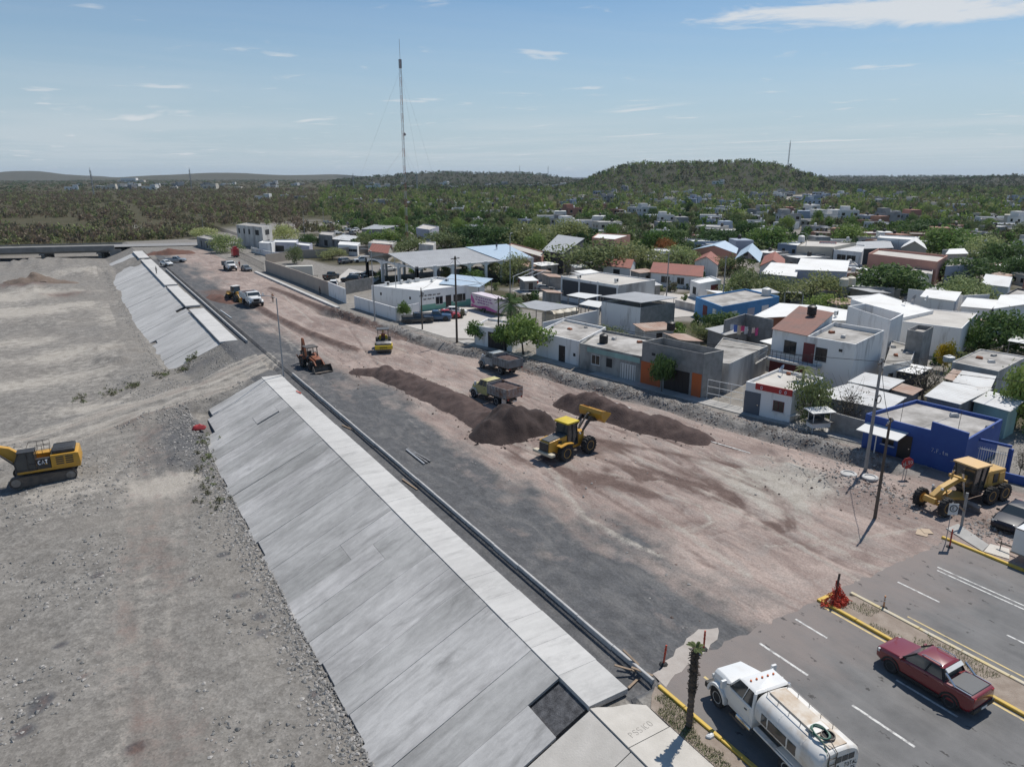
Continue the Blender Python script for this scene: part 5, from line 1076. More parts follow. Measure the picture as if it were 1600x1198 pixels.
tr = box_trailer('mobile_clinic_trailer', 'mobile clinic trailer with pink and white banner parked before the clinic', (mid_.x+1.4, mid_.y+.4, .06), hd(p0_.x-p1_.x, p0_.y-p1_.y), 8.8, 2.4, 2.4, mat('banner_white', (.66,.60,.62), .6, (.60,.50,.55), .8))
mat('banner_pink', (.50, .10, .30), .6); mat('banner_violet', (.30, .10, .30), .6)
MB().prism([(-4.2,.55),(4.2,.55),(4.2,1.0),(2,.85),(-1,1.25),(-4.2,.8)], 1.212, 1.222).build('banner_wave', 'banner_pink', tr); MB().prism([(3.2,1.9),(4.2,2.75),(4.3,1.6),(3.6,1.2),(4.2,.9),(2.9,1.3)], 1.213, 1.224).build('banner_butterfly', 'banner_pink', tr)
def scribble(par, name, M4, w, h, m_, r, seed):
    """a line of handwriting too small to read: joined loops and strokes"""
    q = random.Random(seed); x = -w/2; mb = MB()
    while x < w/2:
        wl = q.uniform(h*1.2, h*3.5); pts = []; n = int(wl/h*6)+4
        for i in range(n): pts.append(M4 @ Vector((x+wl*i/n, h*(.5*math.sin(i*1.9+q.random())+.3*q.random()), 0)))
        mb.tube(pts, r, 3); x += wl+h*.7
    return mb.build(name, m_, par)
for z_, w_ in ((2.4, 4.6), (1.95, 5.0), (1.5, 3.6)): scribble(tr, 'banner_writing', plane_to((.3,1.216,z_), (-1,0,0), (0,0,1)), w_, .24, 'banner_violet', .03, int(z_*100))
p = g(457,434); box_trailer('camper_trailer', 'cream camper trailer with a round window behind the tan wall', (p.x+1.5, p.y-1, 0), hd(1, -.35), 6.2, 2.3, 2.3, mat('cream_paint', (.62, .60, .53), .6))

# ============================================================ SOIL HEAPS
mat('soil_dark', (.062, .041, .036), 1, (.102, .070, .061), 1.2, .9, 7); mat('soil_darker', (.034, .023, .021), 1, (.058, .040, .036), 1.5, .9, 7); mat('soil_red', (.17, .085, .062), 1, (.12, .07, .055), 1, .8, 7); mat('soil_brown', (.13, .095, .072), 1, (.19, .15, .12), 1, .8, 7)
def heap(name, label, pts, m_, seed, res=.26):
    """spoil heap over a ridge line: pts of (x, y, half width, height)"""
    P = [(a[0], a[1]) for a in pts]; x0 = min(a[0]-a[2] for a in pts)-1; x1 = max(a[0]+a[2] for a in pts)+1; y0 = min(a[1]-a[2] for a in pts)-1; y1 = max(a[1]+a[2] for a in pts)+1
    X, Y = np.meshgrid(np.arange(x0, x1, res), np.arange(y0, y1, res), indexing='ij'); Z = np.full(X.shape, -1.0)
    for (ax, ay, aw, ah), (bx, by, bw, bh) in zip(pts[:-1], pts[1:]):
        dx, dy = bx-ax, by-ay; t = np.clip(((X-ax)*dx+(Y-ay)*dy)/(dx*dx+dy*dy+1e-9), 0, 1); d = np.hypot(X-ax-t*dx, Y-ay-t*dy)
        w = (aw+(bw-aw)*t)*(1+.5*fbm(X/2.2, Y/2.2, seed)); h = (ah+(bh-ah)*t)*(1+.9*fbm(X/1.6, Y/1.6, seed+3))
        s = np.clip(1-d/w, -.3, 1); Z = np.maximum(Z, h*(np.where(s > 0, 1-(1-np.clip(s*1.25, 0, 1))**1.25, s)))
    Z = Z+(.30*fbm(X/.8, Y/.8, seed+5)+.16*fbm(X/.3, Y/.3, seed+6, 2))*np.clip(Z*2, 0, 1); base = hgt(X, Y); keep = Z > -.12
    nx_, ny_ = X.shape; I_ = np.arange(nx_*ny_).reshape(nx_, ny_); F = np.stack([I_[:-1,:-1], I_[1:,:-1], I_[1:,1:], I_[:-1,1:]], -1).reshape(-1, 4)
    F = F[keep.ravel()[F].any(1)]; used, inv_ = np.unique(F, return_inverse=True)
    V = np.stack([X, Y, base+Z-.02], -1).reshape(-1, 3)[used]
    c0 = V.mean(0); c0[2] = 0; o = rawmesh(name, V-c0, inv_.reshape(-1, 4), m_, smooth=True); o.location = c0; return tag(o, label, 'soil heap')
heap('soil_windrow', 'long dark soil windrow along the edge of the grey gravel lane', [(28.0,82.0,1.2,.45),(30.2,79.5,1.9,1.05),(31.2,75,2.2,.95),(32.0,69,2.4,.9),(32.5,62,2.3,.8),(32.7,57,2.4,.95)], 'soil_dark', 70)
heap('soil_heap', 'tall dark damp soil heap behind the yellow wheel loader', [(31.4,54.2,2.6,1.6),(33.3,54.6,3.6,2.5),(35.2,54.3,2.6,1.7)], 'soil_darker', 75)
heap('soil_heap', 'long dumped soil heap under the raised loader bucket', [(42.2,58,1.6,1.1),(43.2,55.5,2.3,1.65),(44.6,50.5,2.3,1.25),(45.6,46.8,2.2,1.1),(46.3,43.6,1.8,.85)], 'soil_dark', 80)
p = g(365,462); heap('soil_heap', 'flat red soil pile beside the dusty wheel loader', [(22.6,152,1.5,.5),(23.4,147,2.0,.9),(24.2,142.5,1.3,.4)], 'soil_red', 85)
p = g(65,438,BED+1.5); heap('soil_heap', 'brown spoil pile on the riverbed near the bridge', [(p.x-3,p.y,4,1.0),(p.x+.5,p.y,4.5,2.2),(p.x+4,p.y-1,4,.8)], 'soil_brown', 88, .6)
p = g(265,397); heap('soil_heap', 'reddish spoil heap at the end of the road by the bridge approach', [(p.x-4,p.y+1,2.5,.8),(p.x,p.y,3,1.6),(p.x+5,p.y,2.5,.9)], 'soil_red', 91, .6)
# ============================================================ BUILDINGS
mat('white_wall', (.79, .78, .76), .85, (.44, .42, .39), 1.1, .05, stretch=(1, 1, .2), lo=.54, hi=.76, var=.03); mat('white_stain', (.74, .73, .71), .9, (.22, .21, .205), .55, .05, stretch=(1, 1, .22), lo=.53, hi=.72); mat('white_dirty', (.62, .60, .565), .9, (.30, .28, .26), .5, .05, stretch=(1, 1, .3), lo=.42, hi=.7, var=.05)
mat('block_grey', (.31, .303, .29), .95, (.21, .205, .195), 1.2, .2, 6, var=.08); mat('tan_wall', (.42, .36, .30), .9, (.36, .31, .265), .3, .05); mat('blue_wall', (.020, .062, .26), .7, (.03, .085, .30), .6); mat('orange_wall', (.52, .13, .035), .8, (.42, .11, .04), .6); mat('teal_wall', (.30, .47, .43), .85, (.22, .31, .29), .5, .05, stretch=(1, 1, .3)); mat('aged_wall', (.36, .36, .34), .9, (.16, .155, .145), .6, .1, stretch=(1, 1, .35), lo=.4, hi=.65)
mat('pink_wall', (.58, .30, .23), .85, (.52, .27, .21), .4); mat('salmon_wall', (.55, .27, .21), .85); mat('beige_wall', (.52, .47, .39), .85, (.45, .41, .35), .5, var=.08); mat('brick_orange', (.36, .14, .075), .9, (.28, .11, .06), 1.5, .2, 8); mat('maroon', (.14, .03, .03), .7); mat('dark_wall', (.07, .07, .075), .8); mat('clinic_green', (.16, .36, .29), .7); mat('sky_blue_wall', (.10, .29, .55), .8, (.08, .24, .46), .7); mat('lilac_wall', (.42, .43, .50), .85, (.38, .38, .43), .5); mat('yellowish_wall', (.52, .49, .30), .85)
mat('weathered_roof', (.45, .43, .40), .95, (.21, .195, .175), .45, .25, 5, lo=.38, hi=.66, var=.10); mat('white_roof', (.74, .735, .71), .8, (.62, .60, .56), .3, .05, lo=.45, hi=.8); mat('cream_roof', (.56, .53, .48), .9, (.44, .41, .37), .3, .1, 5)
wavemat('sheet_white', (.60, .60, .585), (.48, .47, .45), .7, .5, (.30, .25, .21)); wavemat('sheet_grey', (.40, .40, .395), (.33, .325, .32), .7, .45); wavemat('sheet_blue', (.47, .57, .66), (.42, .52, .61), .7, .4); wavemat('sheet_rust', (.33, .20, .14), (.42, .34, .28), .7, .7, (.2, .09, .05)); wavemat('tile_red', (.31, .115, .085), (.25, .105, .08), .7, .8); wavemat('tile_brown', (.25, .125, .095), (.19, .12, .10), .7, .85, (.12, .10, .09))
mat('door_dark', (.03, .024, .022), .6); mat('door_grey', (.10, .115, .14), .6); mat('window_dark', (.02, .022, .024), .15, spec=.6); mat('frame_white', (.6, .6, .58), .6); mat('iron', (.035, .033, .032), .6)
mat('awning_white', (.62, .62, .60), .6); mat('red_sign', (.38, .03, .03), .6); mat('tank_black', (.015, .015, .016), .5); mat('plastic_cream', (.55, .50, .40), .6); mat('ac_white', (.6, .6, .58), .5)
def opening(par, a, b, n, t, z0, w, h, kind, m_=None):
    d = (b-a).normalized(); c = a+(b-a)*t; M4 = Matrix(((d.x,n.x,0,c.x),(d.y,n.y,0,c.y),(0,0,1,z0),(0,0,0,1)))
    def bx(x0,x1,y0,y1,z0_,z1): return [M4 @ Vector(q) for q in ((x0,y0,z0_),(x1,y0,z0_),(x1,y1,z0_),(x0,y1,z0_),(x0,y0,z1),(x1,y0,z1),(x1,y1,z1),(x0,y1,z1))]
    if kind == 'door':
        o = MB().hexa(bx(-w/2,w/2,-.05,.04,0,h)).build('door', m_ or 'door_dark', par); MB().hexa(bx(w*.32,w*.4,.04,.08,h*.45,h*.5)).build('handle', 'hydraulic', o)
    elif kind == 'hole': o = MB().hexa(bx(-w/2,w/2,-.05,.012,0,h)).build('opening', 'interior', par)
    elif kind == 'panel': o = MB().hexa(bx(-w/2,w/2,-.05,.02,0,h)).build('wall_panel', m_, par)
    elif kind == 'gate':
        o = MB().hexa(bx(-w/2,w/2,-.05,.03,0,h)).build('gate', m_ or 'door_dark', par); q = MB()
        for k in range(6): x = -w/2+w*(k+.5)/6; q.hexa(bx(x-.02,x+.02,.03,.06,.05,h-.05))
        q.build('gate_rib', 'iron', o)
    else:
        o = MB().hexa(bx(-w/2-.06,w/2+.06,-.04,.03,-.06,h+.06)).build('window', m_ or 'frame_white', par); MB().hexa(bx(-w/2,w/2,.0,.036,0,h)).build('pane', 'window_dark', o); q = MB()
        q.hexa(bx(-.025,.025,.036,.06,0,h)); q.build('mullion', m_ or 'frame_white', o)
        if h > .7: MB().hexa(bx(-w/2-.1,w/2+.1,-.02,.12,-.14,-.065)).build('sill', 'frame_white', o)
    return o
def corners(q, h): return [g(px, py, h) for px, py in q]
def wallbox(par, P, h, wall, roof, par_h=.3, th=.16, side=None, z0=-.2, loc=Vector((0,0,0))):
    P = [Vector((p.x, p.y, 0))-Vector((loc.x, loc.y, 0)) for p in P]; c = sum(P, Vector())/len(P)
    Q = [p+(c-p).normalized()*th*1.4 for p in P]; n = len(P); mb = MB()
    V = [(p.x,p.y,z0) for p in P]+[(p.x,p.y,h) for p in P]+[(q.x,q.y,h) for q in Q]+[(q.x,q.y,h-par_h-.05) for q in Q]; mb.v = V
    for i in range(n):
        j = (i+1) % n; mb.f += [(i,j,n+j,n+i),(n+i,n+j,2*n+j,2*n+i),(2*n+i,2*n+j,3*n+j,3*n+i)]; mb.m += [1 if side and i in side[1] else 0, 0, 0]
    mb.build('wall', [wall, side[0]] if side else wall, par); MB().slab([(q.x,q.y) for q in Q], h-par_h-.25, h-par_h).build('roof', roof, par); return P
def gable(par, P, h, rise, roof, wall, ridge=0, over=.35, loc=Vector((0,0,0)), walls=True, th=.1, z0=-.2):
    P = [Vector((p.x, p.y, 0))-Vector((loc.x, loc.y, 0)) for p in P]
    if ridge == 1: P = P[1:]+P[:1]
    c = sum(P, Vector())/4; E_ = [p+(p-c).normalized()*over for p in P]
    r0, r1 = (E_[0]+E_[3])/2, (E_[1]+E_[2])/2; up = lambda v, z: (v.x, v.y, z); drop = rise*.12
    for a, b in ((E_[0], E_[1]), (E_[3], E_[2])):
        MB().hexa([up(a,h-drop-th),up(b,h-drop-th),up(r1,h+rise-th),up(r0,h+rise-th),up(a,h-drop),up(b,h-drop),up(r1,h+rise),up(r0,h+rise)]).build('roof', roof, par)
    if walls:
        w0, w1 = (P[0]+P[3])/2, (P[1]+P[2])/2; zt = h+rise*.93-th
        MB().add([up(p,z0) for p in P]+[up(p,h-th) for p in P]+[up(w0,zt),up(w1,zt)], [(0,1,5,4),(2,3,7,6),(1,2,6,9,5),(3,0,4,8,7)]).build('wall', wall, par)
    return P
def outn(P, i):
    a, b = P[i], P[(i+1) % 4]; d = (b-a).normalized(); n = Vector((d.y, -d.x, 0)); c = sum(P, Vector())/4
    return a, b, (n if n.dot(a-c) > 0 else -n)
def bld(name, label, q, h, wall, roof='weathered_roof', kind='flat', wins=(), par_h=.3, side=None, rise=1.2, ridge=0, cat='house', group=None, parent=None, over=.35, walls=True, extra=None):
    P3 = corners(q, h); c = sum(P3, Vector())/4; loc = Vector((c.x, c.y, 0))
    B = parent or empty(name, loc, 0, label, cat, group)
    if parent: loc = parent.location
    if kind == 'flat': P = wallbox(B, P3, h, wall, roof, par_h, side=side, loc=loc)
    elif kind == 'gable': P = gable(B, P3, h, rise, roof, wall, ridge, over, loc, walls)
    elif kind == 'shed':
        P = [Vector((p.x, p.y, 0))-Vector((loc.x, loc.y, 0)) for p in P3]; cc = sum(P, Vector())/4; E_ = [p+(p-cc).normalized()*over for p in P]; dz = [0, 0, rise, rise]
        MB().hexa([(e.x,e.y,h+z-.06) for e, z in zip(E_, dz)]+[(e.x,e.y,h+z) for e, z in zip(E_, dz)]).build('roof', roof, B)
        if walls: MB().hexa([(p.x,p.y,-.2) for p in P]+[(p.x,p.y,h+z-.07) for p, z in zip(P, dz)]).build('wall', wall, B)
        else:
            for p in P: MB().tube([(p.x,p.y,0),(p.x,p.y,h-.04)], .07, 6).build('post', 'steel_worn', B)
    for e, t, z0, w, hh, k, *mm in wins:
        a, b, n = outn(P, e); opening(B, a, b, n, t, z0, w, hh, k, mm[0] if mm else None)
    if extra: extra(B, P, h)
    return B
def on_edge(P, e, t, out, z): a, b, n = outn(P, e); v = a+(b-a)*t+n*out; return Vector((v.x, v.y, z))
def water_tank(label, px, py, z, r=.55, h=1.2, m_='tank_black', group=None):
    p = g(px, py, z); c = empty('water_tank', p, 0, label, 'water tank', group)
    MB().lathe([(r*.95,0),(r,.05),(r,h*.3),(r*.97,h*.33),(r,h*.36),(r,h*.62),(r*.97,h*.65),(r,h*.68),(r,h*.85),(r*.55,h),(r*.3,h)], (0,0,0), 'z', 18).build('tank', m_, c, smooth=True); MB().lathe([(r*.3,0),(r*.3,.1),(r*.05,.12)], (0,0,h), 'z', 12).build('lid', m_, c); return c
def ac_unit(label, px, py, z, rz=.3):
    p = g(px, py, z); c = empty('air_conditioner', p, rz, label, 'air conditioner'); MB().box(-.45,.45,-.18,.18,.05,.7).build('case', 'ac_white', c, bevel=.03); MB().lathe([(.24,0),(.24,.02)], (.1,-.2,.38), 'y', 14).build('fan_grille', 'iron', c)
    for x in (-.35, .35): MB().box(x-.03,x+.03,-.16,.16,0,.05).build('foot', 'iron', c)
# --- street row
def blue_extra(B, P, h):
    a = on_edge(P,0,.03,.01,2.35); b = on_edge(P,0,.46,.01,2.35); a2 = on_edge(P,0,.03,1.9,2.05); b2 = on_edge(P,0,.46,1.9,2.05); up = Vector((0,0,.06))
    MB().hexa([a2,b2,b,a,a2+up,b2+up,b+up,a+up]).build('awning', 'awning_white', B)
    for t in (.24,): v = on_edge(P,0,t,1.75,0); MB().tube([v, v+Vector((0,0,2.06))], .05, 8).build('awning_post', 'awning_white', B)
    a_, b_, n = outn(P, 0); d = (b_-a_).normalized(); put_text(B, 'wall_scrawl', '7.F.tm', .32, plane_to(on_edge(P,0,.78,.02,1.35), d, (0,0,1)), 'graffiti_white', .016)
    u = on_edge(P,0,.66,.0,0); v = on_edge(P,0,1.0,.0,0); w = n*-.18
    MB().hexa([u+Vector((0,0,h-.02)),v+Vector((0,0,h-.02)),v+w+Vector((0,0,h-.02)),u+w+Vector((0,0,h-.02)),u+Vector((0,0,h+.75)),v+Vector((0,0,h+.55)),v+w+Vector((0,0,h+.55)),u+w+Vector((0,0,h+.75))]).build('raised_parapet', 'blue_wall', B)
    for t, e in ((.3,0),(.85,0)):
        q = on_edge(P,e,t,-1.2,h-.3); MB().tube([q, q+Vector((.1,0,2.1))], .02, 5).build('rebar', 'iron', B)
bld('blue_house', 'blue single storey house with white awning and grey weathered flat roof', [(1353,646),(1512,687),(1567,655),(1432,624)], 3.1, 'blue_wall', wins=[(0,.44,.02,1.1,2.1,'door'),(0,.27,.9,1.0,.9,'window','blue_wall')], extra=blue_extra)
def shop_extra(B, P, h):
    a, b, n = outn(P, 0); d = (b-a).normalized(); u = a+(b-a)*.22; v = b
    MB().hexa([u+n*.02+Vector((0,0,h-.55)),v+n*.02+Vector((0,0,h-.55)),v+n*.1+Vector((0,0,h-.55)),u+n*.1+Vector((0,0,h-.55)),u+n*.02+Vector((0,0,h+.08)),v+n*.02+Vector((0,0,h+.08)),v+n*.1+Vector((0,0,h+.08)),u+n*.1+Vector((0,0,h+.08))]).build('red_fascia', 'red_sign', B)
    put_text(B, 'fascia_lettering', 'O      O O', .34, plane_to(on_edge(P,0,.62,.11,h-.45), d, (0,0,1)), 'graffiti_white', .03)
SHOP = bld('white_shop', 'small white shop with red fascia band and grey double door', [(1166,596),(1239,611),(1287,590),(1216,576)], 3.3, 'white_wall', 'cream_roof', wins=[(0,.17,.02,1.7,2.35,'door','door_grey'),(0,.74,1.0,1.0,.95,'window','maroon')], extra=shop_extra, cat='shop')
def or_extra(B, P, h):
    a, b, n = outn(P, 0); d = (b-a).normalized()
    for t0, t1, m_ in ((0,.34,'orange_wall'),(.84,.985,'orange_wall')):
        u, v = a+(b-a)*t0, a+(b-a)*t1; MB().hexa([u+n*.005,v+n*.005,v+n*.05,u+n*.05,u+n*.005+Vector((0,0,2.7)),v+n*.005+Vector((0,0,2.7)),v+n*.05+Vector((0,0,2.7)),u+n*.05+Vector((0,0,2.7))]).build('orange_panel', m_, B)
ORG = bld('orange_house', 'grey block house with bright orange street panels and dark garage door', [(1004,533),(1101,553),(1131,547),(1035,527)], 5.0, 'block_grey', wins=[(0,.6,.02,3.3,2.55,'gate'),(0,.2,3.6,.5,.3,'hole')], extra=or_extra, par_h=.9)
bld('orange_house_wing', '', [(1101,563),(1140,568),(1200,540),(1130,527)], 3.4, 'white_dirty', parent=ORG, par_h=.15)
bld('teal_house', 'faded teal house with weathered front and white patterned gate', [(906,536),(1003,557),(1033,531),(938,514)], 3.2, 'aged_wall', side=('teal_wall', (1,)), wins=[(0,.80,.05,2.2,1.9,'gate','frame_white'),(0,.28,1.0,1.2,1.1,'window'),(0,.5,1.0,.9,1.1,'hole'),(0,.55,2.35,8.0,.6,'panel','teal_wall')])
bld('white_house', 'low white house with dark door between the teal house and street trees', [(838,518),(905,533),(947,511),(882,498)], 3.3, 'white_wall', wins=[(0,.62,.02,1.1,2.2,'door'),(0,.9,1.2,.4,.4,'hole')])
bld('white_garage', 'white garage with wide dark gate behind the leaning utility pole', [(741,508),(800,518),(823,505),(762,497)], 2.9, 'white_wall', wins=[(0,.62,.02,3.4,2.3,'gate')], cat='garage')
# two storey house with tiled wing
def two_extra(B, P, h):
    a, b, n = outn(P, 0); d = (b-a).normalized(); z = 3.0
    u, v = on_edge(P,0,-.72,.0,z-.25), on_edge(P,0,.38,.0,z-.25); w = n*1.3; up = Vector((0,0,.25))
    MB().hexa([u+w,v+w,v,u,u+w+up,v+w+up,v+up,u+up]).build('balcony', 'cast_pale', B); q = MB(); k = 0
    for k in range(12): x = u+w+(v-u)*(k/11)+up-n*.06; q.tube([x, x+Vector((0,0,.95))], .025, 5)
    q.tube([u+w+up+Vector((0,0,.95))-n*.06, v+w+up+Vector((0,0,.95))-n*.06], .03, 5); q.tube([u+w+up+Vector((0,0,.5))-n*.06, v+w+up+Vector((0,0,.5))-n*.06], .02, 5); q.build('balcony_rail', 'iron', B)
    S = MB()
    for k in range(13):
        x = u+w*.5-d*(.25+k*.27); S.hexa([x-d*.14-n*.5+Vector((0,0,-.08-k*.21+.25)),x+d*.14-n*.5+Vector((0,0,-.08-k*.21+.25)),x+d*.14+n*.5+Vector((0,0,-.08-k*.21+.25)),x-d*.14+n*.5+Vector((0,0,-.08-k*.21+.25)),x-d*.14-n*.5+Vector((0,0,-k*.21+.25)),x+d*.14-n*.5+Vector((0,0,-k*.21+.25)),x+d*.14+n*.5+Vector((0,0,-k*.21+.25)),x-d*.14+n*.5+Vector((0,0,-k*.21+.25))])
    S.build('stairs', 'cast_pale', B); q = MB(); q.tube([u+w+up+Vector((0,0,.9)), u+w-d*3.5+Vector((0,0,-1.9))], .04, 6); q.build('stair_rail', 'frame_white', B)
TWO = bld('two_storey_house', 'two storey white stained house with brown tiled wing, balcony and outside stairs', [(1262,525),(1337,538),(1382,516),(1304,503)], 6.0, 'white_stain', wins=[(0,.06,3.02,1.3,2.2,'door','maroon'),(0,.33,3.5,1.2,1.4,'window','iron'),(0,.72,4.9,.4,.3,'hole')], extra=two_extra, par_h=.5)
bld('x', '', [(1208,513),(1262,524),(1300,500),(1248,489)], 5.9, 'white_wall', 'tile_brown', 'shed', rise=.9, over=.3, parent=TWO, wins=[(0,.55,3.4,1.5,1.4,'window','iron'),(0,.5,.2,4.6,2.4,'panel','maroon')])
water_tank('black water tank standing beside the brown tiled roof', 1268, 492, 6.7)
bld('white_compound', 'large white flat roofed building with satellite dishes behind the two storey house', [(1330,467),(1411,496),(1459,485),(1374,458)], 4.6, 'white_wall', 'white_roof', par_h=.06, cat='building')
bld('white_tower_house', 'white block with an open roof well beside the large white roof', [(1325,478),(1392,500),(1412,490),(1352,474)], 6.2, 'white_wall', 'weathered_roof', par_h=1.6)
bld('long_white_house', 'long white walled house with cream roof behind the grey block tower', [(1404,501),(1503,513),(1527,489),(1444,482)], 4.2, 'white_wall', 'cream_roof', par_h=.08, wins=[(0,.2,2.6,.4,.4,'hole')])
bld('block_tower', 'bare grey concrete block tower beside the yellow flowering tree', [(1418,515),(1443,519),(1459,510),(1435,507)], 5.6, 'block_grey', par_h=.5, cat='tower')
bld('old_roof_house', 'low stained house with cluttered weathered roof beside the two storey house', [(1381,572),(1424,563),(1432,541),(1394,532)], 3.2, 'white_dirty', wins=[(0,.3,.3,.9,1.9,'hole'),(0,.75,.6,1.0,1.0,'hole')], par_h=.15)
bld('flat_roof_house', 'house with wide brown stained flat roof below the dark leafy tree', [(1488,565),(1560,580),(1605,557),(1532,545)], 3.2, 'white_dirty', par_h=.12)
bld('tin_shed', 'pale corrugated shed roof behind the blue house beside the dry shrubs', [(1449,618),(1500,630),(1545,613),(1475,602)], 2.9, 'block_grey', 'sheet_white', 'shed', rise=.35, cat='shed')
bld('tin_shed', 'lean-to with rusty pitted roof sheets and teal wall behind the blue house', [(1523,626),(1576,641),(1592,632),(1538,615)], 2.8, 'teal_wall', 'sheet_white', 'shed', rise=.4, cat='shed')
bld('tin_shed', 'long pale corrugated roof beside the utility pole with coiled cable', [(1271,616),(1384,638),(1410,625),(1330,604)], 2.6, 'block_grey', 'sheet_white', 'shed', rise=.3, cat='shed')
bld('tin_shed', 'bright corrugated roof below the two storey white house', [(1330,596),(1386,607),(1408,598),(1353,587)], 3.0, 'block_grey', 'sheet_white', 'shed', rise=.3, cat='shed')
bld('tin_shed', 'small rusty brown roof between the pale corrugated roofs', [(1392,607),(1424,616),(1436,610),(1404,601)], 2.9, 'block_grey', 'sheet_rust', 'shed', rise=.2, cat='shed')
bld('tin_shed', 'white and rusty roofed shed beside the leafy vine', [(1493,596),(1545,606),(1552,592),(1505,584)], 2.8, 'dark_wall', 'sheet_white', 'shed', rise=.3, cat='shed')
bld('tin_shed', 'rusty roof sheet beside the leafy vine', [(1478,590),(1500,597),(1522,588),(1490,580)], 2.7, 'dark_wall', 'sheet_rust', 'shed', rise=.2, cat='shed')
bld('tin_shed', 'small white plastic covered shelter among dry branches', [(1402,578),(1435,584),(1452,577),(1420,571)], 2.4, 'dark_wall', 'white_roof', 'shed', rise=.2, cat='shed')
# second row
def canopy_extra(B, P, h):
    c_ = [p*1.05 for p in P]; MB().hexa([(p.x,p.y,h+.75) for p in c_]+[(p.x,p.y,h+.83) for p in c_]).build('shade_roof', 'sheet_grey', B)
    for p in P: MB().tube([(p.x*.96,p.y*.96,h),(p.x*.96,p.y*.96,h+.75)], .05, 6).build('post', 'steel_worn', B)
bld('block_building', 'white fronted building with grey block side and raised grey sheet roof', [(940,471),(1001,481),(1055,473),(992,464)], 4.2, 'white_wall', side=('block_grey', (1,)), extra=canopy_extra, cat='building')
def pan_extra(B, P, h):
    for k in range(4): a, b, n = outn(P, 0); v = a+(b-a)*(k/3); MB().tube([v+n*.02+Vector((0,0,0)), v+n*.02+Vector((0,0,h+.15))], .22, 4).build('column', 'white_wall', B)
bld('panel_building', 'flat roofed hall with dark grey front panels and white columns', [(878,432),(965,446),(1024,437),(938,425)], 4.6, 'white_wall', 'cream_roof', side=('white_dirty', (1,)), wins=[(0,.17,.9,5.4,3.2,'panel','dark_wall'),(0,.5,.9,5.4,3.2,'panel','dark_wall'),(0,.83,.9,5.4,3.2,'panel','dark_wall')], extra=pan_extra, par_h=.2, cat='building')
for px, py in ((963,443),(905,437)): ac_unit('boxy air conditioner on the roof edge of the panel fronted hall' if px > 950 else 'air conditioner on the dark panelled hall roof by the trees', px, py-2, 4.5)
CLN = bld('clinic', 'white clinic with green painted base and flat white roof', [(580,446),(656,454),(757,442),(684,432)], 3.8, 'white_wall', 'white_roof', wins=[(1,.5,.02,14.5,1.15,'panel','clinic_green'),(1,.28,1.0,1.5,1.3,'window'),(1,.42,.05,1.2,2.3,'door'),(1,.55,1.0,1.5,1.3,'window'),(1,.64,1.0,1.3,1.3,'window'),(0,.2,2.2,.4,.5,'hole'),(0,.8,2.0,.4,.5,'hole')], par_h=.45, cat='building')
CP = corners([(580,446),(656,454),(757,442),(684,432)], 3.8); dd_ = (CP[2]-CP[1]).normalized(); nn_ = Vector((dd_.y, -dd_.x, 0)); tt = CP[1]+(CP[2]-CP[1])*.13+nn_*.03
for z_, w_ in ((2.75, 4.2), (2.1, 2.4)): scribble(CLN, 'wall_writing', Matrix.Translation(-CLN.location) @ plane_to((tt.x, tt.y, z_), dd_, (0,0,1)), w_, .3, 'graffiti_grey', .035, int(z_*100))
for i, (px, py) in enumerate([(605,446),(628,443),(640,442),(652,440),(675,440),(698,441)]): ac_unit(['air conditioner at the corner of the clinic roof', 'small rooftop cooler behind the clinic parapet', 'air conditioner in the middle of the white clinic roof', 'rooftop cooler beside the blue sheet canopy', 'round cooler beside the curved clinic parapet', 'air conditioner near the right clinic parapet'][i], px, py, 3.4, i)
bld('blue_canopy', 'pale blue sheet canopy behind the clinic roof', [(688,443),(748,448),(768,437),(706,430)], 3.6, '', 'sheet_blue', 'shed', rise=.2, walls=False, cat='canopy')
# arched market canopy, open on columns
MK = bld('market_canopy', 'large grey corrugated market canopy on white arched columns', [(573,401),(651,417),(831,402),(757,386)], 5.0, '', 'sheet_grey', 'gable', rise=1.8, ridge=1, walls=False, over=.6, cat='canopy')
MP = [Vector((p.x, p.y, 0)) for p in corners([(573,401),(651,417),(831,402),(757,386)], 5.0)]
def colrow(a, b, n, par, loc):
    for k in range(n):
        p = a+(b-a)*k/(n-1)-loc; MB().box(-.3,.3,-.3,.3,0,5.0).build('column', 'white_wall', par, p, bevel=.03)
        if k < n-1:
            q = a+(b-a)*(k+1)/(n-1)-loc; d = (q-p); pts = [p+d*t for t in np.linspace(0, 1, 9)]; zs = [3.6+1.0*math.sin(math.pi*t)**.6 for t in np.linspace(0, 1, 9)]
            mb = MB(); nr = Vector((d.y, -d.x, 0)).normalized()*.15
            for i in range(8): mb.hexa([(pts[i]-nr)+Vector((0,0,zs[i])),(pts[i+1]-nr)+Vector((0,0,zs[i+1])),(pts[i+1]+nr)+Vector((0,0,zs[i+1])),(pts[i]+nr)+Vector((0,0,zs[i])),(pts[i]-nr)+Vector((0,0,4.9)),(pts[i+1]-nr)+Vector((0,0,4.9)),(pts[i+1]+nr)+Vector((0,0,4.9)),(pts[i]+nr)+Vector((0,0,4.9))])
            mb.build('arch', 'white_wall', par)
ml = MK.location.copy(); ml.z = 0
colrow(MP[0], MP[1], 4, MK, ml); colrow(MP[1], MP[2], 8, MK, ml); colrow(MP[0], MP[3], 8, MK, ml)
u = MP[1]+(MP[2]-MP[1])*.70; v = MP[2]; w = (MP[2]+MP[3])/2; x = (MP[1]+MP[0])/2+((MP[2]+MP[3])/2-(MP[1]+MP[0])/2)*.62
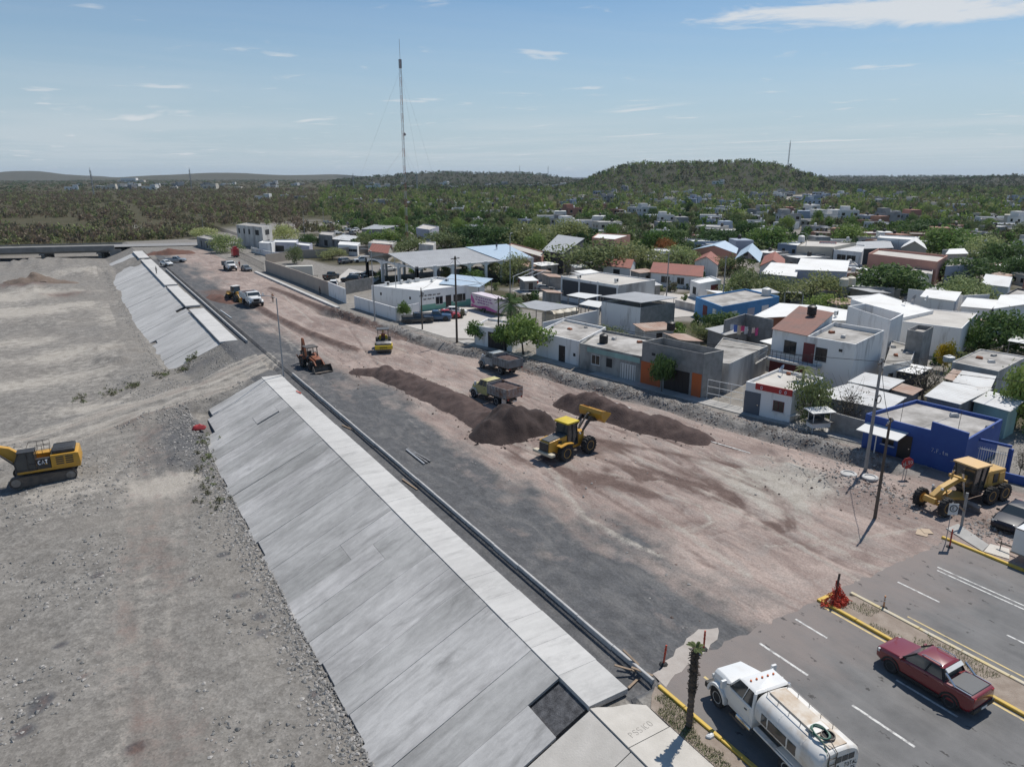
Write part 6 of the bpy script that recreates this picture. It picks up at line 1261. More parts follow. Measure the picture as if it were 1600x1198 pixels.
MB().hexa([(u.x-ml.x,u.y-ml.y,4.93),(v.x-ml.x,v.y-ml.y,4.93),(w.x-ml.x,w.y-ml.y,6.80),(x.x-ml.x,x.y-ml.y,6.80),(u.x-ml.x,u.y-ml.y,5.03),(v.x-ml.x,v.y-ml.y,5.03),(w.x-ml.x,w.y-ml.y,6.93),(x.x-ml.x,x.y-ml.y,6.93)]).build('new_roof_sheets', 'sheet_blue', MK)
# compound walls
def wall_run(name, label, pts, h, m_, th=.18, z=0, cap=None, cat='wall', posts=0):
    P = [g(px, py, z) for px, py in pts]; c = P[0].copy(); o = empty(name, c, 0, label, cat); 
    for a, b in zip(P[:-1], P[1:]):
        L = (b-a).length; k = max(1, round(L/posts)) if posts else 1; d = (b-a).normalized(); n = Vector((-d.y, d.x, 0))*th/2
        for i in range(k):
            p, q = a+(b-a)*i/k-c, a+(b-a)*(i+1)/k-c; p = p+d*(.01 if i else 0)
            MB().hexa([p-n+Vector((0,0,-.3)),q-n+Vector((0,0,-.3)),q+n+Vector((0,0,-.3)),p+n+Vector((0,0,-.3)),p-n+Vector((0,0,h)),q-n+Vector((0,0,h)),q+n+Vector((0,0,h)),p+n+Vector((0,0,h))]).build('wall_panel', m_, o)
    return o
wall_run('yard_wall', 'long tan plastered wall along the pale kerb of the far road', [(416,424),(470,444),(514,462)], 2.8, 'tan_wall', posts=9)
wall_run('yard_wall', 'white end section joining the long tan wall', [(514.6,462),(541,474)], 2.8, 'white_wall')
wall_run('yard_wall', 'white garden wall beside the clinic and lamp post', [(555,481),(619,501),(655,493)], 2.2, 'white_wall')
wall_run('yard_wall', 'grey concrete panel wall between yard and clinic', [(541,460),(582,452)], 2.6, 'block_grey', posts=3)
wall_run('yard_wall', 'purplish back wall of the walled yard beneath the trees', [(416,412),(470,404),(520,402),(575,396)], 2.5, 'tan_wall', posts=10)
wall_run('garden_wall', 'low white curving wall beside the iron fence', [(393,394),(425,402),(453,405)], 1.6, 'white_wall')
wall_run('garden_wall', 'white boundary wall with maroon gate behind the walled lot', [(795,433),(845,427),(905,424),(960,427)], 2.4, 'white_dirty', posts=8)
wall_run('garden_wall', 'grey block wall behind the hanging laundry', [(1128,552),(1160,540),(1203,551)], 4.6, 'block_grey', posts=5)
wall_run('garden_wall', 'low grey block wall between the food cart and the blue house', [(1296,673),(1351,689)], 1.9, 'block_grey', posts=3)
wall_run('garden_wall', 'white wall in front of the blue painted school block', [(1055,480),(1125,497),(1180,478)], 1.4, 'white_dirty', posts=6)
wall_run('garden_wall', 'long white wall with parapet above the cistern tanks', [(848,533),(935,511)], 2.8, 'white_wall', posts=6)
wall_run('boundary_wall', 'white boundary wall behind the long white house', [(1415,482),(1500,494),(1540,492)], 3.6, 'white_wall', posts=7)
wall_run('low_blue_wall', 'low blue wall under the blue iron gate posts', [(1545,744),(1575,752),(1640,768)], .7, 'blue_wall')
# corrugated canopy with cistern tanks
bld('workshop_canopy', 'grey corrugated canopy on posts above four cream tanks', [(803,477),(852,485),(901,480),(838,471)], 3.6, '', 'sheet_grey', 'shed', rise=.15, walls=False, cat='canopy')
for i, px in enumerate((857,870,882,893)): water_tank('tall cream cistern tank under the corrugated canopy', px, 510-i*2, 0, 1.1, 2.5, 'plastic_cream', 'cream cistern tanks in a row')
bld('white_canopy', 'small white sheet canopy beside the cream tanks', [(888,461),(915,466),(938,462),(905,458)], 3.4, '', 'awning_white', 'shed', rise=.1, walls=False, cat='canopy')
bld('white_canopy', 'pale green sheet canopy in front of the white walled building', [(908,475),(935,480),(942,473),(920,470)], 3.2, '', 'awning_white', 'shed', rise=.1, walls=False, cat='canopy')
# mid town
LST = [
 ('school_block','low blue and white school block with weathered flat roof',[(1087,464),(1128,479),(1218,463),(1165,451)],3.2,'sky_blue_wall','weathered_roof','flat',[(1,.2,.9,2,1.2,'panel','white_wall'),(1,.5,.9,2,1.2,'panel','lilac_wall'),(1,.75,.9,2,1.2,'panel','white_wall'),(0,.4,.6,1.6,1.8,'panel','maroon'),(0,.75,.6,1.2,1.8,'panel','white_wall')],{}),
 ('brick_house','orange brick house with white sheet roof beside the laundry wall',[(1172,497),(1236,493),(1262,481),(1218,478)],3.5,'brick_orange','white_roof','shed',[(0,.4,.8,1.2,1.2,'hole')],dict(rise=.4,over=.5)),
 ('white_roof_house','bright white roofed house behind the brown tiled wing',[(1258,500),(1322,500),(1325,488),(1276,480)],3.6,'white_wall','white_roof','shed',[],dict(rise=.3)),
 ('pink_building','salmon pink two storey building with stepped parapets near the store sign',[(1357,396),(1465,409),(1481,399),(1373,388)],5.2,'pink_wall','cream_roof','flat',[(0,.12,2.6,3.2,.35,'panel','salmon_wall'),(0,.30,1.5,2.2,1.6,'window'),(0,.42,1.5,2.2,1.6,'window'),(0,.56,1.5,2.2,1.6,'window'),(0,.72,1.0,2.4,2.2,'hole'),(0,.86,1.0,2.4,2.2,'hole'),(1,.4,1,2,2.2,'hole')],dict(par_h=.5)),
 ('store','white convenience store with striped front beside its red sign',[(1303,390),(1347,394),(1352,383),(1310,380)],4.6,'white_wall','sheet_white','flat',[(0,.3,2.2,2.4,1.3,'window'),(0,.65,2.2,2.4,1.3,'window'),(0,.5,.3,9,1.2,'panel','lilac_wall')],dict(cat='shop')),
 ('beige_building','beige flat building with dark windows behind the store sign',[(1245,384),(1302,386),(1338,379),(1262,375)],5.2,'beige_wall','cream_roof','flat',[(0,.35,1.6,2.4,1.5,'window'),(0,.7,1.6,2,1.5,'window')],{}),
 ('white_shed_hall','white long hall with two dark windows beyond the pink building',[(1371,371),(1432,375),(1437,370),(1376,367)],5.4,'white_wall','white_roof','flat',[(0,.15,2.4,2.4,2,'hole'),(0,.8,1.4,2.2,2,'hole')],{}),
 ('tin_hall','grey roofed hall between the store and the pink building',[(1335,389),(1395,387),(1390,378),(1340,380)],4.2,'dark_wall','sheet_grey','shed',[],dict(rise=.4)),
 ('tent_roof','white pointed roof beside two palms beyond the pink building',[(1408,386),(1448,388),(1444,380),(1415,379)],4.2,'beige_wall','white_roof','gable',[],dict(rise=1.8,ridge=1)),
 ('red_roof_house','long red tile roofed house by the plaza gate',[(1017,424),(1097,431),(1099,419),(1026,413)],3.0,'white_wall','tile_red','gable',[(0,.3,.8,2,1.4,'window'),(0,.6,.8,1.6,1.4,'window')],dict(rise=1.3)),
 ('red_roof_house','small red roofed house half hidden by the large mesquite tree',[(943,413),(985,418),(993,409),(955,405)],3.0,'white_wall','tile_red','gable',[(0,.5,.8,2,1.4,'hole')],dict(rise=1.2)),
 ('red_roof_house','white gabled house with red tile roof below the salmon one',[(1086,407),(1121,413),(1125,404),(1095,399)],3.4,'white_wall','tile_red','gable',[],dict(rise=1.4,ridge=1)),
 ('salmon_house','salmon house under a wide pale blue sheet roof',[(1083,389),(1150,395),(1152,387),(1112,381)],4.6,'salmon_wall','sheet_blue','gable',[],dict(rise=1.4,ridge=1)),
 ('blue_pavilion','open pavilion with light blue peaked roof on steel posts',[(1149,403),(1187,408),(1191,394),(1158,390)],6.0,'','sheet_blue','gable',[],dict(rise=1.8,ridge=1,walls=False,cat='pavilion')),
 ('red_roof_house','red roofed house beside the blue pavilion',[(1188,414),(1226,417),(1226,404),(1195,399)],3.4,'white_wall','tile_red','gable',[],dict(rise=1.4,ridge=1)),
 ('white_hall','low white roofed hall in front of the red roofed house',[(1190,427),(1244,432),(1247,416),(1205,413)],4.2,'lilac_wall','white_roof','shed',[],dict(rise=.4,cat='building')),
 ('white_hall','wide white roofed hall with rooftop coolers beside the dark tree',[(1244,421),(1322,424),(1326,411),(1252,407)],4.8,'lilac_wall','white_roof','shed',[(0,.75,1,2,1.4,'window')],dict(rise=.5,cat='building')),
 ('gate_house','small white gate house with maroon door at the plaza',[(1079,438),(1093,443),(1127,437),(1111,431)],3.2,'white_wall','white_roof','flat',[(1,.7,.05,2.6,2.4,'door','maroon'),(0,.5,.8,1.6,1.4,'hole')],{}),
 ('pink_terrace','stepped pink wall building behind the market canopy',[(789,385),(846,401),(853,394),(800,380)],4.2,'pink_wall','cream_roof','flat',[(0,.2,2,1.6,1.6,'hole'),(0,.5,1.6,1.4,1.2,'hole'),(0,.8,1.2,1.4,1.2,'hole')],{}),
 ('assembly_hall','hall with broad pale grey roof and dark open front by the trees',[(848,391),(880,396),(912,378),(872,372)],5.0,'dark_wall','sheet_grey','shed',[(0,.5,.6,5,1.6,'panel','maroon')],dict(rise=1.0,over=.6,cat='building')),
 ('ruined_house','roofless two storey white block building with empty windows',[(369,351),(409,355),(424,352),(386,348)],7.0,'white_dirty','weathered_roof','flat',[(0,.1,4.2,1.1,1.7,'hole'),(0,.3,4.2,1.1,1.7,'hole'),(0,.5,4.2,1.1,1.7,'hole'),(0,.8,4.2,2.6,1.7,'hole'),(1,.5,4.2,4,1.7,'hole'),(1,.4,.5,5,2,'hole')],dict(par_h=.2)),
 ('burnt_house','low sooty house with dark openings beside the bridge road',[(307,370),(336,376),(345,372),(320,367)],3.3,'aged_wall','weathered_roof','flat',[(0,.25,.3,1.2,2,'hole'),(0,.55,.3,1.2,2,'hole'),(0,.8,.9,2,1.5,'hole')],{}),
 ('white_box_house','plain white windowless block beside the iron fence',[(404,379),(424,380),(430,377),(411,376)],3.6,'white_wall','white_roof','flat',[],{}),
 ('white_low_house','long low white house behind the grey court slab',[(425,378),(463,379),(466,374),(430,374)],3.4,'lilac_wall','white_roof','flat',[(0,.3,.5,3,1.8,'hole')],{}),
 ('white_low_house','small white annex beside the long low white house',[(464,382),(483,384),(488,380),(468,378)],2.6,'lilac_wall','white_roof','flat',[],{}),
 ('porch_house','white house with a row of small dark windows and white roof',[(528,382),(558,384),(563,379),(531,377)],3.1,'white_wall','white_roof','flat',[(0,t,1.2,.9,.8,'hole') for t in (.45,.57,.69,.81,.92)],dict(par_h=.05)),
 ('tin_shed','row of grey tin roofs behind the row-window house',[(516,373),(546,376),(562,371),(536,368)],2.8,'block_grey','sheet_white','shed',[],dict(rise=.3,cat='shed')),
 ('tin_shed','dark block shed with grey roof beside the junkyard cars',[(498,366),(519,368),(524,362),(503,361)],4.0,'block_grey','weathered_roof','flat',[(0,.5,.3,2,2,'hole')],dict(cat='shed')),
 ('red_roof_house','small red roofed house between yard wall and green doored house',[(577,391),(606,395),(613,388),(588,385)],2.8,'beige_wall','tile_red','gable',[],dict(rise=1.4)),
 ('green_door_house','pale stone house with dark green doors behind the small red roof',[(575,379),(613,382),(620,377),(585,374)],3.6,'white_dirty','cream_roof','flat',[(0,.1,.3,1.4,2.2,'door','clinic_green')],{}),
 ('green_door_house','pale stone house end with dark green doors beside the mast',[(654,381),(677,383),(681,378),(660,376)],3.8,'white_dirty','cream_roof','flat',[(0,.8,.3,1.4,2.2,'door','clinic_green')],{}),
 ('blue_grey_house','blue grey house with teal end wall among the yard trees',[(650,356),(671,359),(686,354),(662,350)],4.2,'lilac_wall','cream_roof','flat',[(1,.5,.4,4,2.6,'panel','teal_wall')],{}),
 ('brown_shed','grey shed with pinkish end wall behind round trees',[(565,358),(600,358),(622,354),(585,352)],3.6,'block_grey','sheet_grey','shed',[],dict(rise=.3,cat='shed')),
 ('white_roof_house','white roofed brick house above the mesquite trees',[(925,371),(960,374),(985,367),(935,364)],4.2,'pink_wall','white_roof','flat',[(0,.7,1,2,2,'hole'),(1,.4,1,2,2,'hole')],{}),
 ('white_roof_house','bright white roof beneath the pale green tree',[(1440,463),(1492,470),(1500,459),(1448,455)],4.0,'white_wall','white_roof','shed',[],dict(rise=.3)),
 ('white_roof_house','bright white sloping roof beyond the dark leafy tree',[(1553,482),(1604,474),(1625,464),(1565,465)],4.0,'white_wall','white_roof','shed',[],dict(rise=.4)),
 ('white_roof_house','white roofed house between the pale green tree and dark tree',[(1503,478),(1548,482),(1560,472),(1512,468)],3.8,'white_wall','white_roof','shed',[],dict(rise=.3)),
 ('grey_house','grey white flat house right of the pink building',[(1478,416),(1526,413),(1522,403),(1486,405)],4.0,'lilac_wall','cream_roof','flat',[],{}),
 ('white_wall_house','stained white house in front of the pink building',[(1422,425),(1457,428),(1458,418),(1430,416)],3.4,'white_dirty','cream_roof','flat',[],{}),
 ('white_gable_house','white gabled roof among dark shrubs',[(1534,442),(1576,447),(1581,438),(1545,433)],3.2,'white_wall','white_roof','gable',[],dict(rise=1.2)),
 ('concrete_roof_house','wide brown concrete roof at the end of the dark shrubs',[(1566,462),(1612,470),(1650,460),(1590,450)],3.8,'dark_wall','weathered_roof','flat',[],{}),
 ('carport','white sheet carport roof on green posts beside the dark tree',[(1578,532),(1625,540),(1640,528),(1590,522)],2.9,'','awning_white','shed',[],dict(rise=.1,walls=False,cat='carport')),
 ('cream_hall','cream roofed house behind the pink building',[(1478,397),(1512,396),(1506,390),(1484,391)],4.4,'beige_wall','white_roof','shed',[],dict(rise=.3)),
]
for nm, lb, q, h, wl, rf, kd, wn, op in LST: bld(nm, lb, q, h, wl, rf, kd, wins=wn, **op)
# small lean-tos in the yards between the hand-placed houses
HBY = [(o.location.x, o.location.y) for o in COL.objects if o.parent is None and o.get('category') in ('house','building','shop','shed','pavilion','canopy','carport','garage','tower')]; YS = []; k_ = 0
while k_ < 46:
    px, py = random.uniform(800, 1620), random.uniform(405, 605); p = g(px, py); k_ += .02
    if p.x < XF(p.y)+9 or any(math.hypot(p.x-a, p.y-b) < 8.0 for a, b in HBY) or any(math.hypot(p.x-a, p.y-b) < 6 for a, b in YS): continue
    k_ += 1; YS.append((p.x, p.y)); c = empty('yard_shed', (p.x, p.y, 0), random.choice([-.25, .1, 1.3]), 'x', 'shed'); w, d, h = random.uniform(2.6, 5.5), random.uniform(2.4, 4), random.uniform(2.1, 2.8); i = random.randrange(4)
    MB().hexa([(-w/2-.3,-d/2-.3,h),(w/2+.3,-d/2-.3,h),(w/2+.3,d/2+.3,h+.35),(-w/2-.3,d/2+.3,h+.35),(-w/2-.3,-d/2-.3,h+.06),(w/2+.3,-d/2-.3,h+.06),(w/2+.3,d/2+.3,h+.41),(-w/2-.3,d/2+.3,h+.41)]).build('roof', ['sheet_white', 'sheet_rust', 'sheet_grey', 'white_roof'][i], c)
    MB().hexa([(-w/2,-d/2,-.2),(w/2,-d/2,-.2),(w/2,d/2,-.2),(-w/2,d/2,-.2),(-w/2,-d/2,h-.02),(w/2,-d/2,h-.02),(w/2,d/2,h+.30),(-w/2,d/2,h+.30)]).build('wall', random.choice(['block_grey', 'white_dirty', 'aged_wall', 'beige_wall']), c); MB().box(-.45,.45,-d/2-.04,-d/2+.04,0,1.95).build('door', 'door_dark', c)
    c['label'] = ['pale corrugated', 'rusty', 'grey sheet roofed', 'white roofed'][i]+' lean-to in the house yards'; c['group'] = c['label'].replace('lean-to', 'lean-tos')
# far houses: every one a thing; parts only where they show
mat('far_white', (.74, .735, .72), .9, (.60, .59, .57), .25, var=.15); mat('far_grey', (.38, .375, .37), .9, (.22, .22, .22), .3, var=.2); mat('far_cream', (.60, .55, .47), .9, var=.15); mat('far_blue', (.33, .38, .46), .9, var=.12); mat('far_brick', (.34, .18, .13), .9, var=.15)
FH = []
KIND = {'white': 'far_white', 'grey': 'far_grey', 'cream': 'far_cream', 'blue grey': 'far_blue', 'brick red': 'far_brick'}
def far_proto(colr, kind):
    w, d, h = {0: (11, 9, 3.2), 1: (9, 8, 6.0), 2: (15, 9, 3.4), 3: (8, 7, 2.9)}[kind]
    root = empty('town_house', (0,0,-500), 0, 'x', 'house'); wl = MB(); wl.box(-w/2,w/2,-d/2,d/2,-2,h-.25); wl.build('wall', KIND[colr], root)
    for x0, x1, y0, y1 in ((-w/2,w/2,-d/2,-d/2+.2),(-w/2,w/2,d/2-.2,d/2),(-w/2,-w/2+.2,-d/2+.2,d/2-.2),(w/2-.2,w/2,-d/2+.2,d/2-.2)): MB().box(x0,x1,y0,y1,h-.25,h+.3).build('parapet', KIND[colr], root)
    MB().box(-w/2+.2,w/2-.2,-d/2+.2,d/2-.2,h-.249,h-.05).build('roof', {0: 'white_roof', 1: 'weathered_roof', 2: 'cream_roof', 3: 'weathered_roof'}[kind], root)
    if kind == 1: MB().box(-w/2+.5,w*.05,-d*.1,d/2-.5,h-.05,h+2.2).build('roof_room', KIND[colr], root)
    if kind == 2: MB().box(w*.1,w/2-.3,-d/2+.3,d/2-.3,h-.05,h+2.5).build('upper_room', KIND[colr], root)
    if kind in (0, 3): MB().box(-w*.1,w*.42,-d/2-2.4,-d/2-.02,2.55,2.7).build('porch_roof', 'sheet_white', root)
    if kind == 3:
        for x in (-w*.08, w*.4): MB().box(x-.08,x+.08,-d/2-2.3,-d/2-2.14,-1,2.55).build('porch_post', 'white_wall', root)
    MB().lathe([(.55,0),(.6,.1),(.6,1.1),(.3,1.35)], (w*.3,d*.25,h-.05+(2.55 if kind == 2 else 0)), 'z', 10).build('water_tank', ['tank_black', 'ac_white', 'tank_black', 'ac_white'][kind], root)
    MB().box(-w*.05-.5,-w*.05+.5,-d/2-.05,-d/2+.05,-.1,2.1).build('door', 'door_dark', root)
    for fl in range(2 if kind == 1 else 1):
        for k in (0, 2): x = -w*.32+k*w*.32; q = MB().box(x-.75,x+.75,-d/2-.05,-d/2+.05,.85+fl*2.9,2.2+fl*2.9).build('window', 'window_dark', root); MB().box(x-.9,x+.9,-d/2-.16,-d/2-.051,.72+fl*2.9,.84+fl*2.9).build('sill', 'frame_white', q)
        for k in (0, 1): y = -d*.22+k*d*.44; MB().box(-w/2-.05,-w/2+.05,y-.55,y+.55,.9+fl*2.9,2.1+fl*2.9).build('window', 'window_dark', root)
    return root
PROT = {}
def copy_tree(o, parent=None):
    c = o.copy(); COL.objects.link(c); c.parent = parent
    for ch in o.children: copy_tree(ch, c)
    return c
def far_house(px, py, colr, kind, where, s=1.0, rz=None):
    z = 0.0
    for _ in range(12):                 # settle on the terrain where the pixel's ray meets it
        p = g(px, py, z); z = float(hgt(p.x, p.y, False))*.6+z*.4
        if z > 19: z = 19
    p = g(px, py, z); key = (colr, kind)
    if math.hypot(p.x, p.y) > 3500: return
    if key not in PROT: PROT[key] = far_proto(colr, kind); o = PROT[key]
    else: o = copy_tree(PROT[key])
    o.location = (p.x, p.y, float(hgt(p.x, p.y, False))); o.rotation_euler = (0, 0, rz if rz is not None else TH*-1+random.choice([-.6,-.3,0,.25,.5])); o.scale = (s, s, s)
    sz = {0: 'single storey', 1: 'two storey', 2: 'long', 3: 'small'}[kind]
    o['label'] = f'{sz} {colr} flat roofed house {where}'; o['group'] = f'{colr} {sz} houses {where}'; FH.append(p)
HB = 'on the lower hillside'; MT = 'among the town trees'; FT = 'in the far town'
for a in [(945,317,'grey',1,MT),(932,316,'grey',0,MT),(938,325,'brick red',3,MT),(957,317,'grey',1,MT),(935,303,'blue grey',0,MT),(976,299,'grey',1,HB),(958,304,'white',3,MT),(1010,288,'white',3,HB),(997,293,'grey',3,HB),(1020,305,'cream',3,MT),(990,327,'cream',3,MT),(997,332,'white',0,MT),(1012,326,'white',3,MT),(1034,320,'cream',0,MT),(1073,322,'blue grey',2,MT),(1085,320,'blue grey',1,MT),(1060,320,'white',3,MT),(1028,346,'white',0,MT),(940,352,'white',3,MT),(948,358,'cream',0,MT),(1100,317,'white',0,MT),(1118,318,'grey',0,MT),(1122,293,'white',2,HB),(1124,297,'brick red',3,HB),(1112,298,'grey',0,HB),(1155,308,'grey',0,HB),(1180,313,'grey',1,HB),(1157,305,'white',3,HB),(1176,285,'white',3,HB),(1216,293,'white',1,HB),(1215,301,'grey',2,HB),(1230,300,'grey',0,HB),(1205,305,'white',3,HB),(1135,320,'blue grey',0,MT),(1148,325,'white',3,MT),(1185,336,'grey',2,MT),(1200,328,'white',3,MT),(1196,340,'white',3,MT),(1240,347,'blue grey',2,MT),(1265,345,'white',2,MT),(1290,345,'white',2,MT),(1258,336,'white',2,MT),(1268,325,'blue grey',1,MT),(1287,329,'white',3,MT),(1324,348,'white',1,MT),(1300,313,'white',2,HB),(1316,311,'white',1,HB),(1345,307,'blue grey',1,HB),(1352,312,'white',0,MT),(1340,293,'white',3,HB),(1378,315,'grey',0,MT),(1396,316,'cream',0,MT),(1402,308,'cream',3,MT),(1420,318,'cream',2,MT),(1410,345,'brick red',2,MT),(1425,345,'white',3,MT),(1368,358,'white',3,MT),(1425,292,'white',3,HB),(1396,290,'grey',3,HB),(1463,293,'white',3,HB),(1490,308,'white',0,MT),(1500,306,'white',3,MT),(1515,313,'white',0,MT),(1535,342,'cream',3,MT),(1545,350,'white',0,MT),(1560,355,'cream',2,MT),(1580,350,'white',2,MT),(1596,360,'white',1,MT),(1575,362,'white',0,MT),(1555,366,'grey',0,MT),(1110,346,'white',0,MT),(1180,355,'white',3,MT),(1145,373,'cream',0,MT),(1112,366,'cream',0,MT),(1230,355,'grey',1,MT),(1170,345,'white',3,MT),(1140,331,'grey',3,MT),(1200,320,'grey',3,MT),(880,293,'white',0,FT),(895,300,'cream',3,FT),(870,300,'white',3,FT),(890,310,'white',0,MT),(878,308,'grey',0,MT),(868,340,'white',0,MT),(862,348,'white',2,MT),(840,300,'white',3,FT),(820,296,'white',3,FT),(800,298,'grey',3,FT),(780,300,'white',0,FT),(750,296,'blue grey',0,FT),(735,300,'white',3,FT),(720,292,'white',2,FT),(700,292,'grey',0,FT),(690,296,'white',0,FT),(665,298,'cream',0,FT),(725,304,'white',3,FT),(755,306,'cream',0,FT),(690,318,'white',0,MT),(705,322,'white',3,MT),(755,322,'white',0,MT),(770,316,'grey',0,MT),(720,332,'white',3,MT),(745,338,'grey',0,MT),(700,336,'brick red',3,MT),(680,325,'cream',0,MT),(640,322,'white',0,MT),(600,318,'white',0,MT),(585,324,'grey',2,MT),(560,316,'white',3,FT),(412,312,'white',2,FT),(445,309,'white',3,FT),(520,313,'white',3,FT),(470,312,'grey',0,FT)]:
    far_house(*a)
for i in range(60):
    px = random.uniform(100, 900); py = random.uniform(288.5, 297); far_house(px, py, random.choice(['white','white','cream','grey']), random.choice([0,2,3,2]), FT, random.uniform(1, 1.8))
HB0 = [(o.location.x, o.location.y) for o in COL.objects if o.parent is None and o.get('category') in ('house','building','shop','shed','pavilion','canopy','carport','garage') and o.get('group') is None]
def free(px, py, r): p = g(px, py); return all(math.hypot(p.x-a, p.y-b) > r for a, b in HB0) and all(math.hypot(p.x-q.x, p.y-q.y) > 12.5 for q in FH)
k_ = 0
while k_ < 105:
    px = random.uniform(690, 1640); py = random.uniform(312, 402)
    if py > 372 and px < 1100 or not free(px, py, 16): k_ += .04; continue
    k_ += 1; far_house(px, py, random.choice(['white','white','grey','cream','blue grey','brick red']), random.choice([0,3,2,0,1,3]), MT, random.uniform(.75, 1.0))
k_ = 0
while k_ < 34:
    px = random.uniform(1000, 1640); py = random.uniform(398, 470)
    if not free(px, py, 13) or (1000 < px < 1180 and py > 430): k_ += .03; continue
    k_ += 1; far_house(px, py, random.choice(['white','white','grey','cream','brick red']), random.choice([0,3,0,3]), MT, random.uniform(.7, .9))
for i in range(60):
    px = random.uniform(900, 1600); py = random.uniform(298, 320); far_house(px, py, random.choice(['white','grey','cream','blue grey']), random.choice([0,3,2,0]), MT, random.uniform(.8, 1.05))
p = far(205, 3300); B_ = empty('hospital_block', (p.x, p.y, float(hgt(p.x,p.y,False))-1), -TH, 'large pale block standing above the far town below the mesa', 'building')
MB().box(-30,30,-10,10,0,17).build('wall', 'far_white', B_); MB().box(-45,60,-8,8,0,9).build('wing', 'far_cream', B_)
for k in range(9): MB().box(-27+k*6,-23+k*6,-10.1,-9.9,6,9).build('window', 'window_dark', B_)

# ============================================================ TREES
def leafmat(name, c, c2, var=.22):
    m = mat(name, c, .75, c2, .6, var=var, lo=.3, hi=.7, spec=.25); t = m.node_tree; b = t.nodes['Principled BSDF']
    col = b.inputs['Base Color'].links[0].from_socket; tr = nd(t, 'ShaderNodeBsdfTranslucent'); lk(t, col, tr.inputs[0]); mx = nd(t, 'ShaderNodeMixShader'); mx.inputs[0].default_value = .32
    out = [n for n in t.nodes if n.type == 'OUTPUT_MATERIAL'][0]; lk(t, b.outputs[0], mx.inputs[1]); lk(t, tr.outputs[0], mx.inputs[2]); lk(t, mx.outputs[0], out.inputs[0]); return m
leafmat('leaf_green', (0.126, 0.210, 0.050), (0.227, 0.302, 0.092)); leafmat('leaf_dark', (0.056, 0.109, 0.039), (0.114, 0.175, 0.056)); leafmat('leaf_olive', (0.168, 0.210, 0.084), (0.252, 0.277, 0.126)); leafmat('leaf_pale', (0.294, 0.353, 0.140), (0.397, 0.426, 0.206)); leafmat('leaf_yellow', (.55, .40, .02), (.12, .16, .04)); leafmat('leaf_dry', (0.196, 0.175, 0.133), (0.126, 0.140, 0.077)); leafmat('leaf_scrub', (.125, .128, .066), (.185, .17, .105), .3); leafmat('leaf_brown', (.165, .132, .092), (.22, .175, .125), .25)
leafmat('leaf_hill', (.052, .064, .034), (.085, .088, .052), .3)
mat('bark', (.10, .08, .062), .95, (.16, .135, .11), 3, .5, 12)
def crown_pts(nb, n, seed, flat=.75, shell=.55):
    """leaf positions in a unit crown made of nb unequal clumps; returns points and clump tops"""
    r_ = np.random.default_rng(seed); C = []; 
    for i in range(nb):
        a = r_.random()*6.28; zc = r_.random(); q = math.sqrt(r_.random())*(.74-.42*zc**2); C.append((q*math.cos(a), q*math.sin(a), .14+zc*.78*flat/.75, .27+.2*r_.random()))
    C = np.array(C); k = r_.integers(0, nb, n); d = r_.normal(size=(n, 3)); d /= np.linalg.norm(d, axis=1)[:, None]
    rad = (shell+(1-shell)*r_.random(n))[:, None]*C[k, 3:4]*(.8+.45*r_.random(n))[:, None]
    return C[k, :3]+d*rad*np.array([1.15, 1.15, .85]), C, d, r_
def leaf_quads(P, d, size, r_):
    n = len(P); a = d+r_.normal(size=(n, 3))*.7; a /= np.linalg.norm(a, axis=1)[:, None]
    u = np.cross(a, r_.normal(size=(n, 3))); u /= np.linalg.norm(u, axis=1)[:, None]+1e-9; v = np.cross(a, u); s = size*(.55+.8*r_.random(n))[:, None]
    V = np.stack([P-u*s*.5, P+v*s*.32, P+u*s*.5, P-v*s*.32], 1).reshape(-1, 3); return V, np.arange(4*n).reshape(n, 4)
def tree_proto(kind, lm, n, size, nb, seed, flat=.75, trunk=.25, dry=False):
    root = empty('tree', (0,0,-900), 0, 'x', 'tree'); P, C, d, r_ = crown_pts(nb, n, seed, flat); P[:, 2] = np.maximum(P[:, 2], -.12)*(1-trunk)*.9+trunk
    V, F = leaf_quads(P, d, size, r_); o = rawmesh('crown', V, F, lm); o.parent = root
    mb = MB(); top_ = (r_.normal()*.03, r_.normal()*.03, trunk+.12); mb.tube([(0,0,-.03),(top_[0]*.5,top_[1]*.5,trunk*.6),top_], [.035,.027,.022], 7)
    for c in C: e = Vector((c[0], c[1], c[2]*(1-trunk)*.9+trunk)); s0 = Vector(top_)-Vector((0,0,.1*r_.random())); md = (s0+e)/2+Vector((0,0,-.05)); mb.tube([s0, md, e], [.018,.012,.005], 5)
    if dry:
        for _ in range(70):
            c = C[r_.integers(0, len(C))]; s0 = Vector((c[0]*.7, c[1]*.7, c[2]*(1-trunk)*.75+trunk)); e = s0+Vector(r_.normal(size=3)*.26); mb.tube([s0, (s0+e)/2+Vector(r_.normal(size=3)*.03), e], [.006,.004,.002], 4)
    mb.build('trunk', 'bark', root); return root
TP = {'green': ['leaf_green', 3000, .085, 15], 'dark': ['leaf_dark', 3400, .085, 16], 'olive': ['leaf_olive', 2500, .075, 17], 'pale': ['leaf_pale', 2600, .08, 15], 'yellow': ['leaf_yellow', 2200, .085, 13], 'dry': ['leaf_dry', 500, .05, 14]}
TPR = {}; TSH = {}
for k, (lm, n, s, nb) in TP.items():
    for j in range(2 if k in ('green', 'olive', 'dark') else 1): TSH[(k, j)] = (lm, n, s, nb, 100+len(TSH)*7)
TSH[('street', 0)] = ('leaf_dark', 2600, .10, 13, 517); TSH[('street_green', 0)] = ('leaf_green', 2400, .10, 13, 523)
TN = 0
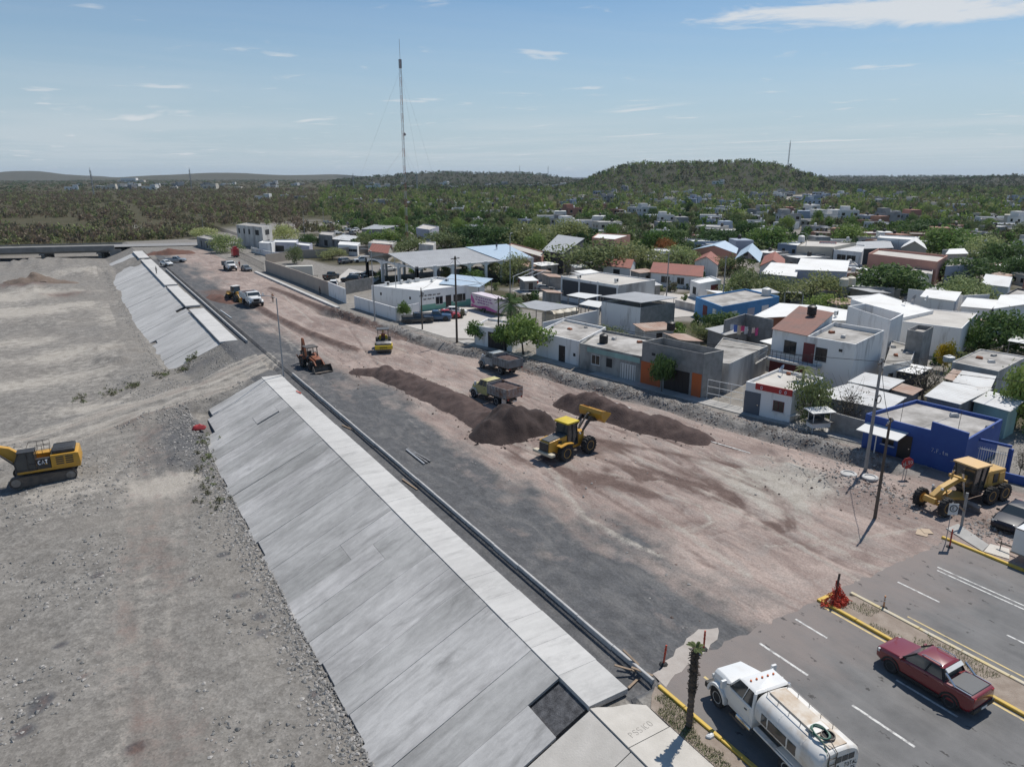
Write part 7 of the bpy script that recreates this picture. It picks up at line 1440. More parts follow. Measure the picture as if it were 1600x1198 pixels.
def tree(x, y, h, r, kind, label, group=None, name='tree', z=None):
    """h height, r crown radius in metres"""
    global TN; TN += 1; j = TN % 2 if (kind, 1) in TSH else 0
    if (kind, j) not in TPR:
        lm, n, s, nb, sd = TSH[(kind, j)]; o = TPR[(kind, j)] = tree_proto(kind, lm, n, s, nb, sd, dry=(kind == 'dry'), trunk=.38 if 'street' in kind else .13 if kind != 'dry' else .2)
    else: o = copy_tree(TPR[(kind, j)])
    o.name = name; o.location = (x, y, (float(hgt(x, y)) if z is None else z)-.03); o.rotation_euler = (0, 0, random.random()*6.28); o.scale = (r, r*random.uniform(.88, 1.12), h/1.12)
    o['label'] = label; o['category'] = 'tree' if 'bush' not in name and 'shrub' not in name else 'shrub'
    if group: o['group'] = group
    elif 'group' in o.keys(): del o['group']
    return o
def hz_top(x, y, py):
    f = x*math.sin(TH)+y*math.cos(TH); yy = -(py-599)/FPX; c, s = math.cos(PITCH), math.sin(PITCH); return CAMH+(yy*f*c-f*s)/(c+yy*s)
TPOS = []
def ptree(px, ty, by, w, kind, label, name='tree', z=0):
    p = g(px, by, z); f = p.x*math.sin(TH)+p.y*math.cos(TH); h = max(1.2, hz_top(p.x, p.y, ty)-z); r = w/2*f*1.32/FPX; TPOS.append((p.x, p.y, r)); tree(p.x, p.y, h, r, kind, label, name=name, z=z if z else None)
for a in [(1034,540,613,40,'street','dark green street tree in front of the orange panelled house'),(744,497,538,36,'street_green','small bright street tree at the garage corner'),(818,484,555,80,'street_green','bushy street tree in front of the low white house'),(788,503,549,44,'street_green','leaning street tree beside the white garage'),(631,467,501,20,'street_green','small tree before the white garden wall of the clinic'),
 (1262,575,662,62,'olive','scraggly tree beside the white shop behind the food cart'),(1318,588,672,70,'dry','leafless grey tree before the pale corrugated roof'),(1474,528,580,34,'yellow','tree covered in yellow blossom beside the block tower'),(1567,472,550,100,'dark','dense dark tree with pale trunks beside the carport'),(1522,505,550,44,'green','light green tree growing against the dense dark one'),(1508,428,482,84,'pale','pale green round tree standing among white roofs'),(1386,405,466,125,'dark','broad dark tree in front of the salmon pink building'),(1272,416,474,84,'olive','olive green tree beside the wide white roofed hall'),(1297,455,496,64,'green','green tree behind the large white roof'),
 (948,503,541,50,'olive','small tree growing out of the yard behind the teal house'),(1128,480,528,66,'dark','dark bushy tree behind the block fronted building'),(1100,500,532,50,'olive','brownish low tree beside the dark bushy one'),(1148,424,460,40,'green','round bright green tree at the plaza gate'),(1170,414,465,74,'olive','wide olive tree behind the blue school block'),(1215,430,470,70,'olive','thin bare looking tree behind the blue school block'),
 (925,366,428,116,'olive','large mesquite tree over the white boundary wall'),(988,372,424,100,'olive','large spreading mesquite beside the small red roof'),(1066,380,420,60,'pale','yellow green tree in front of the salmon house'),(1135,395,430,66,'olive','tree in front of the blue pavilion'),(1208,400,425,40,'green','tree beside the red roof near the blue pavilion'),
 (352,363,394,46,'pale','bright yellow green tree beside the sooty house'),(447,348,380,42,'pale','bright green tree behind the roofless block building'),(318,353,372,40,'pale','bright shrub tree before the bridge road scrub'),(484,362,384,30,'dark','dark tree beside the junkyard shed'),(461,380,412,28,'olive','thin leafed tree behind the cream camper'),(520,384,405,42,'olive','tall thin tree inside the walled yard'),(593,420,437,16,'green','small green bush in the walled yard'),(403,366,384,30,'dry','grey bare tree before the roofless building'),
 (600,354,385,42,'green','round green tree above the small red roof'),(640,366,398,56,'olive','wide olive shrub tree at the mast foot'),(622,336,366,44,'green','green tree near the pink end shed'),(572,360,386,36,'olive','grey olive tree beside the row-window house'),
 (800,393,440,58,'olive','sparse tree at the end of the market canopy'),(738,417,446,50,'green','green tree rising behind the pale blue canopy'),(690,358,388,66,'olive','olive tree behind the market canopy beside the mast'),(738,346,384,70,'dark','dark green tree behind the market canopy'),(776,348,392,62,'dark','darker tree above the new blue roof sheets'),(822,340,392,76,'olive','tall olive tree above the stepped pink building'),(838,358,402,42,'green','bright green tree at the stepped pink wall'),(880,335,380,80,'olive','tree crown behind the assembly hall roof'),(700,420,440,24,'pale','small yellowish bush beside the clinic canopy'),
 (1585,556,668,84,'green','leafy tree overhanging the rusty pitted lean-to'),(1496,562,606,40,'green','leafy vine covered tree beside the block tower'),(1442,560,625,110,'dry','tangle of dry grey branches behind the blue house'),(1380,575,610,40,'dry','dry shrub below the utility pole with coiled cable'),(1592,690,742,40,'dry','bare twiggy shrub behind the low blue wall'),(870,470,500,20,'green','small shrub beside the cream tanks'),(1000,400,424,40,'olive','tree beside the long red tiled house'),
 (1540,365,412,70,'pale','yellow green tree before the dark shrubs right of the pink building'),(1478,350,400,90,'green','broad green tree behind the pink building'),(1560,372,425,60,'dark','dark tree beside the yellow green one right of the pink building'),(1510,395,440,90,'dark','dark shrub mass before the white gabled roof'),(1585,395,440,60,'dark','dark round tree by the wide brown concrete roof'),(1450,335,375,70,'dark','dark tree beyond the pink building'),(1330,345,382,60,'green','green tree behind the convenience store'),(1200,350,392,70,'green','green tree in front of the beige building'),(1165,340,385,40,'dark','narrow dark conifer above the blue pavilion'),(1120,352,388,70,'dark','dark green tree behind the salmon house'),(1050,352,392,60,'dark','dark tree above the orange flowering crown'),(1020,355,395,50,'green','green tree beside the orange flowering crown')]: ptree(*a)
leafmat('leaf_orange', (.36, .15, .05), (.22, .14, .05)); TSH[('orange', 0)] = ('leaf_orange', 2000, .085, 13, 333); ptree(1037,368,398,34,'orange','tree with orange blossom among the town trees')
# more town trees, kept off houses, roads and slabs
HQ = [(o.location.x, o.location.y, 8 if o.get('category') != 'canopy' else 12) for o in COL.objects if o.parent is None and o.get('category') in ('house','building','shop','shed','hall','pavilion','canopy','carport','garage','tower','wall')]
HQA = np.array([h for h in HQ]); nT = 0; tries = 0
GRP = {'green': 'green town trees', 'dark': 'dark town trees', 'olive': 'olive town trees', 'pale': 'pale town trees'}
while nT < 225 and tries < 20000:
    tries += 1; px = random.uniform(470, 1640); a = R(0); X_, Y_, Z_ = ray(px, 320); dist = 150+430*math.sqrt(random.random()); k = dist/math.hypot(X_, Y_); x, y = X_*k, Y_*k
    if x < XF(y)+14 or (y > 250 and x < 105): continue
    if dist < 210 and px < 1000: continue
    if (np.hypot(HQA[:, 0]-x, HQA[:, 1]-y) < HQA[:, 2]).any() or any(math.hypot(x-q[0], y-q[1]) < q[2]*.9 for q in TPOS): continue
    r = random.uniform(2.2, 4.6); kd = random.choices(['green', 'olive', 'dark', 'pale'], [4, 5, 4, 1.2])[0]; TPOS.append((x, y, r)); nT += 1
    tree(x, y, r*random.uniform(1.3, 1.9), r, kd, {'green':'mid green leafy tree','dark':'dark green dense tree','olive':'dusty olive mesquite tree','pale':'pale yellow green tree'}[kd]+' among the town houses', GRP[kd])
# far woods and scrub: one mass each
def mass(name, label, pts, radii, hts, lms, nq, seed):
    r_ = np.random.default_rng(seed); n = len(pts); protos = []
    for k in range(6):
        P, C, d, q = crown_pts(7, nq, seed+k*13, .8); P[:, 2] = P[:, 2]*.95-.08; protos.append(leaf_quads(P, d, .34, q)[0])
    pr = np.stack(protos)[r_.integers(0, 6, n)]; a = r_.random(n)*6.28; c, s = np.cos(a)[:, None], np.sin(a)[:, None]
    X = pr[..., 0]*c-pr[..., 1]*s; Y = pr[..., 0]*s+pr[..., 1]*c; P3 = np.array(pts)
    V = np.stack([X*radii[:, None]+P3[:, 0:1], Y*radii[:, None]+P3[:, 1:2], pr[..., 2]*hts[:, None]+P3[:, 2:3]], -1).reshape(-1, 3)
    F = np.arange(len(V)).reshape(-1, 4); mi = np.repeat(r_.integers(0, len(lms), n), nq); o = rawmesh(name, V, F, lms, mi); return tag(o, label, 'trees', kind='stuff')
HF2 = np.array([(p.x, p.y) for p in FH])
def scatter(n, pxa, pxb, d0, d1, pw, ok, seed):
    r_ = np.random.default_rng(seed); out = []
    while len(out) < n:
        m_ = 4000; px = r_.uniform(pxa, pxb, m_); xx = (px-800)/FPX; yy = -(300-599)/FPX; f = math.cos(PITCH)+yy*math.sin(PITCH)
        X = xx*math.cos(TH)+f*math.sin(TH); Y = -xx*math.sin(TH)+f*math.cos(TH); k = (d0+(d1-d0)*r_.random(m_)**pw)/np.hypot(X, Y); X, Y = X*k, Y*k
        s_ = ok(X, Y, px); out += list(zip(X[s_], Y[s_]))
    A = np.array(out[:n]); return np.column_stack([A, hgt(A[:, 0], A[:, 1], False)])
def clear_far(X, Y):
    D = np.min(np.hypot(X[:, None]-HF2[None, :, 0], Y[:, None]-HF2[None, :, 1]), 1); cp = [(p.x, p.y) for p in cut]; cp2 = [(p.x, p.y) for p in cut2]
    return (D > 10.5) & (polyd(X, Y, cp) > 24) & (polyd(X, Y, cp2) > 13)
S = scatter(330, 640, 1660, 75, 235, .8, lambda X, Y, px: (X > XF(Y)+8) & (np.min(np.hypot(X[:, None]-HQA[None, :, 0], Y[:, None]-HQA[None, :, 1])-HQA[None, :, 2]*.8, 1) > 0), 14); rr = rng.uniform(.6, 1.7, len(S))
mass('yard_shrubs', 'small shrubs and weeds growing in the house yards', S, rr, rr*rng.uniform(.9, 1.5, len(S)), ['leaf_green', 'leaf_olive', 'leaf_dry', 'leaf_dark'], 150, 870)
S = scatter(900, 520, 1660, 235, 430, .8, lambda X, Y, px: (X > XF(Y)+40) & ((Y < 250) | (X > 110)) & clear_far(X, Y) & (np.min(np.hypot(X[:, None]-HQA[None, :, 0], Y[:, None]-HQA[None, :, 1])-HQA[None, :, 2]*1.05, 1) > 0), 15); rr = rng.uniform(1.6, 3.4, len(S))
mass('garden_greenery', 'small garden trees and shrubs filling the gaps between town houses', S, rr, rr*rng.uniform(1.1, 1.5, len(S)), ['leaf_green', 'leaf_olive', 'leaf_dark', 'leaf_olive', 'leaf_scrub'], 130, 890)
S = scatter(6600, 500, 1660, 400, 1500, .8, lambda X, Y, px: clear_far(X, Y) & ((X > 120) | (px > 640)) & (vn(X/26, Y/26, 78) > .2), 5); rr = rng.uniform(2.4, 4.8, len(S))
mass('woodland', 'mass of green trees covering the far town and hillside', S, rr, rr*rng.uniform(1.2, 1.7, len(S)), ['leaf_green', 'leaf_olive', 'leaf_dark', 'leaf_scrub'], 50, 900)
S = scatter(9500, 520, 1700, 1000, 3800, .9, lambda X, Y, px: clear_far(X, Y), 6); rr = rng.uniform(4.5, 9, len(S))
mass('hill_woodland', 'dark woodland on the distant ridges behind the town', S, rr, rr*rng.uniform(.8, 1.1, len(S)), ['leaf_hill', 'leaf_hill', 'leaf_dark', 'leaf_scrub'], 27, 950)
road_l = [G2(225,352), G2(212,325), G2(180,310), G2(178,300)]
S = scatter(5200, -60, 640, 318, 1400, 1.25, lambda X, Y, px: (Y > 298) & (polyd(X, Y, [(a, b) for a, b in road_l]) > 3.5) & (polyd(X, Y, [G2(380,362),G2(470,354),G2(620,354),G2(700,362)]) > 20) & ((X < 100+.0*Y) | (Y > 420)) & (vn(X/22, Y/22, 77) > .36), 7); rr = rng.uniform(1.6, 3.6, len(S))
mass('scrub', 'dense brown green mesquite scrub beyond the bridge', S, rr, rr*rng.uniform(1.0, 1.5, len(S)), ['leaf_scrub', 'leaf_brown', 'leaf_olive', 'leaf_scrub', 'leaf_brown'], 48, 1000)
S = scatter(2600, -80, 560, 1300, 5200, .9, lambda X, Y, px: (Y > 300) & clear_far(X, Y), 8); rr = rng.uniform(5, 10, len(S))
mass('far_scrub', 'dark scrub plain running to the distant mesas', S, rr, rr*rng.uniform(.45, .7, len(S)), ['leaf_scrub', 'leaf_dark', 'leaf_brown'], 34, 1100)
# weeds at the foot of the slopes
W_ = []
for px, py, w in [(310,565,5),(260,583,4),(215,597,4),(185,606,3),(135,613,2.5),(338,680,2),(335,700,2),(325,722,2),(335,745,2),(352,768,2),(295,575,3)]:
    p = g(px, py, -2.6)
    for i in range(int(w*9)): W_.append((p.x-.7+random.gauss(0, .5), p.y+random.gauss(0, 1.0)))
W_ = np.array(W_); zz_ = hgt(W_[:, 0], W_[:, 1]); rr = rng.uniform(.12, .42, len(W_)); mass('weeds', 'low weeds growing at the foot of the concrete slopes', np.column_stack([W_, zz_-.02]), rr, rr*1.1, ['leaf_olive', 'leaf_scrub', 'leaf_dry'], 40, 1200)
# ---- palms
leafmat('palm_leaf', (.085, .12, .035), (.14, .16, .05)); mat('palm_trunk', (.085, .065, .052), .95, (.15, .115, .09), 5, .8, 18); mat('palm_skirt', (.045, .034, .026), .95, (.10, .075, .055), 5, .8, 18)
def fronds(par, z, n, L, droop, seed, m_='palm_leaf', up=.7, wl=.3):
    r_ = np.random.default_rng(seed)
    for k in range(n):
        a = 6.283*k/n+r_.normal()*.15; e = up+r_.normal()*.35; mb = MB(); pts = []
        for i in range(9):
            t = i/8; rad = L*t*math.cos(e)*(1-.12*t); pts.append(Vector((rad*math.cos(a), rad*math.sin(a), z+L*t*math.sin(e)-droop*L*t*t)))
        mb.tube(pts, [.03*(1-.8*i/8) for i in range(9)], 4); sd = Vector((-math.sin(a), math.cos(a), 0))
        for i in range(1, 34):
            t = .12+.88*i/34; j = min(7, int(t*8)); q = pts[j]+(pts[j+1]-pts[j])*(t*8-j); w = wl*L*math.sin(math.pi*min(1, t*.9+.1))**.6; dn = Vector((0, 0, -.35*w))
            fw = (pts[j+1]-pts[j]).normalized()
            for s in (-1, 1): mb.add([q-fw*.025, q+fw*.025, q+sd*s*w+fw*w*.5+dn], [(0,1,2)])
        mb.build('frond', m_, par)
c = empty('palm_tree', (20.0, 17.9, .05), .4, 'stubby palm with shaggy trunk and cropped green top on the kerb verge', 'palm')
prof = []; 
for i in range(34): t = i/33; prof.append((.135-.02*t+(.03 if i % 2 else -.008)+(.035 if .42 < t < .95 else 0), 4.05*t))
MB().lathe(prof[:15], (0,0,0), 'z', 12).build('trunk', 'palm_trunk', c); MB().lathe(prof[14:], (0,0,0), 'z', 12).build('dead_skirt', 'palm_skirt', c)
q = MB()
for i in range(150): a = random.random()*6.28; z = random.uniform(1.9, 4.0); r0 = .15; p = Vector((r0*math.cos(a), r0*math.sin(a), z)); e = p+Vector((math.cos(a)*random.uniform(.06,.16), math.sin(a)*random.uniform(.06,.16), random.uniform(-.14,.12))); q.bar(p, e, .035, .012)
tag(q.build('leaf_stubs', 'palm_skirt', c), kind='stuff'); fronds(c, 4.0, 9, .6, .5, 3, 'leaf_olive', .8, .16)
p = g(797,542); c = empty('palm_tree', (p.x, p.y, 0), 0, 'tall dark feathery palm beside the mobile clinic trailer', 'palm'); MB().tube([(0,0,0),(.1,0,3),(.15,.1,6.2)], [.22,.17,.13], 10).build('trunk', 'palm_trunk', c); fronds(c, 6.2, 22, 3.1, .55, 9, 'leaf_dark', .55, .22); fronds(c, 5.9, 12, 2.8, .9, 19, 'leaf_dark', .1, .2)
for i, (px, by, ty) in enumerate([(1403,388,376),(1428,390,377)]): p = g(px, by); h = hz_top(p.x, p.y, ty); c = empty('palm_tree', (p.x, p.y, 0), i, 'palm standing behind the salmon pink building', 'palm', 'palms behind the pink building'); MB().tube([(0,0,0),(.1,0,h*.7)], [.25,.18], 8).build('trunk', 'palm_trunk', c); fronds(c, h*.7, 16, 3.0, .7, 21+i, 'leaf_dark', .6, .2)
p = g(1266,650); c = empty('palm_tree', (p.x+1, p.y+2, 0), 0, 'young palm with drooping fronds over the white shop roof', 'palm'); MB().tube([(0,0,0),(.1,.1,4.3)], [.12,.09], 8).build('trunk', 'palm_trunk', c); fronds(c, 4.3, 12, 1.5, .7, 31, 'leaf_olive', .6, .2)
# ============================================================ LOOSE STONES
mat('stone', (.30, .29, .275), .9, (.17, .165, .155), 3, var=.1); mat('stone_pale', (.42, .40, .37), .9, (.32, .30, .28), 3)
ICO = np.array([(0,0,1),(.9,0,.1),(.25,.85,.0),(-.75,.5,.1),(-.7,-.55,0),(.3,-.85,.1),(0,0,-.7)]); ICF = np.array([(0,1,2),(0,2,3),(0,3,4),(0,4,5),(0,5,1),(6,2,1),(6,3,2),(6,4,3),(6,5,4),(6,1,5)])
def stones(name, label, XY, smin, smax, ms, seed, pw=3):
    r_ = np.random.default_rng(seed); n = len(XY); s = smin+(smax-smin)*r_.random(n)**pw; V = ICO[None]*(1+.28*r_.normal(size=(n, 7, 3)))*s[:, None, None]; V[..., 2] *= .65; a = r_.random(n)*6.28
    X = V[..., 0]*np.cos(a)[:, None]-V[..., 1]*np.sin(a)[:, None]; Y = V[..., 0]*np.sin(a)[:, None]+V[..., 1]*np.cos(a)[:, None]; z = hgt(XY[:, 0], XY[:, 1])
    V = np.stack([X+XY[:, 0:1], Y+XY[:, 1:2], V[..., 2]+z[:, None]+s[:, None]*.15], -1).reshape(-1, 3); F = (ICF[None]+7*np.arange(n)[:, None, None]).reshape(-1, 3)
    o = rawmesh(name, V, F, ms, np.repeat(r_.integers(0, len(ms), n), 10)); return tag(o, label, 'stones', kind='stuff')
A = []
r_ = np.random.default_rng(44)
n = 9000; y = r_.uniform(22, 86, n); x = 8.75-np.abs(r_.normal(0, .9, n))-.1; A.append(np.column_stack([x, y]))                      # foot of the near slope
n = 2500; y = r_.uniform(106, 240, n); x = np.interp(y, [108,145,225,259], [8.4,7.7,7.2,8])-np.abs(r_.normal(0, .8, n)); A.append(np.column_stack([x, y]))
n = 22000; x = r_.uniform(-18, 8.4, n); y = 24+62*r_.random(n)**1.3; k = (vn(x/3.5, y/5, 91)+.4*vn(x/1.2, y/1.2, 92) > .72) & (polyd(x, y, TRK3) > 2.2); A.append(np.column_stack([x, y])[k])
n = 9000; x = r_.uniform(1, 17, n); y = r_.uniform(70, 108, n); k = ((x < 8.4) | (y > 86)) & (polyd(x, y, RAMP) > 2.6) & (vn(x/2, y/2, 93) > .4); A.append(np.column_stack([x, y])[k])
stones('river_stones', 'loose grey river stones scattered over the riverbed', np.concatenate(A), .02, .16, ['stone', 'stone', 'stone_pale'], 45, 4)
mat('rubble_brown', (.20, .15, .125), .95, (.13, .095, .08), 3)
n = 12000; y = r_.uniform(28, 122, n); ee = XF(y)-6.0+2.4*fbm(y/9, y*0, 21); x = ee+r_.normal(1.3, 1.15, n); A = [np.column_stack([x, y])[(x < XF(y)-1.95) & (vn(x/1.5, y/3, 96)+.3*vn(x/.6, y/.6, 97) > .55)]]
n = 1700; x = r_.normal(50.0, 1.7, n); y = r_.normal(29.0, 3.0, n); A.append(np.column_stack([x, y])); n = 900; x = r_.normal(51.5, 1.6, n); y = r_.normal(20.2, .9, n); A.append(np.column_stack([x, y])[x > 47.8])
n = 2500; x = r_.uniform(21, 48, n); y = r_.uniform(22, 100, n); A.append(np.column_stack([x, y])[vn(x/3, y/6, 95) > .6])
stones('road_rubble', 'broken stone and concrete rubble along the torn pavement edge', np.concatenate(A), .02, .13, ['stone', 'stone_pale', 'rubble_brown'], 46, 2.6)

# clods rolled off the soil heaps
C_ = []
for o in [o for o in COL.objects if o.name.startswith(('soil_heap', 'soil_windrow')) and o.location.y < 100 and o.location.x > 20]:
    V = np.array([v.co[:] for v in o.data.vertices])+np.array(o.location); k = r_.integers(0, len(V), 420); C_.append(V[k, :2]+r_.normal(0, .35, (420, 2)))
mat('clod', (.06, .042, .037), 1, (.10, .072, .062), 4); stones('soil_clods', 'dark soil clods scattered round the feet of the heaps', np.concatenate(C_), .03, .15, ['clod'], 47, 2.5)

# ============================================================ POLES, MASTS, WIRES
mat('wood_pole', (.085, .065, .05), .95, (.13, .105, .085), 4, .3, 14, stretch=(1,1,.1)); mat('concrete_pole', (.30, .295, .285), .9, (.24, .235, .225), 2); mat('galv', (.36, .365, .37), .5, metal=.4); mat('cable', (.015, .015, .016), .7); mat('insulator', (.45, .44, .42), .4); mat('mast_red', (.34, .14, .11), .6); mat('mast_white', (.45, .45, .45), .6)
PT = {}
def pole(key, label, px, by, h, m_='wood_pole', r=.13, arms=1, lean=(0,0), coil=False, trans=False):
    p = g(px, by); z = float(hgt(p.x, p.y)); c = empty('utility_pole', (p.x, p.y, z), 0, label, 'utility pole'); t = Vector((lean[0], lean[1], h))
    MB().tube([(0,0,-.2), t], [r, r*.65], 10).build('shaft', m_, c, smooth=True); PT[key] = Vector((p.x, p.y, z))+t-Vector((0,0,.3))
    for k in range(arms):
        a = t-Vector((0,0,.35+.6*k)); x = MB().bar(a-Vector((.8,.25,0)), a+Vector((.8,.25,0)), .1).build('crossarm', 'wood_pole', c)
        for s in (-.7, -.25, .25, .7): MB().lathe([(.03,0),(.055,.04),(.03,.08),(.05,.11),(.02,.15)], tuple(a+Vector((.8*s,.25*s,.05))), 'z', 8).build('insulator', 'insulator', x)
    if coil:
        q = MB(); ctr = Vector((.25,-.05,h*.64))
        for k in range(3): q.tube([ctr+Vector(((.3+.03*k)*math.cos(a), .03*k-.05, (.3+.03*k)*math.sin(a))) for a in np.linspace(0, 6.283, 18)], .025, 5)
        q.build('cable_coil', 'cable', c)
    if trans: MB().lathe([(.18,0),(.2,.03),(.2,.55),(.12,.62)], (.28,0,h*.82), 'z', 14).build('transformer', 'galv', c)
    return c
pole('a', 'concrete utility pole with coiled black cable beside the torn pavement', 1352, 735, 9.5, 'concrete_pole', .15, 1, coil=True)
pole('b', 'dark wooden pole standing in the rubble before the blue house', 1367, 808, 7.5, 'wood_pole', .12, 1)
pole('c', 'tall dark wooden pole at the clinic forecourt edge', 714, 535, 12.4, 'wood_pole', .17, 1)
pole('d', 'short wooden pole with meter box at the clinic corner', 660, 515, 6.6, 'wood_pole', .12, 0, trans=True)
pole('e', 'leaning wooden pole beside the white garage', 779, 543, 7.2, 'wood_pole', .13, 1)
pole('f', 'grey utility pole rising above the plaza slab', 1041, 467, 9, 'concrete_pole', .14, 1)
pole('g', 'grey pole in front of the blue school block', 1128, 482, 9.5, 'concrete_pole', .14, 1)
pole('h', 'thin grey pole beside the white wall of the clinic', 620, 480, 9, 'galv', .09, 0)
pole('i', 'utility pole with transformer among the town trees behind the pavilion', 1187, 385, 12, 'concrete_pole', .15, 1, trans=True)
def lamp(label, px, by, h, arm=(0,0), ball=False, dist=None):
    p = g(px, by); z = float(hgt(p.x, p.y)); c = empty('street_lamp', (p.x, p.y, z), 0, label, 'street lamp'); MB().tube([(0,0,-.2),(0,0,h)], [.11,.06], 10).build('post', 'galv', c, smooth=True); MB().box(-.2,.2,-.2,.2,-.05,.12).build('base_plate', 'galv', c)
    if ball: MB().lathe([(.05,0),(.25,.12),(.3,.3),(.22,.5),(.03,.58)], (0,0,h), 'z', 12).build('globe', 'frame_white', c, smooth=True)
    else:
        e = Vector((arm[0], arm[1], h+.35)); MB().tube([(0,0,h-.05),(arm[0]*.4,arm[1]*.4,h+.25), e], .04, 8).build('arm', 'galv', c); d = Vector((arm[0], arm[1], 0)).normalized(); hd_ = MB().bar(e-d*.1, e+d*.65, .24, .12).build('lamp_head', 'galv', c, bevel=.03)
    return c
lamp('tall grey street lamp where the two concrete slopes part', 443, 587, 9.8, (-1.3, .3)); lamp('grey street lamp before the white garden wall of the clinic', 586, 503, 11.5, (-.9, .6)); lamp('white globe lamp post beside the low curving wall', 425, 407, 4.5, ball=True)
lamp('tall white flagpole like lamp in front of the walled lot', 797, 462, 12, (.3, .2)); lamp('street lamp near the convenience store sign', 1256, 412, 8, (-1.6, .2)); lamp('street lamp at the junkyard track', 506, 352, 8, (-.8, 0)); lamp('street lamp beside the bridge approach scrub', 318, 362, 8, (-.8, 0)); lamp('lamp post beyond the grey court slab', 476, 366, 9, (.8, 0))
def wire(a, b, sag, label):
    pts = [a+(b-a)*t-Vector((0,0,sag*4*t*(1-t))) for t in np.linspace(0, 1, 14)]; c0 = a.copy(); o = MB().tube([p-c0 for p in pts], .021, 4).build('overhead_wire', 'cable', loc=c0); tag(o, label, 'wire')
wire(PT['a'], PT['b'], .5, 'overhead wire from the concrete pole to the wooden pole in the rubble'); wire(PT['a'], Vector((70, 12, 9)), .8, 'overhead wire running from the concrete pole past the blue house'); wire(PT['a'], PT['e'], 1.2, 'long overhead wire along the house fronts'); wire(PT['e'], PT['c'], .3, 'overhead wire between garage pole and forecourt pole'); wire(PT['c'], PT['d'], .5, 'overhead wire from the tall forecourt pole to the clinic corner'); wire(PT['a'], Vector((96, 33, 8)), 1.0, 'overhead wire crossing the tin roofs behind the blue house'); wire(PT['f'], PT['g'], .4, 'overhead wire above the plaza slab')
def lattice(label, p, h, w, seg, r, bands=False, guys=0, name='radio_mast'):
    c = empty(name, p, .3, label, 'mast'); tri = [Vector((w*math.cos(a), w*math.sin(a), 0)) for a in (0, 2.094, 4.189)]
    for k in range(seg):
        z0, z1 = h*k/seg, h*(k+1)/seg; q = MB()
        for i in range(3):
            a, b = tri[i], tri[(i+1) % 3]; q.tube([a+Vector((0,0,z0)), a+Vector((0,0,z1))], r, 5); q.tube([a+Vector((0,0,z0)), b+Vector((0,0,z1))], r*.6, 4); q.tube([a+Vector((0,0,z1)), b+Vector((0,0,z1))], r*.6, 4)
        q.build('lattice_section', ('mast_red' if k % 2 else 'mast_white') if bands else 'galv', c)
    MB().tube([(0,0,h),(0,0,h*1.1)], r*1.2, 6).build('antenna', 'galv', c)
    for i in range(guys):
        zt = h*(.95, .55)[i // 3]; a = i*2.094+.5; MB().tube([(0,0,zt),(math.cos(a)*h*.42, math.sin(a)*h*.42, 0)], .018, 4).build('guy_wire', 'galv', c)
    return c
p = g(637,388); M_ = lattice('tall guyed lattice radio mast behind the market canopy', (p.x, p.y, 0), 58, .42, 22, .05, True, 6)
MB().lathe([(.5,0),(.45,.3),(.1,.4)], (.6,0,36), 'x', 12).build('dish', 'mast_white', M_); q = MB().box(-.35,.35,-.35,.35,55.5,58).build('antenna_panel', 'galv', M_)
for px, ty, dist, lb in [(146,262,1100,'dark slender mast above the scrubland at the far left'),(300,262,1300,'slender mast above the scrub beyond the bridge'),(553,271,1200,'thin mast among the far houses left of the tall mast'),(652,270,1000,'thin white mast right of the tall radio mast'),(812,258,2300,'mast standing on the low ridge'),(856,259,2300,'pair mast standing at the end of the low ridge'),(1227,219,1320,'tall thin mast on the shoulder of the wooded hill')]:
    p = far(px, dist); z = float(hgt(p.x, p.y, False)); h = hz_top(p.x, p.y, ty)-z; lattice(lb, (p.x, p.y, z), h/1.1, .9, 8, .22)
# ============================================================ SIGNS, POSTS, STREET THINGS
mat('sign_red', (.40, .03, .035), .5, (.36, .05, .05), 2); mat('sign_white', (.62, .62, .61), .5); mat('post_red', (.48, .05, .02), .6, (.38, .07, .04), 2); mat('post_orange', (.60, .25, .10), .7, (.5, .32, .2), 2); mat('net_orange', (.60, .06, .02), .7, (.42, .05, .03), 3); mat('cardboard', (.46, .36, .26), .9); mat('plank', (.34, .25, .17), .9, (.24, .18, .13), 2); mat('rubber', (.03, .03, .03), .8)
p = g(1412,747); c = empty('stop_sign', (p.x, p.y, zr(p.x,p.y)), 0, 'faded red octagonal stop sign leaning in the rubble before the blue house', 'sign'); tl = Vector((.12,-.05,0))
MB().tube([(-.18,0,-.1),(-.1,.0,1.5)], .03, 6).build('post', 'galv', c); MB().tube([(.22,0,-.1),(.3,0,1.5)], .03, 6).build('post', 'galv', c)
vx = Vector((math.cos(.9), -math.sin(.9), 0)).normalized(); M4 = plane_to((.1,-.05,1.35), (.80,-.45,.25), (-.2,.1,1))
oc = [(.5*math.cos(R(22.5+45*k)), .5*math.sin(R(22.5+45*k))) for k in range(8)]; b = MB(); b.add([M4 @ Vector((x, y, 0)) for x, y in oc]+[M4 @ Vector((x, y, .03)) for x, y in oc], [tuple(range(8))[::-1], tuple(range(8, 16))]+[(k, (k+1) % 8, 8+(k+1) % 8, 8+k) for k in range(8)]); pl_ = b.build('sign_plate', 'sign_red', c)
put_text(pl_, 'sign_lettering', 'ALTO', .26, M4 @ Matrix.Translation((.03,-.13,.04)), 'sign_white', .025)
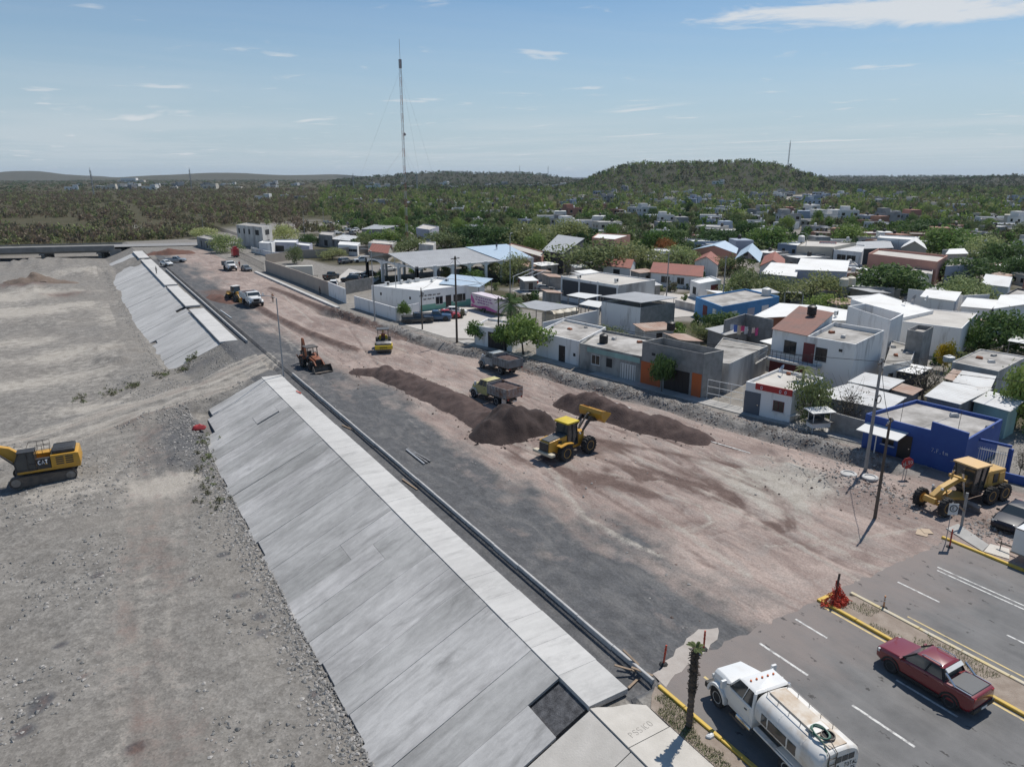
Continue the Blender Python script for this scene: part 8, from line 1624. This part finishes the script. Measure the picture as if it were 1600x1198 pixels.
p = g(1475,852); c = empty('road_sign', (46.15, 20.95, 0), 0, 'white square road sign with dark ring on a thin post by the kerb', 'sign'); MB().tube([(0,0,0),(.05,.02,2.95)], .03, 6).build('post', 'galv', c); M4 = plane_to((.05,-.06,2.5), (.80,-.6,0), (0,0,1)); b = MB(); b.hexa([M4 @ Vector(v) for v in ((-.3,-.4,0),(.3,-.4,0),(.3,.4,0),(-.3,.4,0),(-.3,-.4,.02),(.3,-.4,.02),(.3,.4,.02),(-.3,.4,.02))]); pl_ = b.build('sign_plate', 'sign_white', c)
MB().tube([M4 @ Vector((.22*math.cos(a), .06+.22*math.sin(a), .03)) for a in np.linspace(0, 6.283, 20)], .028, 5).build('sign_ring', 'black_paint', pl_); put_text(pl_, 'sign_lettering', 'E', .2, M4 @ Matrix.Translation((.02,-.03,.03)), 'black_paint', .02)
c = empty('timber_post', (49.45, 21.65, zr(49.45,21.65)), .3, 'weathered timber post with a slanting brace in front of the grader', 'post'); MB().bar((0,0,-.2),(.15,.05,2.5),.16).build('shaft', 'concrete_pole', c); MB().bar((.05,0,1.2),(-.55,.4,1.75),.1).build('brace', 'plank', c)
def delineator(label, x, y, h, m_, lean=(0,0), base='rubber', z=.012):
    c = empty('marker_post', (x, y, z), random.random(), label, 'marker post'); MB().lathe([(.22,0),(.22,.03),(.14,.1),(.08,.11)], (0,0,0), 'z', 8).build('base', base, c); MB().tube([(0,0,.08),(lean[0],lean[1],h)], [.05,.045], 10).build('post', m_, c, smooth=True)
    for k in (.55, .75): MB().lathe([(.058,0),(.058,.07)], (lean[0]*k,lean[1]*k,h*k), 'z', 10).build('reflective_band', 'sign_white' if 'faded' in label else m_, c)
delineator('red marker post on a square base beside the new kerb end', 21.95, 21.6, 1.05, 'post_red', (.12, 0)); delineator('red marker post at the tip of the pale concrete apron', 24.5, 21.4, 1.1, 'post_red'); delineator('red and white marker post beside the white square road sign', 45.9, 20.55, 1.25, 'post_red', (.06, 0)); delineator('faded orange marker post on the median kerb', 35.75, 18.75, .8, 'post_orange')
# orange netting heaped round a stake at the median tip
c = empty('safety_netting', (33.85, 20.45, .1), 0, 'orange safety netting heaped round a dark stake at the median tip', 'netting'); MB().bar((-.1,0,0),(.12,.05,1.75),.09).build('stake', 'wood_pole', c)
def net(P00, P10, P01, P11, n, m_, amp, seed):
    r_ = np.random.default_rng(seed); Gd = np.zeros((n+1, m_+1, 3)); 
    for i in range(n+1):
        for j in range(m_+1):
            u, v = i/n, j/m_; q = (Vector(P00)*(1-u)+Vector(P10)*u)*(1-v)+(Vector(P01)*(1-u)+Vector(P11)*u)*v; Gd[i, j] = np.array(q)+r_.normal(size=3)*amp; Gd[i, j, 2] = max(.01, Gd[i, j, 2])
    mb = MB()
    for i in range(n+1): mb.tube([Vector(x) for x in Gd[i]], .016, 3)
    for j in range(m_+1): mb.tube([Vector(x) for x in Gd[:, j]], .016, 3)
    return mb
net((-.55,-.2,.02),(.75,-.25,.02),(.0,.1,1.35),(.2,.1,1.2),10,10,.05,1).build('netting', 'net_orange', c); net((-.45,-.55,.05),(.65,-.45,.05),(-.3,.3,.45),(.6,.25,.5),12,12,.09,2).build('netting', 'net_orange', c); net((-1.0,.1,.02),(-.3,-.4,.05),(-.7,.4,.1),(-.1,.2,.3),8,8,.07,3).build('netting', 'net_orange', c); net((-.3,-.4,.08),(.6,-.4,.1),(-.2,.1,.7),(.5,.1,.6),12,12,.08,4).build('netting', 'net_orange', c)
# food cart
p = g(1277,675); c = empty('food_cart', (p.x, p.y, zr(p.x,p.y)+.05), TH*-.2-.25, 'white metal food cart with canopy standing by the block wall', 'food cart'); MB().box(-.95,.95,-.5,.5,.55,1.05).build('body', 'white_car', c, bevel=.02); MB().box(-1.15,1.15,-.65,.65,1.05,1.1).build('counter', 'steel_worn', c)
for x in (-.85, .85):
    for y in (-.42, .42): MB().tube([(x,y,0),(x,y,2.1)], .03, 6).build('post', 'white_car', c)
MB().hexa([(-1.2,-.75,2.05),(1.2,-.75,2.05),(1.2,.75,2.15),(-1.2,.75,2.15),(-1.2,-.75,2.11),(1.2,-.75,2.11),(1.2,.75,2.22),(-1.2,.75,2.22)]).build('canopy', 'awning_white', c); MB().box(-.8,.8,.35,.4,1.12,1.75).build('glass_screen', 'glass', c)
p = g(1232,655); c = empty('work_table', (p.x-.5, p.y-.8, .1), -.2, 'low white table on the pavement beside the white shop', 'table'); MB().box(-.6,.6,-.35,.35,.68,.73).build('table_top', 'white_car', c)
for x in (-.5, .5):
    for y in (-.28, .28): MB().tube([(x,y,0),(x,y,.68)], .025, 6).build('leg', 'galv', c)
for (x, y), lb in (((50.24,30.78),'round concrete manhole ring lying in the rubble near the wooden pole'),((51.6,29.8),'round concrete manhole cover lying beside the wooden pole rubble')):
    o = MB().lathe([(.62,0),(.62,.16),(.5,.2),(.42,.2),(.40,.12),(.02,.12)], (0,0,0), 'z', 24).build('manhole_ring', 'cast_pale', loc=(x, y, zr(x,y)+.06)); tag(o, lb, 'manhole ring')
for i, (px, py, w, h_) in enumerate([(1441,832,.9,.7),(1448,830,.7,.6),(1600,700,.1,.1)][:2]): p = g(px, py); o = MB().box(-w/2,w/2,-h_/2,h_/2,0,.02).build('cardboard_sheet', 'cardboard', loc=(p.x, p.y, zr(p.x,p.y)+.03+.03*i), rz=.4+i*.5); tag(o, 'flattened cardboard sheet on the soil, '+('lower' if i == 0 else 'upper')+' of the two', 'cardboard')
# steel sections and timber along the kerb
for i in range(3):
    p = g(652, 713); o = MB().box(-.07,.07,-1.9,1.9,0,.1).build('steel_beam', 'steel_worn' if i else 'galv', loc=(p.x+i*.22-.2, p.y+i*.1, zr(p.x,p.y)+.06), rz=.06*i); tag(o, ['bright steel beam lying on the grey gravel', 'worn steel beam in the middle of three on the gravel', 'worn steel beam lying on the kerb-far side of three on the gravel'][i], 'steel beam')
for px, py, L, rz, lb in [(546,668,2.6,.25,'dark timber stack lying in the gutter beside the kerb'),(640,755,2.4,.1,'thin timber batten along the crest edge'),(893,998,2.2,.04,'thin pole lying in the gutter along the crest edge near the apron'),(985,1050,1.6,1.0,'short broken plank leaning at the kerb end'),(993,1062,1.3,1.9,'short plank lying below the kerb end'),(1003,1056,1.1,.5,'brown board lying in the spoil below the kerb end'),(467,617,1.1,.2,'short orange board lying on the pale crest slab'),(985,1040,.9,.4,'pale board propped against the kerb end')]:
    p = g(px, py, -.2); o = MB().bar((0,-L/2,0),(0,L/2,.05 if 'leaning' not in lb and 'propped' not in lb else .5),.12,.05).build('timber_plank', 'plank' if 'orange' not in lb else 'net_orange', loc=(p.x, p.y, (.12 if 'crest slab' in lb else zr(p.x,p.y)+.05)), rz=rz); tag(o, lb, 'plank')
o = MB().tube([g(345,486)+Vector((0,0,.12)), g(362,498)+Vector((0,0,.12))], .09, 8).build('white_pipe', 'white_car'); tag(o, 'white pipe lying on the gravel beside the far slope', 'pipe')
p = g(310,662,-2.4); o = MB().loft([[(.75*math.cos(a)*k, .4*math.sin(a)*k, z+.08*math.sin(a*3+z*9)) for a in np.linspace(0, 5.9, 12)] for k, z in ((.8,0),(1,.15),(.75,.42),(.25,.55))]).build('red_sack', 'sign_red', loc=(p.x, p.y, zr(p.x,p.y)), smooth=True); tag(o, 'crumpled red plastic sack on the rocky bank beside the slope end', 'sack')
q = [g(940,622), g(985,638)]; q2 = [g(1108,689), g(1172,708)]
for a, b in (q, q2): o = MB().bar(Vector((a.x,a.y,.03)), Vector((b.x,b.y,.03)), .16, .012).build('lime_line', 'white_paint'); tag(o, kind='structure')
p = g(1128,1158); o = MB().loft([[(.22*math.cos(a)*k+.05*math.sin(a*4), .14*math.sin(a)*k, z) for a in np.linspace(0, 5.7, 10)] for k, z in ((1,0),(.9,.08),(.4,.13))]).build('plastic_bag', 'white_car', loc=(20.35, 17.0, .06)); tag(o, 'crumpled white plastic bag in the grass under the palm', 'bag')
# iron fence and blue gate
def picket(name, label, a, b, h, gap, m_, rails=(.15, .9), post=None, r=.02, cat='fence'):
    c = empty(name, a, 0, label, cat); d = b-a; n = max(2, int(d.length/gap))
    for z in rails: MB().bar(Vector((0,0,h*z)), d+Vector((0,0,h*z)), .05).build('rail', m_, c)
    for k in range(n+1): MB().tube([d*(k/n)+Vector((0,0,.02)), d*(k/n)+Vector((0,0,h))], r, 5).build('bar', m_, c)
    for k in (post or ()): x = d*k; MB().box(-.14,.14,-.14,.14,0,h+.35).build('post', 'blue_wall', c, x)
    return c
picket('iron_gate', 'white barred gate hung between tall blue posts', g(1511,727), g(1572,742), 1.9, .16, 'white_car', post=(0, 1.0), cat='gate')
a_, b_ = g(1511,727), g(1572,742); o = MB().bar(a_+Vector((0,0,2.45)), b_+Vector((0,0,2.45)), .2).build('gate_beam', 'blue_wall'); tag(o, 'blue beam across the top of the barred gate', 'beam')
picket('iron_fence', 'dark iron picket fence leading to the far road end', g(366,400), g(413,424), 2.2, .7, 'iron'); picket('iron_fence', 'dark iron fence running along the low curving wall', g(372,396), g(408,402), 2.0, .9, 'iron')
picket('wire_fence', 'white metal frame fence beside the orange panelled house', g(1104,625), g(1160,637), 2.3, 1.1, 'white_car', rails=(.02, .35, .68, 1.0)); picket('wire_fence', 'white posts along the walled lot behind the trailer', g(800,468), g(880,470), 2.0, 2.4, 'white_car', rails=(.5, .98))
p = g(826,448); c = empty('metal_frame', (p.x, p.y, 0), .3, 'tilted white metal frame over the red car in the walled lot', 'frame')
for x in (-3, 3):
    for y in (-2, 2): MB().tube([(x,y,0),(x*.9,y,2.6+.3*x/3)], .06, 6).build('post', 'white_car', c)
for y in (-2, 0, 2): MB().bar((-3,y,2.3),(3.4,y,3.4),.1).build('beam', 'white_car', c)
p = g(368,402); c = empty('red_machine', (p.x, p.y, 0), .2, 'red tall site machine at the end of the iron fence', 'machine'); MB().box(-.9,.9,-.8,.8,.5,2.6).build('housing', 'bright_red', c, bevel=.1); MB().box(-.5,.5,-.6,.6,2.6,3.2).build('hopper', 'bright_red', c, bevel=.08); MB().box(-1.0,1.0,-.9,.9,.3,.5).build('frame', 'steel_dark', c)
for s in (-1, 1): wheel(c, 0, s*.95, .35, .2)
# store sign
p = g(1290,408); h = hz_top(p.x, p.y, 380); c = empty('store_sign', (p.x, p.y, 0), -(TH+.35), 'tall red pole sign of the convenience store', 'sign'); zt = hz_top(p.x, p.y, 388); z1 = hz_top(p.x, p.y, 379)
MB().box(-.5,.5,-.2,.2,0,zt).build('pylon', 'bright_red', c); S_ = MB().box(-2.2,2.2,-.25,.25,zt,z1+.2).build('sign_box', 'bright_red', c); MB().box(-2.0,2.0,-.27,-.251,zt+.15,z1+.05).build('sign_face', 'sign_white', S_); put_text(S_, 'sign_lettering', 'OXXO', (z1-zt)*.55, plane_to((0,-.3,zt+(z1-zt)*.25), (1,0,0), (0,0,1)), 'bright_red', .16)
MB().box(-2.0,-.2,-.3,-.1,zt*.35,zt*.5).build('small_sign', 'sign_white', S_)
# satellite dishes, rooftop tanks, laundry
def dish(label, px, py, z, r=.4, m_='frame_white'):
    p = g(px, py, z); c = empty('satellite_dish', p, 2.4, label, 'satellite dish'); D_ = MB().lathe([(.02,0),(r*.6,.05),(r,.16),(r*.97,.18),(r*.55,.08),(.02,.03)], (0,0,0), 'x', 18).build('reflector', m_, c, (0,0,.75), smooth=True); D_.rotation_euler = (0, -.5, 0); MB().tube([(0,0,0),(0,0,.75)], .03, 6).build('mast', 'galv', c); MB().tube([(0,0,.7),(.5,0,.8)], .015, 5).build('feed_arm', 'galv', c)
dish('pale blue satellite dish on the white shop roof', 1222, 587, 3.0, .45, 'far_blue'); dish('dark satellite dish beside a grey one on the large white roof', 1414, 476, 4.6, .6, 'dark_wall'); dish('grey satellite dish in the middle of the large white roof', 1428, 474, 4.6, .55, 'far_grey'); dish('small satellite dish beside the grey one on the large white roof', 1448, 474, 4.6, .4)
for a in [('black water tank on the roof of the teal house', 943, 536, 2.9),('black water tank behind the grey block fronted house', 1048, 516, 3.2),('white water tank on the school block roof', 1197, 462, 2.9,.8,1.4,'ac_white'),('cream tank beside the dark tree', 1318, 447, 4,.8,1.5,'plastic_cream'),('cream tank pair beside the wide white hall', 1329, 445, 4,.8,1.5,'plastic_cream'),('white tank lying by the yellow blossom tree', 1482, 565, 2.6,.6,.7,'ac_white'),('white tank on the beige building roof', 1252, 378, 5.2,.9,1.8,'ac_white')]: water_tank(*a)
for a in [('air conditioner on the side of the block building', 1018, 513, 1.5),('air conditioner on the white roof by the tiled wing', 1306, 493, 3.9),('cooler on the wide white hall roof edge', 1307, 425, 3.5),('second cooler on the wide white hall roof', 1316, 428, 3.5)]: ac_unit(*a)
for i, (c_, lb) in enumerate([((.6,.6,.62),'white'),((.08,.14,.4),'blue'),((.5,.45,.35),'cream'),((.45,.05,.15),'crimson'),((.55,.56,.6),'pale grey'),((.1,.1,.12),'dark'),((.6,.58,.5),'ivory'),((.5,.06,.2),'pink')]):
    mat('cloth_'+lb.replace(' ', '_'), c_, .9); a = g(1143+i*5.4, 527+i*.9, 3.3); w, L = .5, .7+.5*((i*7) % 3)/2
    V = [(x*w-w/2, .05*math.sin(x*9+i)*(1-z), -z*L) for z in (0, .33, .66, 1) for x in (0, .25, .5, .75, 1)]; q = MB().add(V, [(r_*5+k, r_*5+k+1, r_*5+k+6, r_*5+k+5) for r_ in range(3) for k in range(4)]+[]); o = q.build('hanging_laundry', 'cloth_'+lb.replace(' ', '_'), loc=(a.x, a.y, 5.0), rz=-.7+.1*i); sm = o.modifiers.new('thick', 'SOLIDIFY'); sm.thickness = .02; tag(o, f'{lb} garment hanging on the roof clothes line', 'laundry')
a, b = g(1138,526,3.3), g(1190,536,3.3); o = MB().tube([Vector((a.x,a.y,5.02)), Vector((b.x,b.y,5.02))], .015, 4).build('clothes_line', 'cable'); tag(o, 'clothes line stretched over the flat roof with laundry', 'line')
# rooftop clutter: loose blocks and boards on the weathered roofs
RC = [(1412,548,3.05),(1400,556,3.05),(1395,543,3.05),(1420,553,3.05),(1300,520,5.55),(1318,527,5.55),(1282,512,5.55),(1530,560,3.1),(1548,566,3.1),(1552,556,3.1),(1232,585,3.0),(1250,590,3.0),(1270,590,3.0),(1000,535,2.95),(960,530,2.95),(915,512,3.0),(890,515,3.0),(1490,650,2.85),(1545,668,2.85)]
for i, (px, py, z) in enumerate(RC):
    p = g(px, py, z); q = MB()
    o = MB().hexa([(-.35,-.2,0),(.4,-.25,0),(.35,.25,0),(-.3,.2,0),(-.3,-.15,.22),(.3,-.2,.28),(.3,.2,.24),(-.25,.15,.3)]).build('roof_block', ['block_grey', 'brick_orange', 'white_dirty'][i % 3], loc=p, rz=i*.7); o.scale = (1, 1, .7+.2*(i % 3)); tag(o, ['loose grey block lying on a weathered flat roof', 'loose orange brick pile on a weathered flat roof', 'loose pale block lying on a weathered flat roof'][i % 3], 'block', ['grey blocks on the flat roofs', 'brick piles on the flat roofs', 'pale blocks on the flat roofs'][i % 3])
# ============================================================ PEOPLE
mat('skin', (.30, .17, .11), .6); mat('hair', (.02, .016, .014), .7)
def person(label, loc, rz, shirt, trousers, pose='stand', hat=None, parent=None):
    for nm, c_ in (('shirt_'+label[-12:].strip().replace(' ', '_'), shirt), ('trousers_'+label[-12:].strip().replace(' ', '_'), trousers)): mat(nm, c_, .9, tuple(v*.8 for v in c_), 6)
    w = pose == 'walk'; sit = pose == 'sit'; J = {}
    hz_ = .92 if not sit else .48
    J['pel'] = (0,0,hz_); J['wai'] = (.01,0,hz_+.16); J['che'] = (.03,0,hz_+.36); J['nek'] = (.03,0,hz_+.55); J['hd0'] = (.05,0,hz_+.64); J['hd1'] = (.06,0,hz_+.80)
    E_ = [('pel','wai'),('wai','che'),('che','nek'),('nek','hd0'),('hd0','hd1')]; Rr = {'pel':.15,'wai':.135,'che':.16,'nek':.06,'hd0':.088,'hd1':.098}
    for s, n in ((1,'l'),(-1,'r')):
        f = (.22 if s > 0 else -.2) if w else 0
        if sit: J[n+'kn'] = (.42,s*.13,hz_+.02); J[n+'an'] = (.45,s*.13,hz_-.38); J[n+'to'] = (.62,s*.14,hz_-.42); J[n+'hp'] = (.03,s*.1,hz_)
        else: J[n+'hp'] = (0,s*.1,hz_-.06); J[n+'kn'] = (f*.7+.03,s*.11,.48); J[n+'an'] = (f*1.3-.03,s*.11,.09); J[n+'to'] = (f*1.3+.16,s*.13,.045)
        J[n+'sh'] = (.02,s*.19,hz_+.49); af = (-f*.9 if w else .05) if not sit else .2; J[n+'el'] = (.0+af*.5,s*.25,hz_+.22); J[n+'wr'] = (.1+af,s*.24,hz_+(.0 if not sit else .22))
        E_ += [('pel',n+'hp'),(n+'hp',n+'kn'),(n+'kn',n+'an'),(n+'an',n+'to'),('che',n+'sh'),(n+'sh',n+'el'),(n+'el',n+'wr')]; Rr.update({n+'hp':.095,n+'kn':.062,n+'an':.045,n+'to':.04,n+'sh':.068,n+'el':.046,n+'wr':.032})
        wr = Vector(J[n+'wr']); dr = (wr-Vector(J[n+'el'])).normalized(); J[n+'pm'] = tuple(wr+dr*.07); E_.append((n+'wr',n+'pm')); Rr[n+'pm'] = .034
        for k in range(5):
            b_ = Vector((0, 0, 0)); off = Vector(((k-1.5)*.018, 0, 0)) if k < 4 else Vector((.045, -s*.02, .04)); L_ = (.07,.08,.075,.06,.05)[k]; J[n+'f%d' % k] = tuple(Vector(J[n+'pm'])+off+dr*L_); E_.append((n+'pm', n+'f%d' % k)); Rr[n+'f%d' % k] = .009
    ks = list(J); me = bpy.data.meshes.new('person'); me.from_pydata([J[k] for k in ks], [(ks.index(a), ks.index(b)) for a, b in E_], []); o = bpy.data.objects.new('person', me); COL.objects.link(o)
    m1 = o.modifiers.new('skin', 'SKIN'); 
    for i, k in enumerate(ks): v = me.skin_vertices[0].data[i]; v.radius = (Rr[k], Rr[k]*(.72 if k in ('pel','wai','che') else 1)); v.use_root = k == 'pel'
    o.modifiers.new('sub', 'SUBSURF').levels = 2
    dg_ = bpy.context.evaluated_depsgraph_get(); new = bpy.data.meshes.new_from_object(o.evaluated_get(dg_)); o.modifiers.clear(); o.data = new
    for x in ('skin', 'shirt_'+label[-12:].strip().replace(' ', '_'), 'trousers_'+label[-12:].strip().replace(' ', '_'), 'hair'): new.materials.append(MATS[x])
    for pl in new.polygons:
        c_ = pl.center; z = c_.z-hz_; arm = abs(c_.y) > .215 and not (sit and c_.x > .3)
        pl.material_index = 3 if (z > .73 or (z > .64 and c_.x < .03)) else 0 if z > .53 else 1 if (z > .02 and not (arm and z < .16)) else 0 if (arm and z > -.22 and c_.z > .3 and abs(c_.y) > .2) else 3 if (c_.z < .1 and not sit) else 2
        pl.use_smooth = True
    o.location = loc; o.rotation_euler = (0, 0, rz); tag(o, label, 'person')
    if hat: mat('hat_'+hat[0], hat[1], .7); MB().lathe([(.17,0),(.17,.015),(.115,.03),(.11,.1),(.07,.15),(.01,.16)], (.06,0,hz_+.80), 'z', 14).build('hat', 'hat_'+hat[0], o, smooth=True)
    return o
person('person in orange vest walking across the graded pink strip', (31.2, 139.2, zr(31.2,139.2)), hd(-.4, -1), (.42, .17, .08), (.20, .16, .13), 'walk', ('tan', (.5, .4, .28)))
person('person in dark clothes standing by the long tan wall', (41.6, 143.3, zr(41.6,143.3)), 2.5, (.03, .03, .035), (.035, .035, .045))
person('person in dark trousers standing on the pale far crest slab', (16.6, 195.5, .12), .5, (.16, .15, .15), (.03, .03, .04), 'stand', ('white', (.6,.6,.58)))
p = g(481,391); person('person in blue standing on the grey court slab', (p.x, p.y, 0), .2, (.04, .08, .3), (.03, .05, .16))
p = g(385,418); person('person in reddish shirt beside the dark car and stake truck', (p.x-1.5, p.y+1, 0), .8, (.32, .06, .05), (.05, .05, .07))
x = MP[1]+(MP[2]-MP[1])*.82; y_ = (MP[2]+MP[3])/2; pp = x*.35+(x+((MP[3]-MP[2])*.5))*.65; person('person in dark clothes standing on the new blue roof sheets', (pp.x, pp.y, 6.25), 1, (.03, .04, .07), (.04, .05, .09))
pr_ = RL.matrix_basis @ Vector((-.5, 0, 1.22)); person('driver in an orange shirt seated on the road roller', tuple(pr_), RL.rotation_euler.z, (.48, .14, .06), (.05, .06, .1), 'sit', ('yellow', (.6, .45, .05)))
# ============================================================ LABELS OF LOOK-ALIKES: told apart by size and by what stands next to them
import re
heads = {}
for o in COL.objects:
    if o.parent is None and o.get('category') in ('house','building','shop','canopy','pavilion','garage','tower') and not o.get('group'):
        hd0 = re.split(r' (?:with|beside|behind|under|below|in front|between|among|above|near|at|by|of|beyond|on|before|and) ', o['label'])[0]; heads.setdefault(hd0, []).append(o.location)
heads = {k: v[0] for k, v in heads.items() if len(v) == 1 and 2 <= len(k.split()) <= 6}
HK = list(heads); HV = np.array([(heads[k].x, heads[k].y) for k in HK]); fhs = [o for o in COL.objects if o.parent is None and o.name.startswith('town_house')]; FV = np.array([(o.location.x, o.location.y) for o in fhs]); fl0 = [' '.join(o['label'].split(' flat')[0].split()) for o in fhs]
for o in fhs:
    d = np.hypot(HV[:, 0]-o.location.x, HV[:, 1]-o.location.y); i = int(d.argmin())
    if d[i] < 75: o['label'] = o['label'].split(' flat')[0]+' flat roofed house near the '+HK[i]; o['group'] = 'flat roofed houses near the '+HK[i]
for o in [o for o in COL.objects if o.parent is None and o.name.startswith('yard_shed')]:
    d = np.hypot(HV[:, 0]-o.location.x, HV[:, 1]-o.location.y); i = int(d.argmin()); o['label'] = o['label'].split(' in the')[0]+' near the '+HK[i]; o['group'] = 'lean-tos near the '+HK[i]
for k, o in enumerate(fhs):
    if ' near the ' in o['label']: continue
    e = np.hypot(FV[:, 0]-o.location.x, FV[:, 1]-o.location.y); e[k] = 1e9; j = int(e.argmin()); wh = o['label'].split('house ')[1]
    o['label'] = f'{fl0[k]} house '+(f'beside a {fl0[j]} one ' if e[j] < 30 else f'apart from a {fl0[j]} one ')+wh; o['group'] = f'{fl0[k]} houses by {fl0[j]} ones {wh}'
for o in [o for o in COL.objects if o.parent is None and o.get('category') == 'tree' and str(o.get('group', '')).endswith('town trees')]:
    d = np.hypot(HV[:, 0]-o.location.x, HV[:, 1]-o.location.y); i = int(d.argmin()); sz = 'small' if o.scale.x < 2.9 else 'large' if o.scale.x > 3.9 else 'middle sized'; base = o['label'].split(' among')[0]
    if d[i] < 60: w_ = ('beside' if d[i] < 24 else 'near')+' the '+HK[i]
    else: e = np.hypot(FV[:, 0]-o.location.x, FV[:, 1]-o.location.y); j = int(e.argmin()); w_ = ('beside' if e[j] < 14 else 'near')+' a '+fl0[j]+' house'
    o['label'] = f'{sz} {base} {w_}'; o['group'] = f'{base}s {w_}'
for o in COL.objects:
    if o.parent is None and len(str(o.get('label', '')).split()) > 16: o['label'] = o['label'].replace(' flat roofed', '').replace(' among the town trees', '').replace(' in the far town', '')
# ============================================================ HAZE
hzm = bpy.data.materials.new('haze_air'); hzm.use_nodes = True; t = hzm.node_tree; t.nodes.clear(); ov = nd(t, 'ShaderNodeOutputMaterial'); pv = nd(t, 'ShaderNodeVolumePrincipled'); pv.inputs['Color'].default_value = (.72, .84, 1, 1); pv.inputs['Density'].default_value = HAZE; pv.inputs['Anisotropy'].default_value = .2; lk(t, pv.outputs[0], ov.inputs['Volume'])
if HAZE:
    o = MB().box(-9500, 16500, -900, 16500, -40, 130).build('haze', hzm); tag(o, 'thin bluish air over the far hills', 'haze', kind='stuff')
